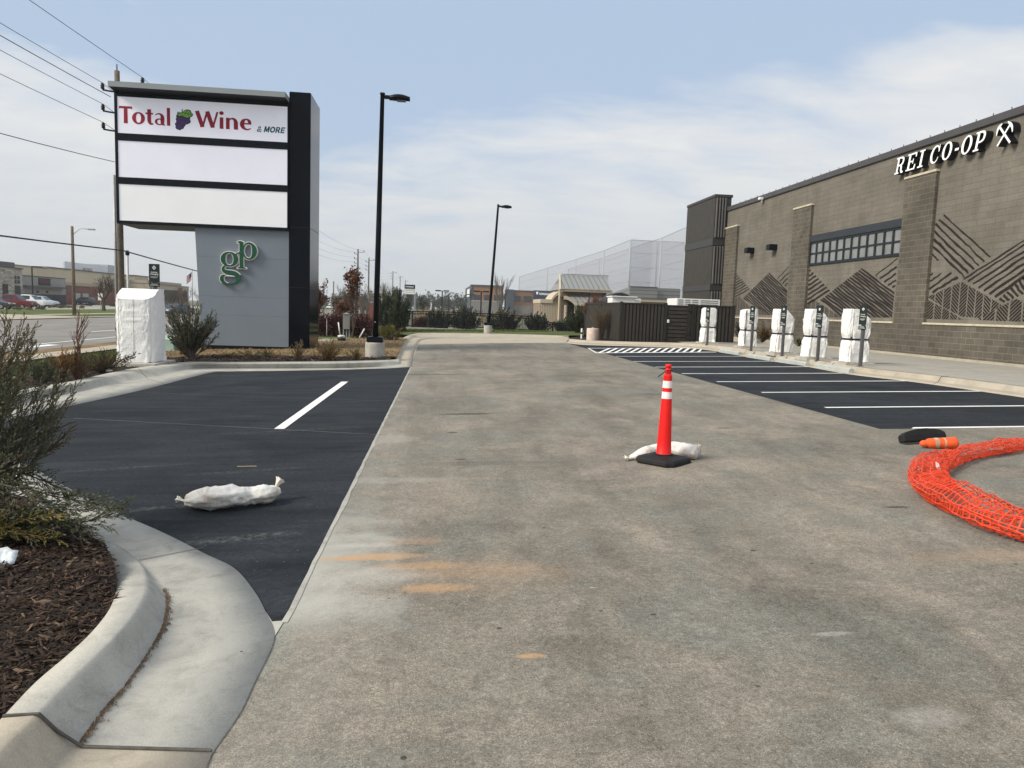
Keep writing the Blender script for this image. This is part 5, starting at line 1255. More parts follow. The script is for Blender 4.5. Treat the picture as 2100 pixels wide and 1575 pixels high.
boards(e0.x+0.07, gx0-0.07); boards(gx1+0.30, e1x)
boards(Ye+0.08, Ye+8, axis='y', Y=e0.x)
for x, y in ((e0.x, Ye), (gx0-0.05, Ye), (gx1+0.08, Ye), (gx1+0.25, Ye), (e1x, Ye), (e0.x, Ye+4), (e0.x, Ye+8)):
    mb = MB(); mb.bbox((x-0.065, y-0.065, zb5-0.1), (x+0.065, y+0.065, Hz+0.03), 0.01); mb.build('post', MAT['brown2'], enc)
for lo, hi in (((e0.x+0.066, Ye-0.05), (gx0-0.116, Ye+0.06)), ((gx1+0.316, Ye-0.05), (e1x-0.066, Ye+0.06)), ((e0.x-0.05, Ye+0.07), (e0.x+0.06, Ye+7.93))): mb = MB(); mb.bbox((*lo, Hz-0.079), (*hi, Hz-0.005), 0.008); mb.build('top_rail', MAT['brown2'], enc)
gt = boards(gx0+0.08, gx1-0.03, True, name='gate')
mb = MB()
for lo, hi in (((gx0+0.02, Ye-0.03, zb5+0.05), (gx0+0.079, Ye+0.03, Hz-0.05)), ((gx1-0.029, Ye-0.03, zb5+0.05), (gx1+0.01, Ye+0.03, Hz-0.05)), ((gx0+0.08, Ye-0.03, Hz-0.099), (gx1-0.03, Ye+0.03, Hz-0.05)), ((gx0+0.08, Ye-0.03, zb5+0.05), (gx1-0.03, Ye+0.03, zb5+0.118))): mb.box(lo, hi)
mb.build('gate_frame', MAT['brown2'], gt)
mb = MB(); mb.bbox((gx0+0.03, Ye-0.08, zb5+0.95), (gx0+0.13, Ye-0.032, zb5+1.10), 0.01); mb.build('handle', MAT['white'], gt)
for z in (zb5+0.4, Hz-0.35): mb = MB(); mb.bbox((gx1-0.0, Ye-0.075, z), (gx1+0.22, Ye-0.031, z+0.06), 0.008); mb.build('hinge', MAT['ink'], enc)
# louvred white unit behind the enclosure
u0, u1 = onY(1388, 620, Ye+2.6), onY(1477, 620, Ye+2.6); zt4 = onY(1430, 613, Ye+2.6).z
t = thing('rooftop_unit', 'white louvred cooling unit rising behind the brown enclosure', 'cooling unit', (u0.x, Ye+2.6, 0.3))
mb = MB(); mb.bbox((u0.x, Ye+2.6, 0.2), (u1.x, Ye+4.2, zt4), 0.02); mb.build('housing', MAT['white'], t)
mb = MB(); W_ = u1.x-u0.x
for f0, f1 in ((0.03, 0.15), (0.19, 0.31), (0.35, 0.49), (0.55, 0.95)):
    for k in range(4): mb.box((u0.x+W_*f0, Ye+2.59, zt4-0.10-k*0.10), (u0.x+W_*f1, Ye+2.598, zt4-0.06-k*0.10))
mb.build('louvre', M('louvre_grey', (0.22, 0.23, 0.23)), t)
# bollard marker, painted concrete stump
b = G(1215, 697, 0.12)
s = scale_at(b); t = thing('concrete_stump', 'short pink and white painted concrete stump in the corner bed', 'concrete stump', b)
m, tt, bb2, oo = nt('pink_paint'); v = objc(tt); wv = noise_n(tt, mapv(tt, v, 1.2, 1.2, 7), 2.2, 4, 0.6, 0.8); L(tt, ramp(tt, wv, [(0.42, (0.62, 0.58, 0.53)), (0.50, (0.62, 0.40, 0.34)), (0.58, (0.66, 0.62, 0.56))]), bb2.inputs['Base Color']); bb2.inputs['Roughness'].default_value = 0.9
r_ = 12.5*s; hh = 23.5*s; mb = MB(); mb.lathe([(r_*0.99, -0.1), (r_, hh-0.04), (r_*0.97, hh), (r_*0.4, hh+0.01)], b, 28); mb.build('stump', m, t)
mb = MB(); mb.lathe([(0.06, hh), (0.06, hh+0.05), (0.05, hh+0.06)], b, 12); mb.build('bolt_cluster', MAT['galv'], t)
b = G(1192.5, 694.5, 0.12); t = thing('marker_post', 'small white marker post with a black band beside the painted stump', 'marker post', b); s = scale_at(b)
hh = 21*s; mb = MB(); mb.lathe([(0.05, 0), (0.05, hh*0.96), (0.03, hh)], b, 12); mb.build('post', MAT['white'], t); mb = MB(); mb.lathe([(0.056, hh*0.45), (0.056, hh*0.62)], b, 12); mb.build('band', MAT['ink'], t)
# ------------------------------------------------------------------ poles and wires along the road
XPOLE = -12.6
def wood_pole(label, px, ptop, group='wooden power poles along the road', r0=0.17, arms=(), X=XPOLE, py=610):
    p = onX(px, py, X); y = p.y; ztop = onX(px, ptop, X).z; zb = zt(X, y)
    t = thing('power_pole', label, 'power pole', (X, y, zb), group)
    n = 8; pts = [Vector((X, y, lerp(zb-0.2, ztop, i/n))) for i in range(n+1)]
    mb = MB(); mb.tube(pts, [lerp(r0, r0*0.68, i/n) for i in range(n+1)], 12); mb.build('pole', MAT['wood'], t, True)
    at = []
    for dz, sd in arms:
        z = ztop-dz; e = Vector((X+sd, y, z)); mb = MB(); mb.tube([Vector((X, y, z-0.06)), Vector((X+sd*0.6, y, z-0.03)), e], 0.035, 6); a_ = mb.build('bracket_arm', MAT['ink'], t)
        mb = MB(); mb.lathe([(0.03, 0.02), (0.08, 0.06), (0.05, 0.10), (0.085, 0.14), (0.05, 0.18), (0.07, 0.22), (0.03, 0.26)], e, 10); mb.build('insulator', MAT['ink'], a_, True)
        at.append(e+Vector((0, 0, 0.26)))
    return t, at, ztop, y
ARM = [(0.45, 0.95), (0.75, -0.55), (1.55, -0.55), (2.25, -0.55)]
p1, at1, zt1, y1 = wood_pole('thick wooden power pole nearest the camera, rising behind the pylon sign', 249, 152, arms=ARM, r0=0.14)
mb = MB(); mb.tube([(XPOLE-0.17, y1-0.05, ZF), (XPOLE-0.17, y1-0.05, zt1-4.0)], 0.05, 10); mb.build('conduit', MAT['galv'], p1, True)
mb = MB(); mb.lathe([(0.025, 0), (0.02, 0.25)], (XPOLE, y1, zt1), 8); mb.build('pole_pin', MAT['ink'], p1)
p2, at2, zt2, y2 = wood_pole('wooden power pole right of the pylon sign, first of the receding row', 733, 510, arms=ARM)
p3, at3, zt3, y3 = wood_pole('wooden power pole second in the receding row, just left of the lamp post', 755.5, 528, arms=ARM)
p4, at4, zt4_, y4 = wood_pole('wooden power pole seen right of the lamp post above the juniper', 805, 555, arms=ARM)
p5, at5, zt5, y5 = wood_pole('thin far wooden power pole left of the distant pylon sign', 820, 565, arms=ARM[:2])
p6, at6, zt6, y6 = wood_pole('farthest wooden power pole touching the distant pylon sign', 831, 574, arms=ARM[:2])
def wire(a, b, sag, r=0.012, n=24):
    pts = []
    for i in range(n+1):
        u = i/n; p = Vector(a).lerp(Vector(b), u); p.z -= sag*4*u*(1-u); pts.append(p)
    return pts
WL = ['topmost overhead wire', 'second overhead wire from the top', 'third overhead wire from the top', 'fourth overhead wire from the top']
for k in range(4):
    e0 = Vector((at1[k].x-0.2, -38, at1[k].z+0.1))
    mb = MB(); pts = wire(e0, at1[k], 0.75)+wire(at1[k], at2[k], 1.5)[1:]+wire(at2[k], at3[k], 0.35)[1:]+wire(at3[k], at4[k], 1.2)[1:]
    if k < 2: pts += wire(at4[k], at5[k], 0.5)[1:]+wire(at5[k], at6[k], 0.5)[1:]
    mb.tube(pts, 0.010, 5); tag(mb.build('power_line', MAT['wire'], None, True), WL[k]+' strung along the row of wooden poles', 'power line', 'overhead power lines')
for k, (za, dzz, xo, sg, r, lab) in enumerate(((onX(249, 205, XPOLE).z, 0.1, -0.25, 0.8, 0.013, 'overhead wire ending on the nearest pole between the bracket arms'), (onX(249, 335, XPOLE).z, 0.0, -0.15, 1.7, 0.013, 'lone slack wire reaching the nearest pole halfway down the pylon sign'), (onX(249, 514, XPOLE).z, 0.15, 0.10, 0.55, 0.026, 'thick black telephone cable hung lowest along the wooden poles'))):
    mb = MB(); a = Vector((XPOLE+xo, y1, za)); pts = wire(Vector((XPOLE+xo, -38, za+dzz)), a, sg)
    if k == 2: pts = pts+wire(a, Vector((XPOLE, y2, za-0.3)), 0.9)[1:]
    mb.tube(pts, r, 6); o = mb.build('telephone_cable' if k == 2 else 'power_line', MAT['wire'], None, True)
    tag(o, lab, 'cable' if k == 2 else 'power line', 'overhead power lines' if k < 2 else None)
# street light on a wooden pole beyond the road
p = G(152.5, 646); ztop = onY(149, 464, p.y).z
t = thing('street_light', 'weathered wooden street light pole on the far verge of the road', 'street light', p)
mb = MB(); mb.tube([p, p.lerp(Vector((p.x, p.y, ztop)), 0.5), Vector((p.x, p.y, ztop))], [0.19, 0.16, 0.13], 10); mb.build('pole', M('pole_brown', (0.155, 0.118, 0.092), 0.9, 0.25, 4), t, True)
e = Vector((onY(189, 470, p.y).x, p.y, onY(189, 470, p.y).z))
mb = MB(); mb.tube([Vector((p.x, p.y, ztop-0.9)), Vector((lerp(p.x, e.x, 0.4), p.y, e.z-0.0)), e], 0.035, 6); mb.build('arm', MAT['galv'], t, True)
mb = MB(); mb.bbox((-0.45, -0.15, -0.10), (0.30, 0.15, 0.04), 0.04, at=e); mb.build('lamp_head', MAT['galv'], t)
q = Vector((XPOLE+0.5, y1+1.3, ZF)); zq = onY(261.5, 521, q.y).z; q.x = onY(262, 560, q.y).x
t = thing('riser_pole', 'slender pale riser pole just right of the thick wooden power pole', 'pole', q)
mb = MB(); mb.tube([q, Vector((q.x, q.y, zq))], 0.045, 10); mb.build('pole', M('pale_pole', (0.55, 0.56, 0.56), 0.5), t, True); mb = MB(); mb.lathe([(0.07, -0.05), (0.09, 0.05), (0.05, 0.15)], (q.x, q.y, zq), 10); mb.build('cap', MAT['ink'], t, True)
p = D(684, 600, 190); t = thing('power_pole', 'lone thin far pole between the pylon sign and the rusty oak', 'power pole', (p.x, p.y, ZF)); mb = MB(); mb.tube([(p.x, p.y, ZF), (p.x, p.y, onY(684, 577, p.y).z)], 0.16, 8); mb.build('pole', MAT['wood'], t, True)

# ------------------------------------------------------------------ shops across the road
def fbox(par, name, mat, X, px0, px1, ztop, zbot=ZF, deep=12, proud=0.0, bevel=0):
    y0, y1 = onX(px0, 600, X).y, onX(px1, 600, X).y
    mb = MB(); mb.box((X-deep, min(y0, y1), zbot), (X+proud, max(y0, y1), ztop)); return mb.build(name, mat, par)
def stone_m():
    m, t, b, o = nt('stacked_stone'); p = pos(t); sx = N(t, 'SeparateXYZ'); L(t, p, sx.inputs[0]); cv = N(t, 'CombineXYZ'); L(t, math_n(t, 'ADD', sx.outputs[1], sx.outputs[0]), cv.inputs[0]); L(t, sx.outputs[2], cv.inputs[1])
    br = N(t, 'TexBrick'); L(t, cv.outputs[0], br.inputs['Vector']); br.inputs['Color1'].default_value = (0.58, 0.53, 0.45, 1); br.inputs['Color2'].default_value = (0.27, 0.25, 0.22, 1); br.inputs['Mortar'].default_value = (0.12, 0.11, 0.10, 1)
    br.inputs['Scale'].default_value = 1; br.inputs['Brick Width'].default_value = 0.9; br.inputs['Row Height'].default_value = 0.22; br.inputs['Mortar Size'].default_value = 0.02
    L(t, mix(t, br.outputs[0], ramp(t, noise_n(t, p, 1.2, 4), [(0.3, 0.7), (0.7, 1.25)]), 0.8, 'MULTIPLY'), b.inputs['Base Color']); b.inputs['Roughness'].default_value = 0.9; return m
MAT['stone'] = stone_m()
MAT['grey_wall'] = M('grey_wall', (0.28, 0.28, 0.265), 0.8, 0.08, 0.4); MAT['grey_dark'] = M('grey_dark', (0.10, 0.10, 0.105), 0.8, 0.1, 0.4); MAT['slate'] = M('slate_base', (0.045, 0.05, 0.058), 0.8, 0.15, 0.5)
MAT['beige'] = M('beige_wall', (0.56, 0.49, 0.36), 0.85, 0.06, 0.2); MAT['tan'] = M('tan_wall', (0.42, 0.36, 0.275), 0.85, 0.08, 0.2); MAT['brick_red'] = M('brick_red', (0.19, 0.085, 0.070), 0.85, 0.15, 0.5)
XA = -72
shop = thing('shop_building', 'low grey shop with a stacked stone entrance across the road', 'building', (XA, onX(30, 600, XA).y, ZF))
zA = lambda px, py, X=XA: onX(px, py, X).z
fbox(shop, 'stone_tower', MAT['stone'], XA, -70, 17.5, zA(10, 549.5), proud=1.0); fbox(shop, 'tower_top', MAT['grey_dark'], XA, -70, 17.8, zA(10, 537.5), zA(10, 549.5)+0.002, proud=1.1)
fbox(shop, 'stone_entry', MAT['stone'], XA, 17.6, 47, zA(32, 551)); fbox(shop, 'entry_coping', MAT['grey_dark'], XA, 17.7, 47.3, zA(32, 549.5)+0.05, zA(32, 551)+0.003, proud=0.2)
fbox(shop, 'wing', MAT['grey_wall'], XA-0.6, 47.1, 135, zA(90, 568.5)); fbox(shop, 'canopy_band', MAT['grey_dark'], XA, 47.2, 135.3, zA(90, 587), zA(90, 590.5), proud=0.6)
fbox(shop, 'base_course', MAT['slate'], XA-0.5, 47.2, 135.2, zA(90, 603.5)); fbox(shop, 'wing_coping', MAT['grey_dark'], XA-0.5, 47.2, 135.4, zA(90, 568)+0.1, zA(90, 568.5)+0.003)
w_ = fbox(shop, 'window', MAT['glass_dark'], XA, 22, 41, zA(32, 565.5), zA(32, 581.5), 0.3, 0.05); fbox(shop, 'door', MAT['glass_dark'], XA, 23, 42, zA(32, 585.5), ZF, 0.3, 0.05)
for k in range(2): fbox(w_, 'mullion', MAT['grey_wall'], XA, 28+k*6.3, 28.9+k*6.3, zA(32, 565.5), zA(32, 581.5), 0.01, 0.08)
fbox(w_, 'transom', MAT['grey_wall'], XA, 22, 41, zA(32, 572.7), zA(32, 573.9), 0.01, 0.085)
for a, b in ((75, 80), (94, 99)): fbox(shop, 'window', MAT['glass_dark'], XA-0.6, a, b, zA(88, 596), zA(88, 601), 0.2, 0.04)
fbox(shop, 'window', MAT['glass_dark'], XA, -8, 3.5, zA(0, 582), zA(0, 607), 0.1, 1.05)
sb = fbox(shop, 'sign_board', M('plum_board', (0.045, 0.018, 0.028), 0.6), XA-0.6, 79.5, 103, zA(90, 570.5), zA(90, 585), 0.1, 0.12)
fbox(sb, 'sign_print', M('plum_print', (0.15, 0.05, 0.07), 0.6), XA-0.6, 89, 102, zA(90, 579.2), zA(90, 580.6), 0.02, 0.14); fbox(sb, 'sign_print', M('plum_print2', (0.15, 0.05, 0.07), 0.6), XA-0.6, 93, 102, zA(90, 576.2), zA(90, 577.4), 0.02, 0.14); fbox(sb, 'sign_emblem', M('plum_print3', (0.10, 0.025, 0.05), 0.6), XA-0.6, 83, 86.5, zA(90, 572.5), zA(90, 582.5), 0.02, 0.14)
XB = -86
wh_ = thing('warehouse_store', 'long beige big-box store with a brick base behind the grey shop', 'building', (XB, onX(200, 600, XB).y, ZF))
fbox(wh_, 'wall', MAT['beige'], XB, 97.1, 276, zA(190, 558, XB), deep=60); fbox(wh_, 'high_wall', MAT['beige'], XB, 10, 97, zA(60, 547.5, XB), deep=60)
fbox(wh_, 'high_coping', MAT['grey_wall'], XB, 9, 97.4, zA(60, 547, XB)+0.2, zA(60, 547.5, XB)+0.003, 60, 0.15); fbox(wh_, 'coping', MAT['grey_dark'], XB, 97.5, 276.4, zA(190, 556.5, XB), zA(190, 558, XB)+0.003, 60, 0.3)
fbox(wh_, 'dark_band', MAT['tan'], XB, 134, 276.3, zA(200, 582.5, XB), zA(200, 588.5, XB), 2, 0.25); fbox(wh_, 'brick_base', MAT['brick_red'], XB, 134, 276.2, zA(200, 589.5, XB), deep=2, proud=0.15)
fbox(wh_, 'side_wing', MAT['tan'], XB-2, 276.5, 305, zA(290, 566, XB), deep=30); fbox(wh_, 'wing_coping', MAT['grey_dark'], XB-2, 276.6, 305.4, zA(290, 564.6, XB)+0.05, zA(290, 566, XB)+0.003, 30, 0.2)
fbox(wh_, 'screen_wall', M('screen_white', (0.72, 0.75, 0.77), 0.6, 0.05, 0.3), XB-14, 134, 222, zA(190, 543, XB-14), zA(190, 560, XB-14), 0.5); fbox(wh_, 'screen_end', M('screen_end', (0.40, 0.45, 0.50), 0.6, 0.05, 0.3), XB-14, 222.2, 243, zA(230, 544, XB-14), zA(230, 562, XB-14), 9)
for a in (178, 187): fbox(wh_, 'roof_vent', MAT['galv'], XB-12, a, a+3.5, zA(182, 549.6, XB-12), zA(182, 560, XB-12), 1)
for k, (a, b) in enumerate(((150, 163), (168, 180))): fbox(wh_, 'loading_door', M('door_pale%d' % k, (0.40, 0.42, 0.40), 0.7), XB, a, b, zA(165, 601.5, XB), ZF, 0.2, 0.2)
XC = -78
tb = thing('tan_building', 'tan low shop with a dark glazed front beyond the big wrapped charger', 'building', (XC, onX(355, 600, XC).y, ZF))
fbox(tb, 'wall', MAT['tan'], XC, 306, 387, zA(355, 586, XC), deep=30); fbox(tb, 'fascia', MAT['tan'], XC, 318, 386, zA(355, 579, XC), zA(355, 585, XC), 25, -2); fbox(tb, 'coping', MAT['grey_dark'], XC, 305.8, 387.4, zA(355, 585.2, XC), zA(355, 586, XC)+0.003, 30, 0.3)
fbox(tb, 'glazing', MAT['glass_dark'], XC, 318, 384, zA(350, 595, XC), ZF+0.4, 0.3, 0.05); fbox(tb, 'brick_pier', MAT['brick_red'], XC, 366, 372, zA(368, 590, XC), ZF, 0.5, 0.3)
# lamp posts in the shop lot, flag, sign, transformer
p = onX(67, 600, -60); t = thing('lot_lamp', 'dark lamp post in front of the grey shop', 'lamp post', (-60, p.y, ZF)); zz = onX(67, 546, -60).z
mb = MB(); mb.tube([(-60, p.y, ZF), (-60, p.y, zz)], 0.10, 8); mb.build('pole', MAT['ink'], t); mb = MB(); mb.bbox((-59.95, p.y-0.2, zz-0.15), (-58.6, p.y+0.2, zz), 0.03); mb.build('lamp_head', MAT['ink'], t)
p = onX(237, 600, -66); t = thing('lot_lamp', 'thin dark lamp post in front of the beige store', 'lamp post', (-66, p.y, ZF)); zz = onX(237, 561, -66).z
mb = MB(); mb.tube([(-66, p.y, ZF), (-66, p.y, zz)], 0.12, 8); mb.build('pole', MAT['ink'], t); mb = MB(); mb.bbox((-65.95, p.y-0.2, zz-0.15), (-64.8, p.y+0.2, zz), 0.03); mb.build('lamp_head', MAT['ink'], t)
p = onY(394.5, 600, 135); t = thing('flagpole', 'pale flagpole flying a small striped flag left of the pylon sign', 'flagpole', (p.x, 135, ZF)); zz = onY(394.5, 553, 135).z
mb = MB(); mb.tube([(p.x, 135, ZF), (p.x, 135, zz)], 0.08, 8); mb.build('pole', MAT['galv'], t, True)
s = 0.09; mb = MB(); fl_ = []
for i in range(7):
    u = i/6; fl_.append((p.x-0.1-1.5*u*0.55, 135+0.15*math.sin(u*5), u))
for i in range(6):
    for k in range(7):
        z0 = zz-0.35-k*0.19-0.9*fl_[i][2]; z1 = zz-0.35-k*0.19-0.9*fl_[i+1][2]; mi = 2 if (i < 3 and k < 4) else k % 2
        mb.quad((fl_[i][0], fl_[i][1], z0-0.19), (fl_[i+1][0], fl_[i+1][1], z1-0.19), (fl_[i+1][0], fl_[i+1][1], z1), (fl_[i][0], fl_[i][1], z0), mi)
mb.build('flag', [M('flag_red', (0.35, 0.03, 0.04)), MAT['white'], M('flag_blue', (0.03, 0.04, 0.15))], t)
p = G(206.5, 637); t = thing('road_sign', 'small white road sign on a thin post by the bare tree', 'road sign', p); s = scale_at(p)
mb = MB(); mb.tube([p, p+Vector((0, 0, 33*s))], 0.035, 6); mb.build('post', MAT['galv'], t); mb = MB(); mb.bbox((-4.5*s, -0.05, 21*s), (4.5*s, -0.036, 35*s), 0.01, at=p); mb.build('sign_face', MAT['white'], t)
p = G(343, 720, 0.0)+Vector((0, 0, 0.0)); s = scale_at(p); t = thing('transformer_box', 'pale green transformer cabinet partly hidden by the big wrapped charger', 'transformer', p)
m_ = M('pale_green_steel', (0.36, 0.48, 0.40), 0.55, 0.05, 1.5); mb = MB(); wq = 27*s; hq = 33*s
mb.bbox((-wq*0.7, -0.1, 0.05), (wq*0.55, 1.1, hq*0.72), 0.015, at=p); mb.build('cabinet', m_, t); mb = MB(); mb.add([p+Vector(v) for v in ((-wq*0.7, -0.1, hq*0.72), (wq*0.55, -0.1, hq*0.72), (wq*0.55, 1.1, hq*0.72), (-wq*0.7, 1.1, hq*0.72), (-wq*0.6, 0.5, hq), (wq*0.5, 0.5, hq))], [(0,1,5,4),(1,2,5),(2,3,4,5),(3,0,4)]); fixnormals(mb.build('lid', m_, t)); mb = MB(); mb.bbox((-wq*0.8, -0.25, -0.15), (wq*0.65, 1.25, 0.05), 0.01, at=p); mb.build('pad', MAT['conc_base'], t)

# ------------------------------------------------------------------ vehicles
CARM = {}
def paint(name, c): 
    if name not in CARM: CARM[name] = M('car_'+name, c, 0.3, 0.03, 2, spec=0.6)
    return CARM[name]
tyre = M('tyre', (0.012, 0.012, 0.013), 0.8); rim = M('rim', (0.30, 0.31, 0.32), 0.35, metal=0.6); lampm = M('headlight', (0.70, 0.71, 0.70), 0.2); tailm = M('taillight', (0.30, 0.01, 0.012), 0.3)
TYPES = {
 'pickup': (5.6, 1.95, [(-2.8,.55,1.05,1.05),(-2.7,.45,1.12,1.12),(-0.75,.42,1.14,1.14),(-0.70,.42,1.15,1.80),(-0.35,.42,1.15,1.90),(0.75,.42,1.14,1.86),(1.45,.42,1.13,1.15),(2.55,.42,1.05,1.06),(2.8,.50,0.85,0.86)]),
 'suv': (4.7, 1.88, [(-2.35,.50,1.00,1.02),(-2.25,.40,1.10,1.35),(-1.9,.36,1.10,1.66),(-0.9,.34,1.08,1.74),(0.35,.34,1.06,1.70),(1.15,.34,1.03,1.08),(2.1,.36,0.92,0.94),(2.35,.42,0.72,0.74)]),
 'sedan': (4.7, 1.82, [(-2.35,.45,0.90,0.92),(-2.2,.36,0.98,1.02),(-1.6,.32,0.98,1.08),(-0.9,.30,0.97,1.42),(0.25,.30,0.95,1.44),(1.1,.30,0.92,0.97),(2.1,.32,0.80,0.82),(2.35,.40,0.62,0.64)])}
def car(kind, pname, pc, loc, yaw, label, group='parked and passing vehicles', cat='car'):
    ln, wd_, st = TYPES[kind]; loc = Vector(loc); rm = Matrix.Rotation(yaw, 3, 'Z')
    t = thing({'pickup': 'pickup_truck', 'suv': 'suv', 'sedan': 'car'}[kind], label, cat, loc, group)
    X = lambda x, y, z: loc+rm @ Vector((x, y, z))
    hw = wd_/2; rings = []
    for x, zb, zm_, zr in st:
        k = 0.90 if abs(x) > ln/2-0.05 else 1.0; rw = hw*0.76 if zr > zm_+0.15 else hw*0.93; a = hw*k
        rings.append([X(x,-a*0.94,zb), X(x,-a,lerp(zb,zm_,0.45)), X(x,-a*0.97,zm_), X(x,-rw*k,zr), X(x,0,zr+0.03), X(x,rw*k,zr), X(x,a*0.97,zm_), X(x,a,lerp(zb,zm_,0.45)), X(x,a*0.94,zb)])
    mb = MB(); mb.rings(rings); fixnormals(mb.build('body', paint(pname, pc), t, False))
    # glazing slightly proud of the cabin faces
    mb = MB()
    for i in range(len(st)-1):
        (xa, _, ma, ra), (xb, _, mb_, rb) = st[i], st[i+1]
        hi = [ra > ma+0.15, rb > mb_+0.15]
        if all(hi):
            for sg in (-1, 1):
                f = lambda x, m_, r_, u: X(x, sg*(lerp(hw*0.97, hw*0.76, u)+0.012), lerp(m_, r_, u))
                xa2, xb2 = lerp(xa, xb, 0.04), lerp(xa, xb, 0.96)
                q_ = [f(xa2, ma, ra, 0.14), f(xb2, mb_, rb, 0.14), f(xb2, mb_, rb, 0.84), f(xa2, ma, ra, 0.84)]; mb.quad(*(q_ if sg < 0 else q_[::-1]))
        elif any(hi):                          # windscreen and rear window
            for_ = lambda x, z, w: [X(x, -w, z), X(x, w, z)]
            hiA = hi[0]; xt, zt_2 = (xa, ra) if hiA else (xb, rb); xl_, zl_ = (xb, rb) if hiA else (xa, ra)
            d = 0.02*(1 if xl_ > xt else -1); u0, u1 = 0.10, 0.88
            P = lambda u, w: (lerp(xl_, xt, u)+d, lerp(zl_, zt_2, u)+0.03, w)
            a1, a2 = P(u0, lerp(hw*0.9, hw*0.76, u0)), P(u1, hw*0.72)
            q_ = [X(a1[0], -a1[2], a1[1]), X(a1[0], a1[2], a1[1]), X(a2[0], a2[2], a2[1]), X(a2[0], -a2[2], a2[1])]
            mb.quad(*(q_ if d > 0 else q_[::-1]))
    mb.build('windows', MAT['glass_dark'], t)
    for wx in (-ln*0.30, ln*0.31):
        for sg in (-1, 1):
            axm = rm @ Matrix.Rotation(R(90), 3, 'X'); c = X(wx, sg*(hw-0.12), 0.34)
            w_o = MB(); w_o.lathe([(0.20, -0.125), (0.33, -0.125), (0.35, -0.08), (0.35, 0.08), (0.33, 0.125), (0.20, 0.125)], c, 18, axis=axm); w = w_o.build('wheel', tyre, t, True)
            r_o = MB(); r_o.lathe([(0.02, -0.132), (0.205, -0.128), (0.205, 0.128), (0.02, 0.132)], c, 14, axis=axm); r_o.build('rim', rim, w)
    for sg in (-1, 1):
        mb = MB(); mb.bbox((ln/2-0.16, sg*hw*0.62-0.17, 0.66), (ln/2+0.015, sg*hw*0.62+0.17, 0.82), 0.03, rot=rm, at=loc); mb.build('headlight', lampm, t)
        mb = MB(); mb.bbox((-ln/2-0.012, sg*hw*0.72-0.12, 0.75), (-ln/2+0.16, sg*hw*0.72+0.12, 0.98), 0.03, rot=rm, at=loc); mb.build('taillight', tailm, t)
    mb = MB(); mb.bbox((ln/2-0.1, -hw*0.85, 0.36), (ln/2+0.03, hw*0.85, 0.56), 0.04, rot=rm, at=loc); mb.bbox((-ln/2-0.03, -hw*0.85, 0.38), (-ln/2+0.1, hw*0.85, 0.58), 0.04, rot=rm, at=loc); mb.build('bumper', MAT['ink'], t)
    return t
def atp(px, py): p = G(px, py); return Vector((p.x, p.y, zt(p.x, p.y)+0.03))
n_ = atp(24, 633.5); car('pickup', 'red', (0.13, 0.008, 0.012), n_, R(2), 'dark red pickup truck parked across the road', cat='pickup')
n_ = atp(57, 631.5); car('pickup', 'white', (0.72, 0.73, 0.74), n_, R(2), 'white pickup truck parked right of the red pickup', cat='pickup')
n_ = atp(86, 629.5); car('suv', 'silver', (0.46, 0.52, 0.56), n_, R(2), 'pale silver car parked right of the white pickup')
n_ = atp(-16, 634); car('sedan', 'navy', (0.02, 0.025, 0.04), n_, R(2), 'dark car cut off at the left edge of the photo')
n_ = atp(172, 625); car('suv', 'blue', (0.045, 0.06, 0.085), n_, R(172), 'blue grey suv driving through the lot behind the wooden street light')
n_ = atp(361, 650); car('sedan', 'charcoal', (0.035, 0.04, 0.05), n_, R(-106), 'charcoal car on the road half hidden by the juniper')
for (px, py, kd, pn, pc, yw_, lab) in ((676, 634.5, 'suv', 'white', (0.72, 0.73, 0.74), -90, 'white suv on the far road beside the rusty oak'), (679, 628, 'pickup', 'white', (0.72, 0.73, 0.74), -90, 'white truck behind the white suv on the far road'), (694, 629, 'suv', 'silver', (0.46, 0.52, 0.56), -80, 'pale suv far right on the road near the rusty oak'),
    (852, 631.5, 'suv', 'white', (0.72, 0.73, 0.74), 20, 'pale car nearest the distant pylon sign in the far lot'), (863, 630, 'suv', 'silver', (0.46, 0.52, 0.56), 30, 'second pale car right of the distant pylon sign'), (874, 630, 'sedan', 'white', (0.72, 0.73, 0.74), 15, 'third pale car right of the distant pylon sign'), (883, 633, 'suv', 'white', (0.72, 0.73, 0.74), 0, 'pale car closest behind the metal fence left post'), (968, 639, 'sedan', 'silver', (0.46, 0.52, 0.56), 10, 'pale car in front of the left brick building'), (992, 639.5, 'suv', 'white', (0.72, 0.73, 0.74), 5, 'white car beside the far lamp by the second lamp post')):
    car(kd, pn, pc, atp(px, py), R(yw_), lab)

# ------------------------------------------------------------------ far buildings, nets
def ybox(par, name, mat, Y, px0, px1, pt, pb=None, deep=8.0, proud=0.0, zb=None):
    x0, x1 = onY(px0, 620, Y).x, onY(px1, 620, Y).x; z1 = onY((px0+px1)/2, pt, Y).z; z0 = zb if pb is None and zb is not None else (ZF if pb is None else onY((px0+px1)/2, pb, Y).z)
    mb = MB(); mb.box((x0, Y-proud, z0), (x1, Y+deep, z1)); return mb.build(name, mat, par)
def brick_m(name, c1, c2):
    m, t, b, o = nt(name); p = pos(t); L(t, ramp(t, noise_n(t, mapv(t, p, 1, 1, 2.5), 1.1, 6, 0.75), [(0.32, c1), (0.68, c2)]), b.inputs['Base Color']); b.inputs['Roughness'].default_value = 0.9; return m
MAT['obrick'] = brick_m('orange_brick', (0.20, 0.105, 0.055), (0.34, 0.185, 0.10)); MAT['navy'] = M('navy_panel', (0.022, 0.036, 0.072), 0.6, 0.1, 0.1); MAT['slate_blue'] = M('slate_blue', (0.060, 0.080, 0.105), 0.6, 0.1, 0.1)
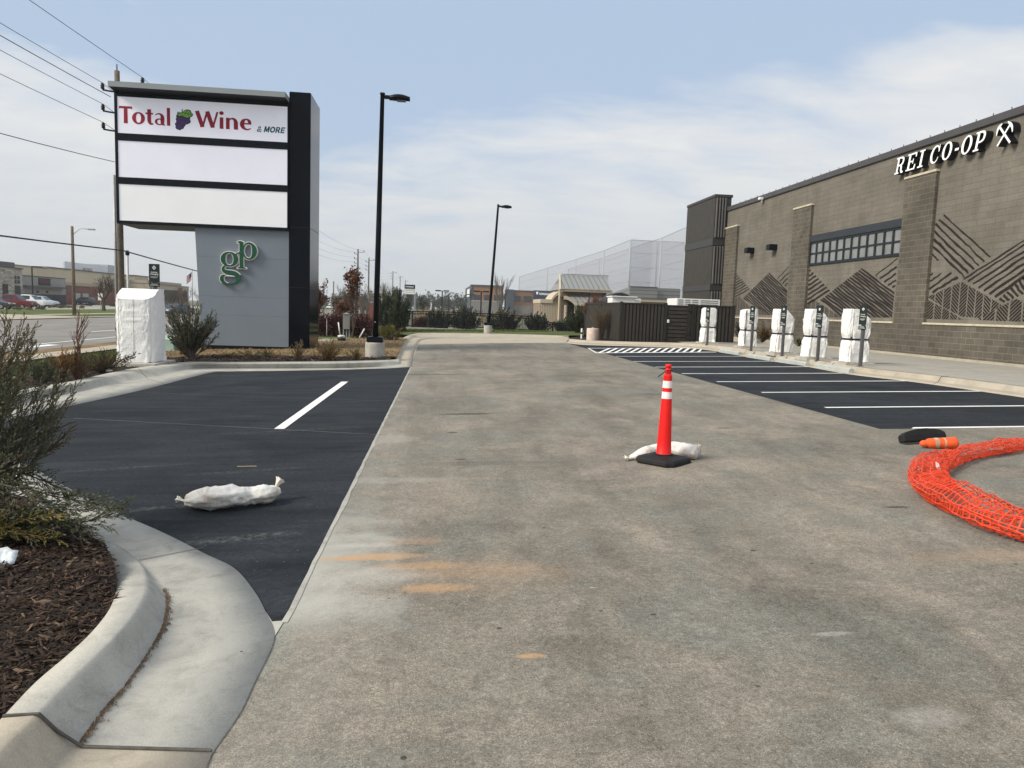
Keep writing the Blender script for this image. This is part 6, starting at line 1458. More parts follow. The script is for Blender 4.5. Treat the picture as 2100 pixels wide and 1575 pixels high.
MAT['stone_grey'] = M('grey_stone', (0.22, 0.21, 0.20), 0.9, 0.2, 0.5)
YT = 300
tg = thing('brick_building', 'far brick building with dark blue end wall left of the second lamp', 'building', (onY(1000, 640, YT).x, YT, ZF), 'brick buildings in the distance')
ybox(tg, 'wall', MAT['obrick'], YT, 965.5, 1030, 587); ybox(tg, 'parapet', MAT['slate_blue'], YT, 965, 1030.5, 584.5, 587.2, proud=0.3, deep=8.5); ybox(tg, 'stone_base', MAT['stone_grey'], YT, 965.2, 1030.2, 617.5, proud=0.4, deep=2)
mb = MB(); x0 = onY(965.4, 620, YT).x; x1 = onY(953.8, 620, YT+55).x; zt6 = onY(965, 584.5, YT).z; mb.add([(x0, YT-0.2, ZF), (x1, YT+55, ZF), (x1, YT+55, zt6), (x0, YT-0.2, zt6), (x0+2, YT+0.2, ZF), (x1+2, YT+55, ZF), (x1+2, YT+55, zt6), (x0+2, YT+0.2, zt6)], [(0,3,2,1),(4,5,6,7),(3,7,6,2),(0,1,5,4),(0,4,7,3),(1,2,6,5)]); fixnormals(mb.build('end_wall', MAT['slate_blue'], tg))
ybox(tg, 'logo_strip', MAT['white'], YT, 961.3, 963.0, 592, 608, 0.1, -20)
for a, b in ((971, 984), (992, 1004), (1013, 1026)): ybox(tg, 'window', MAT['glass_dark'], YT, a, b, 604.5, 616, 0.2, 0.25)
ybox(tg, 'ledge', MAT['cream_sill'], YT, 967, 1030, 616.8, 618, 0.3, 0.5)
t2 = thing('brick_building', 'far brick and navy building with white lettering beside the bank', 'building', (onY(1090, 640, YT).x, YT, ZF), 'brick buildings in the distance')
ybox(t2, 'wall', MAT['obrick'], YT, 1053, 1093, 597); ybox(t2, 'stone_base', MAT['stone_grey'], YT, 1053, 1093, 627, proud=0.4, deep=2); ybox(t2, 'parapet', MAT['slate_blue'], YT, 1052.5, 1093, 595.5, 597.2, proud=0.3, deep=8.5)
ybox(t2, 'stair_block', MAT['slate_blue'], YT, 1038, 1052.4, 593.7, proud=2); nv2 = ybox(t2, 'navy_block', MAT['navy'], YT, 1093.3, 1135.4, 596.5, proud=3, deep=12)
for a, b in ((1055, 1067), (1073.5, 1089)): ybox(t2, 'window', MAT['glass_dark'], YT, a, b, 607, 618.5, 0.2, 0.25)
tm = text_mesh('TOPGOLF', 1.0, 0.03, 0.12, 'LEFT'); xs = [v[0] for v in tm[0]]; p0, p1_ = onY(1104.5, 604.5, YT-3.2), onY(1127, 605.5, YT-3.2); k = (p1_.x-p0.x)/(max(xs)-min(xs)); mb = MB(); put(mb, tm, Frame((p0.x, YT-3.2, p0.z), (1,0,0), (0,0,1), (0,-1,0)), 0, k, k*1.1, 0, 0)
fr_ = Frame((onY(1101.5, 601, YT-3.2).x, YT-3.2, onY(1101.5, 601, YT-3.2).z), (1,0,0), (0,0,1), (0,-1,0)); put(mb, PL([(-0.5,0.5),(0.5,0.5),(0.3,-0.2),(0,-0.8),(-0.3,-0.2)]), fr_, 0); mb.build('lettering', M('far_letters', (0.85, 0.86, 0.88), emit=0.2), nv2)
# nets
net = thing('golf_net', 'tall grey driving range netting on steel poles behind the bank', 'netting', (onY(1230, 640, 300).x, 300, ZF))
lineA = [(1065, 567.6, 430), (1123, 549.5, 375), (1181, 532, 325), (1239, 514, 285), (1293.5, 491.8, 250), (1349, 494.5, 252), (1412, 497, 255)]
lineB = [(1165, 552, 395), (1229.5, 530.5, 330), (1293, 509, 282), (1357, 488.3, 240), (1408, 466, 210)]
netm = bpy.data.materials.new('net_mesh'); netm.use_nodes = True; tt = netm.node_tree; pr = tt.nodes['Principled BSDF']; tr = N(tt, 'BsdfTransparent'); mx = N(tt, 'MixShader'); mx.inputs[0].default_value = 0.42; pr.inputs['Base Color'].default_value = (0.30, 0.31, 0.36, 1); pr.inputs['Roughness'].default_value = 0.9
L(tt, tr.outputs[0], mx.inputs[1]); L(tt, pr.outputs[0], mx.inputs[2]); L(tt, mx.outputs[0], tt.nodes['Material Output'].inputs[0])
polem = M('net_pole', (0.34, 0.36, 0.39), 0.5, 0.05, 0.1); cabm = M('net_cable', (0.22, 0.23, 0.26), 0.7)
for ln_ in (lineA, lineB):
    tops = []
    for px, py, Y in ln_:
        p = onY(px, py, Y); b = Vector((onY(px-4, 636, Y).x, Y, ZF)); b.x = p.x; tops.append(p)
        mb = MB(); mb.tube([b, p], [0.36, 0.22], 8); mb.build('pole', polem, net, True)
    mb = MB()
    for a, b in zip(tops, tops[1:]): mb.quad((a.x, a.y, ZF), (b.x, b.y, ZF), b, a)
    mb.build('net_sheet', netm, net)
    mb = MB()
    for f in (1.0, 0.84, 0.66, 0.48, 0.30):
        mb.tube([Vector((p.x, p.y-0.1, lerp(ZF, p.z, f))) for p in tops], 0.07 if f == 1 else 0.035, 4)
    mb.build('net_cable', cabm, net)
# grey metal building
gm = thing('metal_building', 'grey metal sided building behind the bank roof', 'building', (onY(1300, 640, 120).x, 120, ZF))
sid = bpy.data.materials.new('grey_siding'); sid.use_nodes = True; tt = sid.node_tree; pr = tt.nodes['Principled BSDF']; wv = N(tt, 'TexWave', wave_type='BANDS', bands_direction='Z'); wv.inputs['Scale'].default_value = 0.5; L(tt, pos(tt), wv.inputs['Vector']); L(tt, ramp(tt, wv.outputs[0], [(0.1, (0.12, 0.125, 0.13)), (0.35, (0.20, 0.205, 0.21))]), pr.inputs['Base Color']); pr.inputs['Roughness'].default_value = 0.6
ybox(gm, 'front_wall', sid, 120, 1290.5, 1347, 588.5, deep=0.3); mb = MB(); x0 = onY(1290.4, 620, 120).x; x1 = onY(1252, 620, 165).x; zz = onY(1290, 588, 120).z; mb.add([(x0, 120.4, ZF), (x1, 165, ZF), (x1, 165, zz), (x0, 120.4, zz), (x0+9, 121, ZF), (x0+9, 160, ZF), (x0+9, 160, zz), (x0+9, 121, zz)], [(0,3,2,1),(3,7,6,2),(0,4,7,3),(4,5,6,7),(1,2,6,5)]); fixnormals(mb.build('side_wall', sid, gm)); ybox(gm, 'coping', MAT['grey_dark'], 120, 1290, 1347.5, 587.6, 588.6, 0.4, 0.1)
# bank with the steep metal roof and the arched porch
YB = 82
def bp(px, py, dy=0.0): return onY(px, py, YB+dy)
bank = thing('bank_building', 'beige bank with a steep grey metal roof and an arched porch', 'building', (bp(1200, 640).x, YB, ZF))
MAT['cream'] = M('cream_trim', (0.50, 0.43, 0.33), 0.8, 0.05, 0.5); MAT['tanbrick'] = M('tan_brick', (0.175, 0.130, 0.098), 0.9, 0.12, 2)
rfm = bpy.data.materials.new('seam_roof'); rfm.use_nodes = True; tt = rfm.node_tree; pr = tt.nodes['Principled BSDF']; wv = N(tt, 'TexWave', wave_type='BANDS', bands_direction='X'); wv.inputs['Scale'].default_value = 0.55; L(tt, pos(tt), wv.inputs['Vector']); L(tt, ramp(tt, wv.outputs[0], [(0.05, (0.14, 0.145, 0.14)), (0.25, (0.265, 0.27, 0.26))]), pr.inputs['Base Color']); pr.inputs['Roughness'].default_value = 0.45; pr.inputs['Metallic'].default_value = 0.2
e0_, e1_ = bp(1153.5, 592.5, -1.0), bp(1252, 596, -1.0); r0_, r1_ = onY(1150, 563.6, YB+3.5), onY(1245.5, 567.8, YB+3.5); r1_.z = r0_.z; e1_.z = e0_.z
mb = MB(); mb.add([e0_, e1_, r1_, r0_, Vector((e0_.x, YB+8, e0_.z)), Vector((e1_.x, YB+8, e1_.z))], [(0,1,2,3),(3,2,5,4),(0,3,4),(1,5,2),(0,4,5,1)]); o = mb.build('roof', rfm, bank)
ybox(bank, 'fascia', MAT['cream'], YB, 1153.8, 1251.5, 592.8, 599.5, 7.5, 0.9); ybox(bank, 'ridge_cap', MAT['grey_dark'], YB+3.45, 1150, 1246, 563.2, 564.4, 0.1)
ybox(bank, 'wall', MAT['tanbrick'], YB, 1150.5, 1243, 599.4, deep=8)
mb = MB(); a = bp(1147.5, 600, -0.5); b = onY(1148.5, 566, YB+3.5); mb.tube([Vector((a.x, YB-1, e0_.z-0.1)), Vector((r0_.x-0.1, YB+3.5, r0_.z))], 0.13, 6); mb.tube([Vector((a.x, YB-0.6, ZF)), Vector((a.x, YB-0.6, e0_.z))], 0.15, 6); mb.build('gable_trim', MAT['cream'], bank)
# left wing with vertical siding and flat cream fascia
wv2 = ybox(bank, 'left_wing', M('siding_tan', (0.245, 0.195, 0.15), 0.9, 0.1, 1), YB+1, 1108.5, 1150.4, 619, deep=6); ybox(bank, 'wing_fascia', MAT['cream'], YB+1, 1107.8, 1133, 613.6, 621.5, 6.2, 0.2)
mb = MB()
for k in range(12):
    x = lerp(bp(1109.5, 640, 1).x, bp(1150, 640, 1).x, k/12); mb.box((x, YB+0.93, ZF), (x+0.14, YB+0.997, onY(1125, 622 if k < 7 else 608, YB+1).z))
mb.build('siding_batten', MAT['cream'], bank)
mb = MB(); arc = [onY(px, py, YB+0.6) for px, py in ((1131, 613.8), (1134, 608.5), (1139, 603), (1144, 599.3), (1148.5, 597.2))]
for a, b in zip(arc, arc[1:]): mb.add([a, b, b+Vector((0, 5, 0)), a+Vector((0, 5, 0)), a-Vector((0,0,0.35)), b-Vector((0,0,0.35))], [(0,1,2,3),(4,5,1,0)])
mb.build('curved_roof_edge', MAT['cream'], bank)
# porch with barrel roof
mb = MB(); pts = [(1156, 607.2), (1160, 606.6), (1165, 607.8), (1170, 610.6), (1175, 614.6), (1178.5, 618.6)]; P_f = [onY(x, y, YB-3) for x, y in pts]; nW = Vector((onY(1226, 619, YB-3).x-P_f[-1].x, 0, 0))
for a, b in zip(P_f, P_f[1:]): mb.quad(a, b, b+Vector((0.3*0, 3, 0)), a+Vector((0, 3, 0)))
for a, b in zip(P_f, P_f[1:]): mb.quad(a, b, b-Vector((0, 0, 0.38)), a-Vector((0, 0, 0.38)), 1)
mb.build('porch_arch', [rfm, MAT['cream']], bank)
q0, q1 = onY(1178.5, 618.6, YB-3), onY(1228, 621, YB-3); q2, q3 = onY(1164, 605.5, YB-0.0), onY(1238, 606.5, YB-0.0)
mb = MB(); q1.z = q0.z; q3.z = q2.z; mb.add([q0, q1, q3, q2, q0-Vector((0,0,0.35)), q1-Vector((0,0,0.35))], [(0,1,2,3),(4,5,1,0)], 0); mb.build('porch_roof', rfm, bank)
mb = MB(); mb.box((q0.x, YB-3.05, q0.z-0.42), (q1.x, YB-2.9, q0.z-0.05)); mb.build('porch_fascia', MAT['cream'], bank)
for px in (1159, 1179.5, 1226): 
    x = onY(px, 640, YB-2.8).x; mb = MB(); mb.bbox((x-0.11, YB-2.95, ZF), (x+0.11, YB-2.7, q0.z-0.4), 0.02); mb.build('porch_column', MAT['cream'], bank)
mb = MB(); mb.box((onY(1164, 640, YB-0.05).x, YB-0.05, ZF), (onY(1177, 640, YB-0.05).x, YB-0.003, onY(1170, 615, YB).z)); mb.build('porch_opening', MAT['glass_dark'], bank)
# dark arch, white unit and long cream fascia right of the bank
t = thing('arched_canopy', 'dark arched canopy right of the bank roof', 'canopy', (onY(1272, 640, 70).x, 70, ZF))
mb = MB(); ca = onY(1272, 627, 70); r_ = (onY(1301, 627, 70).x-ca.x); rg = []
for i in range(17):
    a = math.pi*i/16; rg.append([ca+Vector((math.cos(a)*r_*k, dy, math.sin(a)*r_*0.90*k)) for k, dy in ((1, 0), (1, 3), (0.86, 3), (0.86, 0))])
mb.rings(rg); fixnormals(mb.build('arch', M('canopy_dark', (0.016, 0.020, 0.028), 0.5), t)); 
for sg in (-1, 1): mb = MB(); mb.box((ca.x+sg*r_*0.88-0.2, 70.2, ZF), (ca.x+sg*r_*0.88+0.2, 72.8, ca.z)); mb.build('leg', MAT['ink'], t)
t = thing('white_kiosk', 'small white flat roofed kiosk under the dark arch', 'kiosk', (onY(1280, 640, 68).x, 68, ZF))
ybox(t, 'wall', MAT['white'], 68, 1256, 1303, 609.5, deep=2); ybox(t, 'roof_slab', MAT['white'], 68, 1254, 1306, 607.3, 609.4, 2.2, 0.2); ybox(t, 'side_unit', MAT['white'], 68.3, 1303.3, 1314, 614.5, deep=1.6)
t = thing('cream_building', 'long low cream building edge above the brown enclosure', 'building', (onY(1350, 640, 95).x, 95, ZF)); ybox(t, 'wall', MAT['tan'], 95, 1313, 1470, 621, deep=10); ybox(t, 'fascia', MAT['cream'], 95, 1312, 1470, 614.8, 621.2, 10.3, 0.3); ybox(t, 'coping', MAT['grey_dark'], 95, 1311.5, 1470, 613.8, 614.9, 10.4, 0.4)
# distant pylon sign
YD = 125
t = thing('distant_pylon_sign', 'distant pylon sign with a black top panel and three white rows', 'sign', (onY(838, 640, YD).x, YD, ZF)); ybox(t, 'top_panel', MAT['ink'], YD, 829, 850.5, 583.8, 591.5, 0.8, 0.1); ybox(t, 'back_frame', MAT['galv'], YD, 829.3, 850.2, 591.8, 603.5, 0.7, -0.1)
for a, b in ((592.2, 595.4), (596.0, 599.2), (599.8, 603.2)): ybox(t, 'white_row', MAT['white'], YD, 829.6, 849.8, a, b, 0.3, 0.02)
ybox(t, 'leg', MAT['galv'], YD, 829.5, 830.8, 603.5); ybox(t, 'leg', MAT['galv'], YD, 848.9, 850.2, 603.5)
mb = MB(); a, b, c_, d_ = onY(833, 603.5, YD), onY(845.5, 603.5, YD), onY(843.5, 634, YD), onY(836, 634, YD); mb.add([a, b, c_, d_]+[v+Vector((0, 0.7, 0)) for v in (a, b, c_, d_)], [(0,1,2,3),(7,6,5,4),(0,4,5,1),(1,5,6,2),(2,6,7,3),(3,7,4,0)]); fixnormals(mb.build('base_panel', M('base_dark', (0.035, 0.05, 0.055)), t))
tm = text_mesh('TOPGOLF', 1.0, 0.03, 0.1, 'LEFT'); xs = [v[0] for v in tm[0]]; p0, p1_ = onY(831, 589.2, YD-0.12), onY(848.5, 589.2, YD-0.12); k = (p1_.x-p0.x)/(max(xs)-min(xs)); mb = MB(); put(mb, tm, Frame(p0, (1,0,0), (0,0,1), (0,-1,0)), 0.01, k, k); mb.build('lettering', MAT['white'], t)
# monument sign
YM = 78; t = thing('monument_sign', 'low beige brick monument sign behind the lamp post', 'sign', (onY(775, 640, YM).x, YM, ZF)); ybox(t, 'panel', MAT['cream'], YM, 754, 792, 603, 621.5, 1.0); ybox(t, 'cap', MAT['conc_base'], YM, 752.5, 793.5, 600.5, 602.9, 1.2, 0.15); ybox(t, 'brick_base', MAT['brick_red'], YM, 751, 795, 621.7, deep=1.3, proud=0.2)
mb = MB(); p = onY(763.5, 612.5, YM); put(mb, RG(0, 0, 0.26, 0.22, 0.12, 0.12), Frame((p.x, YM, p.z), (1,0,0), (0,0,1), (0,-1,0)), 0.02, depth=0.015); put(mb, RG(0, 0, 0.1, 0.08, 0.06, 0.06), Frame((p.x, YM, p.z), (1,0,0), (0,0,1), (0,-1,0)), 0.02, depth=0.015); mb.build('emblem', M('emblem_blue', (0.10, 0.15, 0.20)), t)
# twin-headed lamps in the far lots
for px, pt, Y, lab in ((906.5, 597, 112, 'dark double lamp on a tall post above the middle of the fence'), (920.5, 601, 160, 'small far double lamp right of the tall double lamp'), (986.5, 598.5, 98, 'dark double lamp left of the second lamp post'), (965.5, 604.5, 180, 'small far double lamp in front of the left brick building')):
    x = onY(px, 620, Y).x; z = onY(px, pt, Y).z; t = thing('lot_lamp', lab, 'lamp post', (x, Y, ZF)); mb = MB(); mb.tube([(x, Y, ZF), (x, Y, z)], 0.09, 8); mb.build('pole', MAT['ink'], t)
    for sg in (-1, 1):
        mb = MB(); mb.bbox((x+sg*0.2-0.0, Y-0.2, z-0.05), (x+sg*1.05, Y+0.2, z+0.14), 0.03) if sg > 0 else mb.bbox((x-1.05, Y-0.2, z-0.05), (x-0.2, Y+0.2, z+0.14), 0.03); mb.build('lamp_head', MAT['ink'], t)
    mb = MB(); mb.bbox((x-0.3, Y-0.04, z-0.02), (x+0.3, Y+0.04, z+0.07), 0.01); mb.build('crossbar', MAT['ink'], t)
# porch lamp post in front of the bank
Y = 66; x = onY(1207, 640, Y).x; z = onY(1207, 601.5, Y).z; t = thing('lot_lamp', 'slim lamp post standing in front of the bank porch', 'lamp post', (x, Y, ZF)); mb = MB(); mb.tube([(x, Y, ZF), (x, Y, z-0.2)], 0.05, 8); mb.build('pole', MAT['ink'], t); mb = MB(); mb.lathe([(0.05, -0.2), (0.18, -0.05), (0.22, 0.0), (0.10, 0.08), (0.02, 0.12)], (x, Y, z), 12); mb.build('lamp_head', MAT['ink'], t)

# ------------------------------------------------------------------ metal picket fence
fp = [(836, 637, 670), (846, 637.3, 672), (881, 637.6, 672), (918, 638.3, 672.2), (957.5, 640, 673), (1005.5, 642.5, 674.5), (1050.5, 645.5, 676.5), (1096, 648.5, 680)]
fn = thing('picket_fence', 'black metal picket fence on a low concrete curb at the end of the drive', 'fence', (G(960, 673).x, 57, zt(0, 57)))
YF = 57.0
def fence_run(pts, Yc):
    po = []
    for px, a, b in pts:
        po.append((onY(px, 660, Yc).x, onY(px, b, Yc).z, onY(px, a, Yc).z))
    for x, z0, z1 in po:
        mb = MB(); mb.bbox((x-0.055, Yc-0.055, z0-0.35), (x+0.055, Yc+0.055, z1+0.02), 0.008); mb.build('post', MAT['ink'], fn)
    for (xa, a0, a1), (xb, b0, b1) in zip(po, po[1:]):
        mb = MB(); n = max(4, int((xb-xa)/0.115))
        for i in range(1, n):
            u = i/n; x = lerp(xa, xb, u); mb.box((x-0.017, Yc-0.017, lerp(a0, b0, u)+0.04), (x+0.017, Yc+0.017, lerp(a1, b1, u)-0.02))
        mb.build('picket_panel', MAT['ink'], fn)
        for f in (0.08, 0.82, 0.96):
            mb = MB(); mb.tube([(xa+0.06, Yc, lerp(a0, a1, f)), (xb-0.06, Yc, lerp(b0, b1, f))], 0.036, 4); mb.build('rail', MAT['ink'], fn)
    return po
po = fence_run(fp, YF)
po2 = fence_run([(1109, 656, 686), (1133.5, 661, 686.5), (1182, 663.5, 689.5), (1230, 666, 691)], 55.0)
mb = MB(); mb.box((po[0][0]-0.2, YF-0.15, min(p[1] for p in po)-1.2), (po[-1][0]+0.2, YF+0.15, max(p[1] for p in po[1:])+0.0)); fc = mb.build('fence_curb', MAT['conc_base'], fn)
# rake the curb so that its top follows the posts
for v in fc.data.vertices:
    X_ = v.co.x+OFF['picket_fence'].x
    if v.co.z+OFF['picket_fence'].z > min(p[1] for p in po)-0.9: v.co.z = (lerp(po[0][1], po[-1][1], (X_-po[0][0])/(po[-1][0]-po[0][0]))-0.02)-OFF['picket_fence'].z

# ------------------------------------------------------------------ small things on the island
b = G(709, 690, 0.12); s = scale_at(b); t = thing('utility_pedestal', 'grey utility cabinet on thin legs in front of the burgundy hedge', 'utility cabinet', b)
m_ = M('pedestal_grey', (0.27, 0.28, 0.26), 0.5, 0.06, 3); mb = MB(); mb.bbox((-5.5*s, -0.14, 15*s), (8*s, 0.14, 46*s), 0.01, at=b); mb.add([b+Vector(v) for v in ((-6.2*s, -0.17, 46*s), (8.6*s, -0.17, 46*s), (8.6*s, 0.17, 46*s), (-6.2*s, 0.17, 46*s), (1*s, 0, 49*s))], [(0,1,4),(1,2,4),(2,3,4),(3,0,4),(0,3,2,1)]); mb.build('cabinet', m_, t)
for x in (-4.5, 1.5, 7): mb = MB(); mb.bbox((x*s-0.03, -0.03, -0.2), (x*s+0.03, 0.03, 15*s), 0.005, at=b); mb.build('leg', MAT['galv'], t)
a = [onY(x, y, b.y-0.1) for x, y in ((650, 693), (716, 698))]
t = thing('pipe_slab', 'low pale concrete slab with a white pipe stub beside the black column', 'slab', G(690, 697, 0.12)); g1 = G(652, 697, 0.14); g2 = G(716, 699, 0.14)
mb = MB(); mb.bbox((g1.x, g2.y, g1.z-0.12), (g2.x, g2.y+2.4, g1.z), 0.02); mb.build('slab', MAT['conc'], t); mb = MB(); c = G(700, 697, 0.15); mb.lathe([(0.10, 0), (0.10, 0.14), (0.16, 0.14), (0.16, 0.2), (0.05, 0.22)], c, 14); mb.build('pipe_stub', MAT['white'], t); mb = MB(); mb.lathe([(0.17, -0.02), (0.19, 0.06), (0.14, 0.11)], c+Vector((0.05, -0.25, 0)), 14); mb.build('valve_cap', MAT['ink'], t)
for (x0, y0, x1, y1_, lab) in ((697.5, 688, 694, 661, 'white plastic stake leaning left beside the utility cabinet'), (737, 693, 747.5, 674, 'white plastic stake leaning right near the lamp post')):
    p = G(x0, y0, 0.1); q = onY(x1, y1_, p.y);
    mb = MB(); mb.tube([p, q], 0.035, 8); tag(mb.build('white_stake', MAT['white'], None, True), lab, 'stake', 'white stakes in the bare soil')
p = G(670, 689, 0.1); mb = MB(); mb.tube([p, p+Vector((0, 0, 0.12)), p+Vector((0, 0, 0.9))], [0.03, 0.02, 0.012], 6); tag(mb.build('marker_rod', MAT['galv'], None, True), 'thin grey marker rod standing at the foot of the burgundy hedge', 'rod')
p = G(6, 1160, 0.12); mb = MB(); t0 = p+Vector((-0.10, 0.0, 0.01)); gr_ = []
for i in range(5):
    for j in range(5): gr_.append(t0+Vector((0.02+0.15*i/4, 0.02*math.sin(i*1.3)+0.05*j/4, 0.075*j/4+0.008*math.sin(i*2+j))))
mb.add(gr_, [(i*5+j, i*5+5+j, i*5+6+j, i*5+j+1) for i in range(4) for j in range(4)]); o = mb.build('crumpled_label', M('label_white', (0.50, 0.56, 0.61), 0.4, 0.35, 25), None, True); md = o.modifiers.new('thick', 'SOLIDIFY'); md.thickness = 0.003; tag(o, 'crumpled white plant label in the mulch under the near juniper', 'plant label')
p = G(223, 762, 0.14); mb = MB(); mb.lathe([(0.0, 0.0), (0.07, 0.0), (0.085, 0.02), (0.07, 0.045), (0.03, 0.06), (0.0, 0.062)], p, 16); tag(mb.build('litter', MAT['white'], None, True), 'small round white piece of litter lying in the mulch below the big wrapped charger', 'litter')
p = G(507, 957, 0.005); mb = MB(); mb.tube([p+Vector((x*0.08, 0.012*math.sin(x*2), 0.004)) for x in (-1.2, -0.5, 0.2, 1.1)], 0.004, 5); tag(mb.build('straw_stalk', M('straw_pale', (0.50, 0.42, 0.26)), None), 'single pale straw stalk on the new black asphalt', 'straw')
# ------------------------------------------------------------------ vegetation
def leaf_m(name, c1, c2, c3=None, sc_=3.0):
    m, t, b, o = nt(name); p = pos(t); c = ramp(t, noise_n(t, p, sc_, 4, 0.7, 0.3), [(0.30, c1), (0.55, c2), (0.74, c3 or c2)])
    L(t, c, b.inputs['Base Color']); b.inputs['Roughness'].default_value = 0.75; b.inputs['Specular IOR Level'].default_value = 0.2; return m
LM = dict(jun=leaf_m('juniper_scale', (0.050, 0.064, 0.042), (0.108, 0.125, 0.076), (0.18, 0.17, 0.10), 5), juntan=leaf_m('juniper_tan', (0.085, 0.075, 0.045), (0.16, 0.13, 0.078), (0.21, 0.165, 0.10), 5),
  dark=leaf_m('dark_evergreen', (0.016, 0.030, 0.018), (0.03, 0.05, 0.028), (0.05, 0.07, 0.035)), yel=leaf_m('gold_evergreen', (0.08, 0.092, 0.02), (0.18, 0.17, 0.035), (0.29, 0.23, 0.06)), rust=leaf_m('rust_leaf', (0.085, 0.035, 0.020), (0.14, 0.055, 0.030), (0.20, 0.095, 0.05)),
  orange=leaf_m('dead_arborvitae', (0.22, 0.095, 0.028), (0.36, 0.165, 0.048), (0.44, 0.23, 0.08)), burg=leaf_m('burgundy_leaf', (0.045, 0.014, 0.018), (0.075, 0.024, 0.028), (0.10, 0.045, 0.04)), olive=leaf_m('olive_leaf', (0.075, 0.075, 0.025), (0.14, 0.13, 0.045), (0.21, 0.16, 0.075)), straw=leaf_m('straw_grass', (0.20, 0.14, 0.07), (0.30, 0.22, 0.12), (0.40, 0.30, 0.17)),
  far=leaf_m('far_leaf', (0.035, 0.042, 0.030), (0.06, 0.065, 0.045), (0.09, 0.085, 0.06), 0.3), farg=leaf_m('far_evergreen', (0.025, 0.045, 0.025), (0.04, 0.06, 0.032), (0.06, 0.08, 0.04), 0.3))
BK = M('bark', (0.085, 0.066, 0.052), 0.9, 0.35, 20); BK2 = M('grey_bark', (0.15, 0.135, 0.12), 0.9, 0.3, 8); BK3 = M('brown_twig', (0.135, 0.075, 0.048), 0.9, 0.3, 20)
def rv(r2): 
    while True:
        v = Vector((r2.uniform(-1, 1), r2.uniform(-1, 1), r2.uniform(-1, 1)))
        if 0.05 < v.length < 1: return v.normalized()
def blade(mb, p, d, l, w, r2, mi=0):
    s = d.cross(rv(r2)); s = s.normalized()*w if s.length > 1e-4 else Vector((w, 0, 0)); m = p+d*l*0.45
    mb.add([p-s*0.4, m-s, p+d*l, m+s, p+s*0.4], [(0, 1, 2, 3, 4)], mi)
def jspray(wd, fo, pts, r0, tl, step, sl, seed, mi=0, taper=0.6, needle=0.016, nw=0.0022, bare=0.08):
    r2 = random.Random(seed); P = catmull(pts, 8); wd.tube(P, [lerp(r0, r0*0.25, i/(len(P)-1)) for i in range(len(P))], 5)
    acc_ = 0; tot = sum((P[i+1]-P[i]).length for i in range(len(P)-1)); run = 0; sd = 1
    for i in range(len(P)-1):
        d = P[i+1]-P[i]; ln = d.length; d = d.normalized(); pos_ = 0
        while acc_ < ln:
            p = P[i]+d*acc_; u = (run+acc_)/tot; acc_ += step*r2.uniform(0.7, 1.3); sd = -sd
            if u < bare: continue
            ax_ = d.cross(Vector((0, 0, 1))); ax_ = ax_.normalized() if ax_.length > 0.1 else Vector((1, 0, 0)); up = ax_.cross(d)
            an = r2.uniform(0, 6.28); side = (ax_*math.cos(an)+up*math.sin(an))
            td = (d*r2.uniform(0.75, 1.1)+side*r2.uniform(0.45, 0.9)+Vector((0, 0, 0.12))).normalized(); L_ = tl*r2.uniform(0.5, 1.15)*(1-taper*u)
            n = max(3, int(L_/sl)); q = p.copy(); dd = td.copy(); wd.tube([p, p+td*L_*0.85], [0.0018, 0.0008], 3, cap=False)
            for k in range(n):
                dd = (dd+d*0.05+rv(r2)*0.06).normalized(); q = q+dd*(L_/n)
                for h in range(2):
                    nd = (dd*1.3+rv(r2)*0.55).normalized(); blade(fo, q, nd, needle*r2.uniform(0.7, 1.3), nw, r2, mi)
        acc_ -= ln; run += ln
def blob(mb, c, rad_, n, lf, seed, mis=(0,), clumps=14, sharp=0.55, up=0.3, asp=0.45, bottom=None):
    r2 = random.Random(seed); c = Vector(c); cl = []
    for k in range(clumps):
        v = rv(r2)*(r2.random()**0.4); cl.append((Vector((v.x*rad_[0], v.y*rad_[1], v.z*rad_[2])), r2.uniform(0.3, 0.6)))
    for k in range(n):
        o, f = r2.choice(cl); v = rv(r2)*(r2.random()**sharp)*f
        p = c+o*0.8+Vector((v.x*rad_[0], v.y*rad_[1], v.z*rad_[2]))
        if bottom is not None and p.z < bottom: continue
        d = ((p-c).normalized()*0.6+Vector((0, 0, up))+rv(r2)*0.8).normalized(); l = lf*r2.uniform(0.6, 1.4); s = d.cross(rv(r2)).normalized()*l*asp
        mb.add([p-d*l*0.5, p-s*0.5, p+d*l*0.5, p+s*0.5], [(0, 1, 2, 3)], r2.choice(mis))
def twigs(mb, p, d, L_, r, lev, r2, spread=0.6, up=0.15, tips=None, nb=(2, 3), mi=0):
    n = 3; q = Vector(p); dd = Vector(d).normalized(); pts = [q.copy()]
    for k in range(n): dd = (dd+rv(r2)*0.16+Vector((0, 0, up*0.3))).normalized(); q = q+dd*(L_/n); pts.append(q.copy())
    mb.tube(pts, [lerp(r, r*0.6, k/n) for k in range(n+1)], 5 if r > 0.03 else 3, mi, cap=False)
    if tips is not None and lev <= 1: tips.extend([(x, dd) for x in pts[1:]])
    if lev == 0: return
    for k in range(r2.randint(*nb)+1):
        u = r2.uniform(0.35, 1.0) if k else 1.0; i = min(n-1, int(u*n)); a = pts[i].lerp(pts[i+1], u*n-i if u < 1 else 1)
        ax_ = rv(r2); nd = (dd+ax_*spread+Vector((0, 0, up))).normalized(); twigs(mb, a, nd, L_*r2.uniform(0.6, 0.82), r*0.58, lev-1, r2, spread, up, tips, nb, mi)
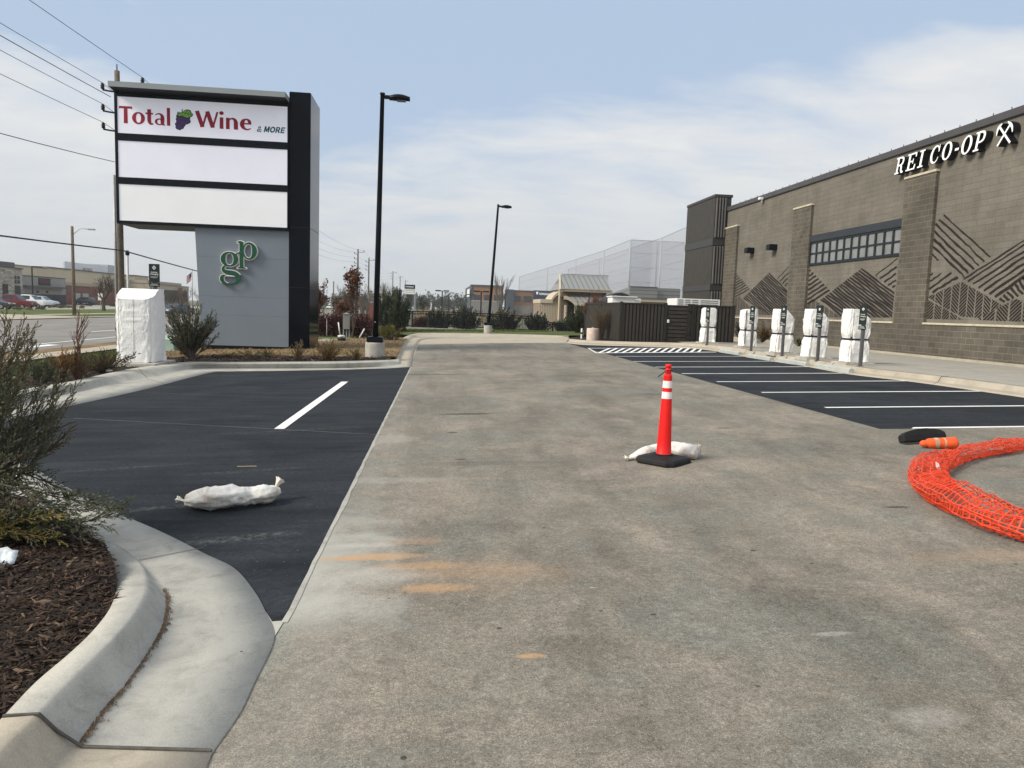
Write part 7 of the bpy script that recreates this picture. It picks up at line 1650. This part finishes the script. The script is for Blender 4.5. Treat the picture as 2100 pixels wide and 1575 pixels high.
def tree_obj(label, base, h, lev=4, spread=0.6, up=0.2, r=None, seed=1, leafm=None, nleaf=0, lf=0.1, name='bare_tree', trunk_f=0.28, cat='tree', group=None, bark=None, nb=(2, 3)):
    t = thing(name, label, cat, base, group); r2 = random.Random(seed); mb = MB(); tips = []
    b = Vector(base); r = r or h*0.022; top = b+Vector((0, 0, h*trunk_f)); mb.tube([b-Vector((0, 0, 0.1)), b.lerp(top, 0.5)+Vector((0.01*h*r2.uniform(-1, 1), 0, 0)), top], [r*1.25, r, r*0.9], 7, cap=False)
    L0 = h*(1-trunk_f)/(1+0.7+0.49+0.34*(lev > 3))*1.05
    for k in range(r2.randint(4, 5)):
        a = r2.uniform(0, 6.28)+k*1.5; d = Vector((math.cos(a)*spread, math.sin(a)*spread, 1.0)).normalized(); twigs(mb, b.lerp(top, r2.uniform(0.65, 1.0)), d, L0*r2.uniform(0.8, 1.1), r*0.6, lev-1, r2, spread, up, tips, nb)
    mb.build('trunk', bark or BK, t)
    if leafm:
        fo = MB()
        for k in range(nleaf):
            p, d = r2.choice(tips); p = p+rv(r2)*lf*1.2; dd = rv(r2); s = dd.cross(rv(r2)).normalized(); l = lf*r2.uniform(0.6, 1.3); fo.add([p-dd*l*0.5, p-s*l*0.35, p+dd*l*0.5, p+s*l*0.35], [(0, 1, 2, 3)])
        fo.build('leaves', leafm, t)
    return t

# near juniper: boughs fanning out of the bed at the left edge
jb = G(-75, 1085, 0.11); dj = (jb-CAM).length
t = thing('juniper', 'big feathery grey green juniper reaching in from the left edge', 'shrub', jb)
wd_, fo = MB(), MB(); dep = (jb-CAM).dot(toworld(Vector((0, 0, -1))))
def JP(px, py, dd=0.0): return D(px, py, dep+dd)
TIPS = [(12,645,.3),(30,690,.1),(52,652,.5),(58,735,.0),(70,700,.35),(8,720,-.2),(40,780,-.2),(20,830,-.3),(90,800,.1),(98,760,.3),(165,782,.25),(150,815,.15),(138,770,.4),(147,878,.2),(120,850,.0),(100,905,-.1),(60,930,-.2),(108,830,.5),(75,860,.2),(30,900,-.35),(45,985,-.3),(5,760,.4),(35,740,.6),(62,690,.15),(25,655,-.1),(-5,800,-.2),(50,850,-.1),(130,800,.3),(0,690,.0),(15,770,.1),(60,800,-.3)]
r2 = random.Random(5)
for i, (x, y, dd) in enumerate(TIPS):
    a = JP(-70+r2.uniform(-25, 20), 1055+r2.uniform(-25, 20), r2.uniform(-.15, .15)); b = JP(x, y, dd)
    m1 = a.lerp(b, 0.4)+Vector((-0.03, 0, -0.04 if x > 80 else 0.03))+rv(r2)*0.03; m2 = a.lerp(b, 0.75)+Vector((0, 0, -0.04 if x > 80 else -0.01))+rv(r2)*0.02
    tan = 1 if (y < 760 and x < 75 and i % 3 != 1) or x > 125 and i % 2 else 0
    jspray(wd_, fo, [a, m1, m2, b], 0.008, 0.14, 0.017, 0.011, 100+i, tan, 0.62, 0.021, 0.0032)
    for k in range(3):                         # secondary sprays
        u = r2.uniform(0.4, 0.9); p = m1.lerp(m2, (u-0.4)/0.35) if u < 0.75 else m2.lerp(b, (u-0.75)/0.25)
        d = (b-m1).normalized(); e = p+(d*0.9+rv(r2)*0.65+Vector((0.12, 0, 0.1))).normalized()*r2.uniform(0.14, 0.30); jspray(wd_, fo, [p, p.lerp(e, 0.5)+rv(r2)*0.015, e], 0.004, 0.08, 0.016, 0.011, 300+i*5+k, tan, 0.55, 0.020, 0.0032)
LOW = [[(-60,960,0),(20,985,-.1),(90,1012,-.15),(170,1028,-.2),(252,1042,-.2)],[(-60,1000,0),(10,1010,-.2),(80,1030,-.25),(150,1045,-.25),(205,1040,-.2)],[(-50,1040,-.1),(40,1050,-.3),(110,1066,-.35),(165,1072,-.35),(222,1056,-.3)],[(-40,1060,-.2),(60,1072,-.35),(130,1080,-.4),(190,1076,-.35)],[(-60,985,-.1),(30,1000,-.3),(90,1035,-.35),(140,1060,-.4)],[(-60,950,.1),(10,962,0),(60,975,0),(110,995,-.05),(150,1012,-.1)]]
for i, pl in enumerate(LOW):
    pts = [JP(*p) for p in pl]; jspray(wd_, fo, pts, 0.008, 0.15, 0.015, 0.011, 700+i, 0, 0.5, 0.021, 0.0032)
    for k in range(7):
        j = r2.randint(1, len(pts)-2); p = pts[j].lerp(pts[j+1], r2.random()); d = (pts[j+1]-pts[j]).normalized(); e = p+(d+rv(r2)*0.45).normalized()*r2.uniform(0.12, 0.24); jspray(wd_, fo, [p, p.lerp(e, 0.5)+Vector((0, 0, 0.012)), e], 0.003, 0.08, 0.016, 0.011, 800+i*9+k, 0, 0.5, 0.020, 0.0032)
wd_.build('branches', BK, t); fo.build('foliage', [LM['jun'], LM['juntan']], t)
# low gold-green evergreen below it
sb = G(30, 1135, 0.11)+Vector((-0.25, 0.25, 0)); t = thing('gold_shrub', 'low dark and gold evergreen shrub spreading under the near juniper', 'shrub', sb)
wd_, fo = MB(), MB(); dep2 = (sb-CAM).dot(toworld(Vector((0, 0, -1))))
for i in range(46):
    x = r2.uniform(-60, 128); y = r2.uniform(1015, 1130) if x < 60 else r2.uniform(1050, 1112); e = D(x, y, dep2+r2.uniform(-0.35, 0.3)); a = sb+Vector((r2.uniform(-.15, .12), r2.uniform(-.1, .1), 0.0))
    jspray(wd_, fo, [a, a.lerp(e, 0.5)+Vector((0, 0, 0.05)), e], 0.005, 0.10, 0.016, 0.011, 900+i, r2.choice((0, 0, 1, 2)), 0.4, 0.018, 0.0036, 0.25)
wd_.build('branches', BK3, t); fo.build('foliage', [LM['dark'], LM['yel'], LM['jun']], t)

# shrubs of the left island
def shrub(name, label, base, h, w, n, mats, seed, tl=0.10, group='shrubs in the island bed', spread=1.0, wood=None, needle=0.03, nw=0.006, step=0.035, lean=0.0, cat='shrub', flat=1.0, rootw=0.0):
    t = thing(name, label, cat, base, group); r2 = random.Random(seed); wd_, fo = MB(), MB(); b = Vector(base)
    for i in range(n):
        a = r2.uniform(0, 6.28); rr = w*0.5*(r2.random()**0.6)*spread; hh = h*r2.uniform(0.45, 1.0)*(1-0.35*(rr/(w*0.5))**2)
        e = b+Vector((math.cos(a)*rr+lean*hh, math.sin(a)*rr*flat, hh)); s = b+Vector((math.cos(a)*(0.04+rr*rootw), math.sin(a)*(0.04+rr*rootw), 0)); m = s.lerp(e, 0.5)+Vector((-math.cos(a)*rr*0.12, 0, -0.05*h if rr > w*0.3 else 0.03*h))
        jspray(wd_, fo, [s, m, e], 0.010+h*0.003, tl*r2.uniform(0.7, 1.2), step, 0.02, seed*100+i, r2.randrange(len(mats)), 0.5, needle, nw, 0.22)
    wd_.build('branches', wood or BK, t); fo.build('foliage', mats, t); return t
def gi(px, py, dz=0.12): return G(px, py, dz)
b = gi(392, 735); s = scale_at(b); shrub('juniper', 'upright grey green juniper between the wrapped charger and the pylon sign', b, 122*s, 118*s, 92, [LM['jun'], LM['jun'], LM['juntan'], LM['dark']], 31, 0.22, None, wood=BK2, needle=0.04, nw=0.0085, step=0.034)
b = gi(128, 782); s = scale_at(b); shrub('arborvitae', 'rusty orange dead arborvitae in the island bed', b, 78*s, 48*s, 40, [LM['orange'], LM['orange'], LM['olive']], 32, 0.12)
b = gi(92, 786); s = scale_at(b); shrub('dark_evergreen', 'small dark green evergreen left of the orange arborvitae', b, 62*s, 62*s, 44, [LM['dark'], LM['jun']], 33, 0.13)
b = gi(212, 764); s = scale_at(b); shrub('olive_shrub', 'wide olive green shrub at the foot of the big wrapped charger', b, 50*s, 105*s, 70, [LM['olive'], LM['olive'], LM['rust'], LM['dark']], 34, 0.11)
b = gi(160, 778); s = scale_at(b); shrub('brown_shrub', 'half bare brown shrub with one tall twig standing up', b, 70*s, 66*s, 42, [LM['rust'], LM['olive'], LM['juntan']], 35, 0.10, wood=BK3)
t = bpy.data.objects['brown_shrub']; mb = MB(); r2 = random.Random(8); top = onY(160, 664, b.y); mb.tube(catmull([b, b.lerp(top, 0.4)+Vector((0.05, 0, 0)), b.lerp(top, 0.75)+Vector((-0.02, 0, 0)), top], 5), [0.02-0.0009*i for i in range(16)], 5)
for k in range(13): 
    p = b.lerp(top, r2.uniform(0.4, 0.95)); twigs(mb, p, Vector((r2.uniform(-.6, .6), 0, 1)), 0.28, 0.010, 1, r2, 0.5, 0.3)
mb.build('tall_twig', BK3, t)
b = gi(240, 757); mb_t = thing('leafy_sprig', 'small dark leafy sprig crossing the base of the big wrapped charger', 'plant', b); mb = MB(); e = onY(277, 727, b.y-0.7); b2 = onY(232, 752, b.y-0.7); mb.tube([b2, b2.lerp(e, 0.5)+Vector((0, 0, 0.04)), e], 0.010, 5); mb.build('stem', BK3, mb_t); mb = MB(); r2 = random.Random(4)
for k in range(46): p = b2.lerp(e, r2.uniform(0.3, 1.05))+rv(r2)*0.06; blade(mb, p, rv(r2), 0.07, 0.022, r2)
mb.build('leaves', LM['dark'], mb_t)
b = gi(515, 738); s = scale_at(b); shrub('dark_evergreen', 'small dark green shrub in front of the grey sign base', b, 24*s, 66*s, 30, [LM['dark'], LM['olive']], 36, 0.10)
b = gi(548, 734); s = scale_at(b); shrub('grass_tuft', 'green grassy tuft before the right half of the grey sign base', b, 22*s, 30*s, 20, [LM['olive']], 37, 0.08)
b = gi(612, 738); s = scale_at(b); shrub('tan_shrub', 'sparse tan shrub with one upright twig at the black column', b, 44*s, 52*s, 26, [LM['straw'], LM['olive'], LM['juntan']], 38, 0.09, wood=BK3)
b = gi(672, 739); s = scale_at(b); shrub('olive_shrub', 'rounded olive and rust shrub just right of the black column', b, 44*s, 66*s, 56, [LM['olive'], LM['yel'], LM['rust']], 39, 0.11, wood=BK3)
b = gi(732, 739); s = scale_at(b); shrub('gold_shrub', 'small golden shrub at the foot of the near lamp post', b, 26*s, 52*s, 36, [LM['yel'], LM['straw'], LM['olive']], 40, 0.09)
for (px, py, hh, ww, sd, lab) in ((572, 735, 12, 40, 41, 'low straw tuft left of the black column'), (470, 731, 10, 50, 42, 'flat straw tuft below the grey sign base'), (645, 737, 14, 26, 43, 'tiny straw tuft under the black column right edge')):
    b = gi(px, py); s = scale_at(b); shrub('grass_tuft', lab, b, hh*s, ww*s, 16, [LM['straw'], LM['olive']], sd, 0.07)
# drive corner: big juniper, gold shrub
b = gi(806, 683); s = scale_at(b); b.y += 3.0; b.z = zt(b.x, b.y)+0.1; s = scale_at(b); b.x = onY(806, 660, b.y).x; ht = onY(806, 588, b.y).z-b.z
shrub('juniper', 'large dense dark juniper right of the near lamp post', b, ht, 70*s, 220, [LM['jun'], LM['jun'], LM['dark']], 51, 0.42, None, needle=0.06, nw=0.016, step=0.055, rootw=0.75)
b = gi(797, 697); s = scale_at(b); shrub('gold_shrub', 'broad gold green shrub at the foot of the large juniper', b, 32*s, 54*s, 90, [LM['yel'], LM['yel'], LM['olive']], 52, 0.2, None, needle=0.05, nw=0.013, step=0.06, rootw=0.7)
# burgundy hedge and rusty oaks behind the sign
hy = 42.0; x0, x1 = onY(648, 670, hy).x, onY(757, 670, hy).x; zh = onY(700, 642, hy).z; zb_h = zt(x0, hy)
t = thing('hedge', 'burgundy barberry hedge behind the utility cabinet', 'hedge', ((x0+x1)/2, hy, zb_h)); fo = MB(); wd_ = MB(); r2 = random.Random(9)
for k in range(26):
    x = lerp(x0, x1, k/25); blob(fo, (x, hy+r2.uniform(-.3, .3), lerp(zb_h, zh, 0.48)), (0.55, 0.7, (zh-zb_h)*0.56*r2.uniform(0.85, 1.12)), 520, 0.10, 60+k, (0,), 12, bottom=zb_h)
    for j in range(5): wd_.tube([(x+r2.uniform(-.2, .2), hy, zb_h), (x+r2.uniform(-.4, .4), hy+r2.uniform(-.3, .3), zh+r2.uniform(-.3, .15))], [0.015, 0.006], 4)
wd_.build('stems', BK3, t); fo.build('foliage', LM['burg'], t)
b = Vector((onY(651, 660, 37).x, 37, zt(-7, 37))); tree_obj('rusty leaved columnar oak hugging the right side of the black column', b, onY(651, 575, 37).z-b.z, 4, 0.22, 0.5, 0.07, 71, LM['rust'], 1100, 0.14, 'oak_tree', 0.12)
b = Vector((onY(724, 660, 39).x, 39, zt(-6, 39))); tree_obj('thin rusty oak with a leafy tip left of the near lamp post', b, onY(724, 548, 39).z-b.z, 4, 0.14, 0.6, 0.05, 72, LM['rust'], 420, 0.14, 'oak_tree', 0.10)
blob_t = bpy.data.objects.get('oak_tree.001'); fo = MB(); blob(fo, onY(724, 566, 39), (0.42, 0.42, 0.55), 380, 0.16, 77); fo.build('leaf_tuft', LM['rust'], blob_t)
b = Vector((onY(708, 660, 44).x, 44, zt(-7, 44))); tree_obj('rust brown shrubby oak behind the hedge', b, onY(708, 610, 44).z-b.z, 4, 0.5, 0.3, 0.06, 73, LM['rust'], 600, 0.15, 'oak_tree', 0.1)
FT = [(712, 588, 70, 81, 0.35), (740, 600, 75, 82, 0.4), (760, 590, 85, 83, 0.35), (790, 580, 70, 84, 0.5), (664, 612, 110, 85, 0.5), (745, 612, 66, 86, 0.5), (1023, 562, 130, 87, 0.3), (690, 615, 100, 88, 0.5)]
FL = ['tall bare tree behind the rusty oak left of the near lamp post', 'bare tree just left of the near lamp post', 'bare tree hidden partly by the near lamp post', 'bare spreading tree behind the large juniper', 'bare tree beside the black column far behind', 'low bare tree above the hedge right end', 'tall bare tree behind the left brick building', 'small far bare tree beyond the parked white suv']
for (px, pt, Y, sd, sp_), lab in zip(FT, FL):
    b = Vector((onY(px, 640, Y).x, Y, ZF)); tree_obj(lab, b, onY(px, pt, Y).z-ZF, 5 if Y < 80 else 4, sp_, 0.35, None, sd, name='bare_tree', bark=BK2, group='bare trees', trunk_f=0.15)
b = G(213, 638); tree_obj('bare branching tree on the far verge beside the small road sign', b, onY(213, 556, b.y).z-b.z, 5, 0.75, 0.12, 0.22, 91, name='bare_tree', bark=BK, group='bare trees', trunk_f=0.34)
for (px, pt, Y, sd, lab) in ((350, 590, 110, 92, 'bare tree in front of the tan low shop'), (378, 588, 130, 93, 'bare tree right of the tan low shop beside the flagpole'), (300, 585, 120, 94, 'bare tree behind the big wrapped charger'), (410, 590, 140, 95, 'bare tree at the left edge of the grey sign base')):
    b = Vector((onY(px, 640, Y).x, Y, ZF)); tree_obj(lab, b, onY(px, pt, Y).z-ZF, 5, 0.7, 0.2, None, sd, name='bare_tree', bark=BK, group='bare trees', trunk_f=0.2)
# evergreens and scrub beyond the metal fence
EV = [(898, 635, 60, 74, 'dark evergreen shrub behind the second fence panel'), (952, 627, 60, 88, 'dark pointed evergreen in the middle of the fence'), (1034, 630, 60, 92, 'dark evergreen shrub behind the second lamp post'), (1103, 642, 59, 70, 'dark evergreen at the step of the fence'), (1166, 652, 57, 80, 'dark evergreen behind the low right end of the fence'), (864, 648, 61, 40, 'dark reddish shrub behind the first fence panel')]
for i, (px, pt, Y, wpx, lab) in enumerate(EV):
    x_ = onY(px, 660, Y).x; b = Vector((x_, Y, zt(x_, Y)-0.1)); s = scale_at(b); h = onY(px, pt, Y).z-b.z
    shrub('evergreen', lab, b, h, wpx*s*0.82, 80, [LM['dark'], LM['dark'], LM['jun']] if i != 5 else [LM['burg'], LM['rust']], 210+i, 0.42, 'evergreens behind the metal fence', needle=0.09, nw=0.022, step=0.075, rootw=0.5)
# corner bed by the enclosure
b = G(1240, 697, 0.13); b.y += 0.8; s = scale_at(b)
t = thing('tan_shrub', 'tall straw coloured bare stemmed shrub at the enclosure corner', 'shrub', b); mb = MB(); r2 = random.Random(12)
for k in range(130):
    a = r2.uniform(0, 6.28); rr = 22*s*(r2.random()**0.5); e = b+Vector((math.cos(a)*rr, math.sin(a)*rr, 62*s*r2.uniform(0.55, 1.0))); m = b.lerp(e, 0.5)-Vector((math.cos(a), math.sin(a), 0))*rr*0.12; mb.tube([b+Vector((math.cos(a)*0.08, math.sin(a)*0.08, 0)), m, e], [0.011, 0.008, 0.004], 3, cap=False)
    for j in range(3): twigs(mb, m.lerp(e, r2.random()), (e-m), 0.3, 0.006, 0, r2, 0.5, 0.3)
mb.build('stems', M('straw_stem', (0.135, 0.10, 0.066), 0.9, 0.3, 8), t)
b = G(1207, 694, 0.1)+Vector((0, 4, 0)); b.z = zt(b.x, b.y); b.x = onY(1212, 660, b.y).x; tree_obj('reddish twiggy shrub between the marker post and the bank', b, onY(1212, 608, b.y).z-b.z, 5, 0.45, 0.35, 0.05, 97, name='twiggy_shrub', bark=M('red_twig', (0.16, 0.085, 0.06), 0.9, 0.3, 10), trunk_f=0.06, cat='shrub', nb=(3, 4))
b = G(1190, 690, 0.1)+Vector((0, 6, 0)); b.x = onY(1186, 660, b.y).x; b.z = zt(b.x, b.y); s = scale_at(b); shrub('juniper', 'grey green juniper in front of the bank porch', b, onY(1186, 622, b.y).z-b.z, 56*s, 90, [LM['dark'], LM['jun']], 98, 0.35, None, needle=0.06, nw=0.015, step=0.06)
for (px, py, dz, hh, ww, sd, lab) in ((1521, 712, 0.15, 50, 34, 99, 'dark green shrub between the enclosure and the second charger'), (1562, 716, 0.15, 42, 40, 100, 'brown shrub against the store wall behind the chargers'), (1637, 716, 0.15, 14, 14, 101, 'small bright green plant at the store wall')):
    b = Vector((onX(px, py, 16.2).x, onX(px, py, 16.2).y, 0)); b.z = zt(b.x, b.y)+0.12; s = scale_at(b); shrub('wall_shrub', lab, b, hh*s, ww*s, 40, [LM['dark']] if sd == 99 else [LM['rust'], LM['olive']] if sd == 100 else [LM['olive'], LM['dark']], sd, 0.16, 'shrubs along the store wall', needle=0.05, nw=0.012, step=0.05)
# tan tufts and low hedges across the road
for k, (px, py, hh, ww, mt) in enumerate(((35, 636, 6, 20, 'olive'), (58, 636, 5, 22, 'straw'), (83, 635, 5, 22, 'olive'), (105, 632, 8, 22, 'olive'), (122, 632.5, 8, 22, 'olive'), (140, 632.5, 8, 24, 'olive'), (168, 633, 6, 16, 'olive'), (186, 628, 6, 34, 'dark'), (226, 629, 5, 40, 'dark'), (345, 631, 5, 40, 'dark'))):
    b = atp(px, py); s = scale_at(b); t = thing('low_bush', ['leftmost low bush before the red pickup', 'straw bush under the red pickup nose', 'low bush before the white pickup', 'first rounded olive bush right of the silver car', 'second rounded olive bush right of the silver car', 'third rounded olive bush beside the street light', 'small olive bush right of the street light pole', 'dark clipped hedge below the blue grey suv', 'dark clipped hedge behind the bare tree', 'dark clipped hedge right of the big wrapped charger'][k], 'bush', b, 'low bushes across the road')
    fo = MB(); blob(fo, b+Vector((0, 0, hh*s*0.45)), (ww*s*0.5, 0.7, hh*s*0.6), 420, 0.16, 400+k, (0,), 10, bottom=b.z); fo.build('foliage', LM[mt], t)
# far wood along the horizon: one mass
fo = MB(); r2 = random.Random(77); wd_ = MB()
for k in range(150):
    px = r2.choice((r2.uniform(640, 800), r2.uniform(840, 1010), r2.uniform(640, 1120), r2.uniform(830, 960))); Y = r2.uniform(330, 460); ht = r2.uniform(5, 11)*(1.0 if px > 830 else 0.9); x = onY(px, 630, Y).x; ev = r2.random() < 0.35
    blob(fo, (x, Y, ZF+ht*0.55), (ht*(0.22 if ev else 0.36), ht*0.3, ht*0.5), 170, 1.0, 500+k, (1,) if ev else (0,), 9); wd_.tube([(x, Y, ZF), (x, Y, ZF+ht*0.7)], [0.18, 0.08], 4)
n0 = len(fo.v); o = fo.build('far_wood', [LM['far'], LM['farg']]); tag(o, 'hazy grey green wood along the horizon behind the fence', 'trees', kind='stuff')
for (px, pt, Y, ww, mt, lab) in ((868, 607, 210, 16, 'farg', 'rounded dark tree right of the distant pylon sign'), (712, 600, 170, 20, 'farg', 'green tree on the skyline behind the rusty oak'), (696, 604, 180, 16, 'farg', 'pale green tree on the skyline beside the lone pole')):
    b = Vector((onY(px, 640, Y).x, Y, ZF)); s = scale_at(b); h = onY(px, pt, Y).z-ZF; t = thing('skyline_tree', lab, 'tree', b, 'single trees on the skyline'); mb = MB(); mb.tube([b, b+Vector((0, 0, h*0.6))], [0.2, 0.08], 6); mb.build('trunk', BK, t); fo = MB(); blob(fo, b+Vector((0, 0, h*0.58)), (ww*s*0.7, ww*s*0.7, h*0.45), 700, 0.7, int(px), (0,), 16); fo.build('crown', LM[mt], t)
# winter scrub between the fence and the far lots
fo = MB(); r2 = random.Random(31)
for k in range(26):
    px = r2.uniform(860, 1100); Y = r2.uniform(80, 170); x = onY(px, 640, Y).x; hh = r2.uniform(1.2, 2.6); blob(fo, (x, Y, ZF+hh*0.45), (hh*0.9, hh*0.8, hh*0.55), 240, 0.26, 600+k, (r2.randrange(3),), 10, bottom=ZF)
tag(fo.build('winter_scrub', [LM['rust'], LM['olive'], LM['straw']]), 'mixed rusty and straw winter scrub beyond the metal fence', 'scrub', kind='stuff')
# grass blades on the drive-end lawn and the near verge
fo = MB(); r2 = random.Random(41)
gsx = [p[0] for p in gs]
for k in range(9000):
    x = r2.uniform(min(gsx)-1, max(gsx)); y = r2.uniform(46.5, 57); z = zt(x, y)+0.09; d = Vector((r2.uniform(-.4, .4), r2.uniform(-.4, .4), 1)).normalized()
    if inpoly(x, y, gs+[fl[0], fl[1]]): blade(fo, Vector((x, y, z)), d, r2.uniform(0.05, 0.12), 0.012, r2)
for k in range(16000):
    x = r2.uniform(-11.9, -7.6); y = 18+22*r2.random()**1.6; z = zt(x, y)-0.03; d = Vector((r2.uniform(-.4, .4), r2.uniform(-.4, .4), 1)).normalized()
    if not inpoly(x, y, mul) and not inpoly(x, y, straw): blade(fo, Vector((x, y, z)), d, r2.uniform(0.04, 0.10), 0.010, r2)
tag(fo.build('grass_blades', MAT['grass']), 'short spring grass on the lawns beside the drive and road', 'grass', kind='stuff')
# dry tufts scattered over the bare soil
fo = MB()
for k in range(5000):
    x = r2.uniform(min(p[0] for p in straw), max(p[0] for p in straw)); y = r2.uniform(min(p[1] for p in straw), max(p[1] for p in straw))
    if inpoly(x, y, straw): blade(fo, Vector((x, y, zt(x, y)+0.12)), Vector((r2.uniform(-1, 1), r2.uniform(-1, 1), r2.uniform(0.1, 0.7))).normalized(), r2.uniform(0.05, 0.14), 0.009, r2, 0 if r2.random() < 0.8 else 1)
tag(fo.build('dry_straw', [LM['straw'], LM['olive']]), 'dry straw scattered over the bare soil of the island', 'straw', kind='stuff')
isl_chips = chips('island_chips', mul, 5000, 0.125, 'dark bark mulch in the island bed', 0.02, 0.06, 15, CH)
# ------------------------------------------------------------------ sky, sun, air, camera
SUN = Vector((-0.78, -0.26, 0.66)).normalized()
wd = bpy.data.worlds.new('World'); sc.world = wd; wd.use_nodes = True
t = wd.node_tree; t.nodes.clear()
out = t.nodes.new('ShaderNodeOutputWorld'); bg = t.nodes.new('ShaderNodeBackground'); L(t, bg.outputs[0], out.inputs[0])
sky = t.nodes.new('ShaderNodeTexSky'); sky.sky_type = 'NISHITA'; sky.sun_disc = False
sky.sun_elevation = math.asin(SUN.z); sky.sun_rotation = math.atan2(SUN.x, SUN.y); sky.air_density = 1.2; sky.dust_density = 2.0; sky.ozone_density = 1.5
K = 0.10
tc = N(t, 'TexCoord').outputs['Generated']
nv_ = N(t, 'VectorMath', operation='NORMALIZE'); L(t, tc, nv_.inputs[0]); dirv = nv_.outputs[0]
sx = N(t, 'SeparateXYZ'); L(t, dirv, sx.inputs[0]); el = sx.outputs[2]
# project the direction on a cloud layer
den = math_n(t, 'ADD', math_n(t, 'MAXIMUM', el, 0.0), 0.16)
cv = N(t, 'CombineXYZ'); L(t, math_n(t, 'DIVIDE', sx.outputs[0], den), cv.inputs[0]); L(t, math_n(t, 'DIVIDE', sx.outputs[1], den), cv.inputs[1])
n1 = noise_n(t, mapv(t, cv.outputs[0], 0.62, 1.0, 1), 1.15, 6, 0.52, 0.5)
n2 = noise_n(t, mapv(t, cv.outputs[0], 0.9, 1.5, 1), 3.0, 6, 0.58, 0.5)
# bank of bright cloud: a belt of elevations whose ragged top climbs towards the right
az = sx.outputs[0]
topz = math_n(t, 'ADD', math_n(t, 'MULTIPLY', math_n(t, 'MAXIMUM', az, -0.12), 0.30), 0.185)
topz = math_n(t, 'ADD', topz, math_n(t, 'MULTIPLY', math_n(t, 'MAXIMUM', math_n(t, 'SUBTRACT', -0.15, az), 0.0), 0.35))
dd_ = math_n(t, 'ADD', math_n(t, 'SUBTRACT', topz, el), math_n(t, 'MULTIPLY', math_n(t, 'SUBTRACT', n1, 0.5), 0.34))
dd_ = math_n(t, 'ADD', dd_, math_n(t, 'MULTIPLY', math_n(t, 'SUBTRACT', n2, 0.5), 0.10))
band = N(t, 'MapRange'); band.interpolation_type = 'SMOOTHSTEP'; band.inputs[1].default_value = -0.16; band.inputs[2].default_value = 0.15; L(t, dd_, band.inputs[0])
cl = math_n(t, 'ADD', math_n(t, 'MULTIPLY', band.outputs[0], 0.42), math_n(t, 'ADD', math_n(t, 'MULTIPLY', n1, 0.52), 0.155))
# extra unseen cloud added overhead and behind the camera for whiter, brighter fill
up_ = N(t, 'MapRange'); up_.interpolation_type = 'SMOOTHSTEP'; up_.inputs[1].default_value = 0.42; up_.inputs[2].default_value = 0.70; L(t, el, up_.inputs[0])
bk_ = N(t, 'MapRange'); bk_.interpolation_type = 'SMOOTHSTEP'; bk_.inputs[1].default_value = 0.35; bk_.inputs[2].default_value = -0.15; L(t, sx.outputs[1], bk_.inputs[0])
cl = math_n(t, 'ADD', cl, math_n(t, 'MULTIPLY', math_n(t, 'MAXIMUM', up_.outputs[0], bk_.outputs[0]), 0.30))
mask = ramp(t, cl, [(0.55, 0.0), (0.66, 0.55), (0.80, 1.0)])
skyc = mix(t, sky.outputs[0], (1.0, 1.0, 1.0), 0.0)
def sk(c): return tuple(x/K for x in c)
# thin veil over the blue, grey haze near the horizon
c = mix(t, skyc, sk((0.385, 0.485, 0.63)), 0.90)
wh = ramp(t, n2, [(0.3, sk((0.62, 0.635, 0.66))), (0.6, sk((0.73, 0.715, 0.685)))])
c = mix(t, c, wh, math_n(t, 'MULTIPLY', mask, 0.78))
hz_ = N(t, 'MapRange'); hz_.interpolation_type = 'SMOOTHSTEP'; hz_.inputs[1].default_value = 0.24; hz_.inputs[2].default_value = 0.0; L(t, el, hz_.inputs[0])
c = mix(t, c, sk((0.515, 0.55, 0.575)), math_n(t, 'MULTIPLY', hz_.outputs[0], 0.90))
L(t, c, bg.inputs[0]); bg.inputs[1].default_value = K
sun = bpy.data.lights.new('sun', 'SUN'); sun.energy = 3.3; sun.angle = R(20); sun.color = (1.0, 0.92, 0.78)
so = bpy.data.objects.new('sun', sun); col.objects.link(so); so.rotation_euler = SUN.to_track_quat('Z', 'Y').to_euler()

HAZE = True
if HAZE:
    m = bpy.data.materials.new('air'); m.use_nodes = True; tt = m.node_tree; tt.nodes.clear()
    o_ = tt.nodes.new('ShaderNodeOutputMaterial'); v_ = tt.nodes.new('ShaderNodeVolumePrincipled'); L(tt, v_.outputs[0], o_.inputs['Volume'])
    v_.inputs['Color'].default_value = (0.97, 0.985, 1.0, 1); v_.inputs['Density'].default_value = 0.00035; v_.inputs['Anisotropy'].default_value = 0.2
    mb = MB(); mb.box((-1000, -140, -2.5), (1000, 1600, 46)); tag(mb.build('haze', m), kind='stuff')

cam = bpy.data.cameras.new('camera'); co = bpy.data.objects.new('camera', cam); col.objects.link(co)
cam.sensor_width = 36; cam.sensor_fit = 'HORIZONTAL'; cam.lens = 36*F/2100; cam.clip_start = 0.05; cam.clip_end = 5000
rot = Matrix((XW, YW, ZW))                    # rows: world axes in camera space
co.matrix_world = Matrix.Translation(CAM) @ rot.to_4x4()
sc.camera = co
sc.view_settings.view_transform = 'Standard'; sc.view_settings.look = 'None'; sc.view_settings.gamma = 1.0; sc.view_settings.exposure = 0.32
sc.render.resolution_x = 1024; sc.render.resolution_y = 768
sc.cycles.volume_bounces = 0; sc.cycles.max_bounces = 6; sc.cycles.transparent_max_bounces = 12
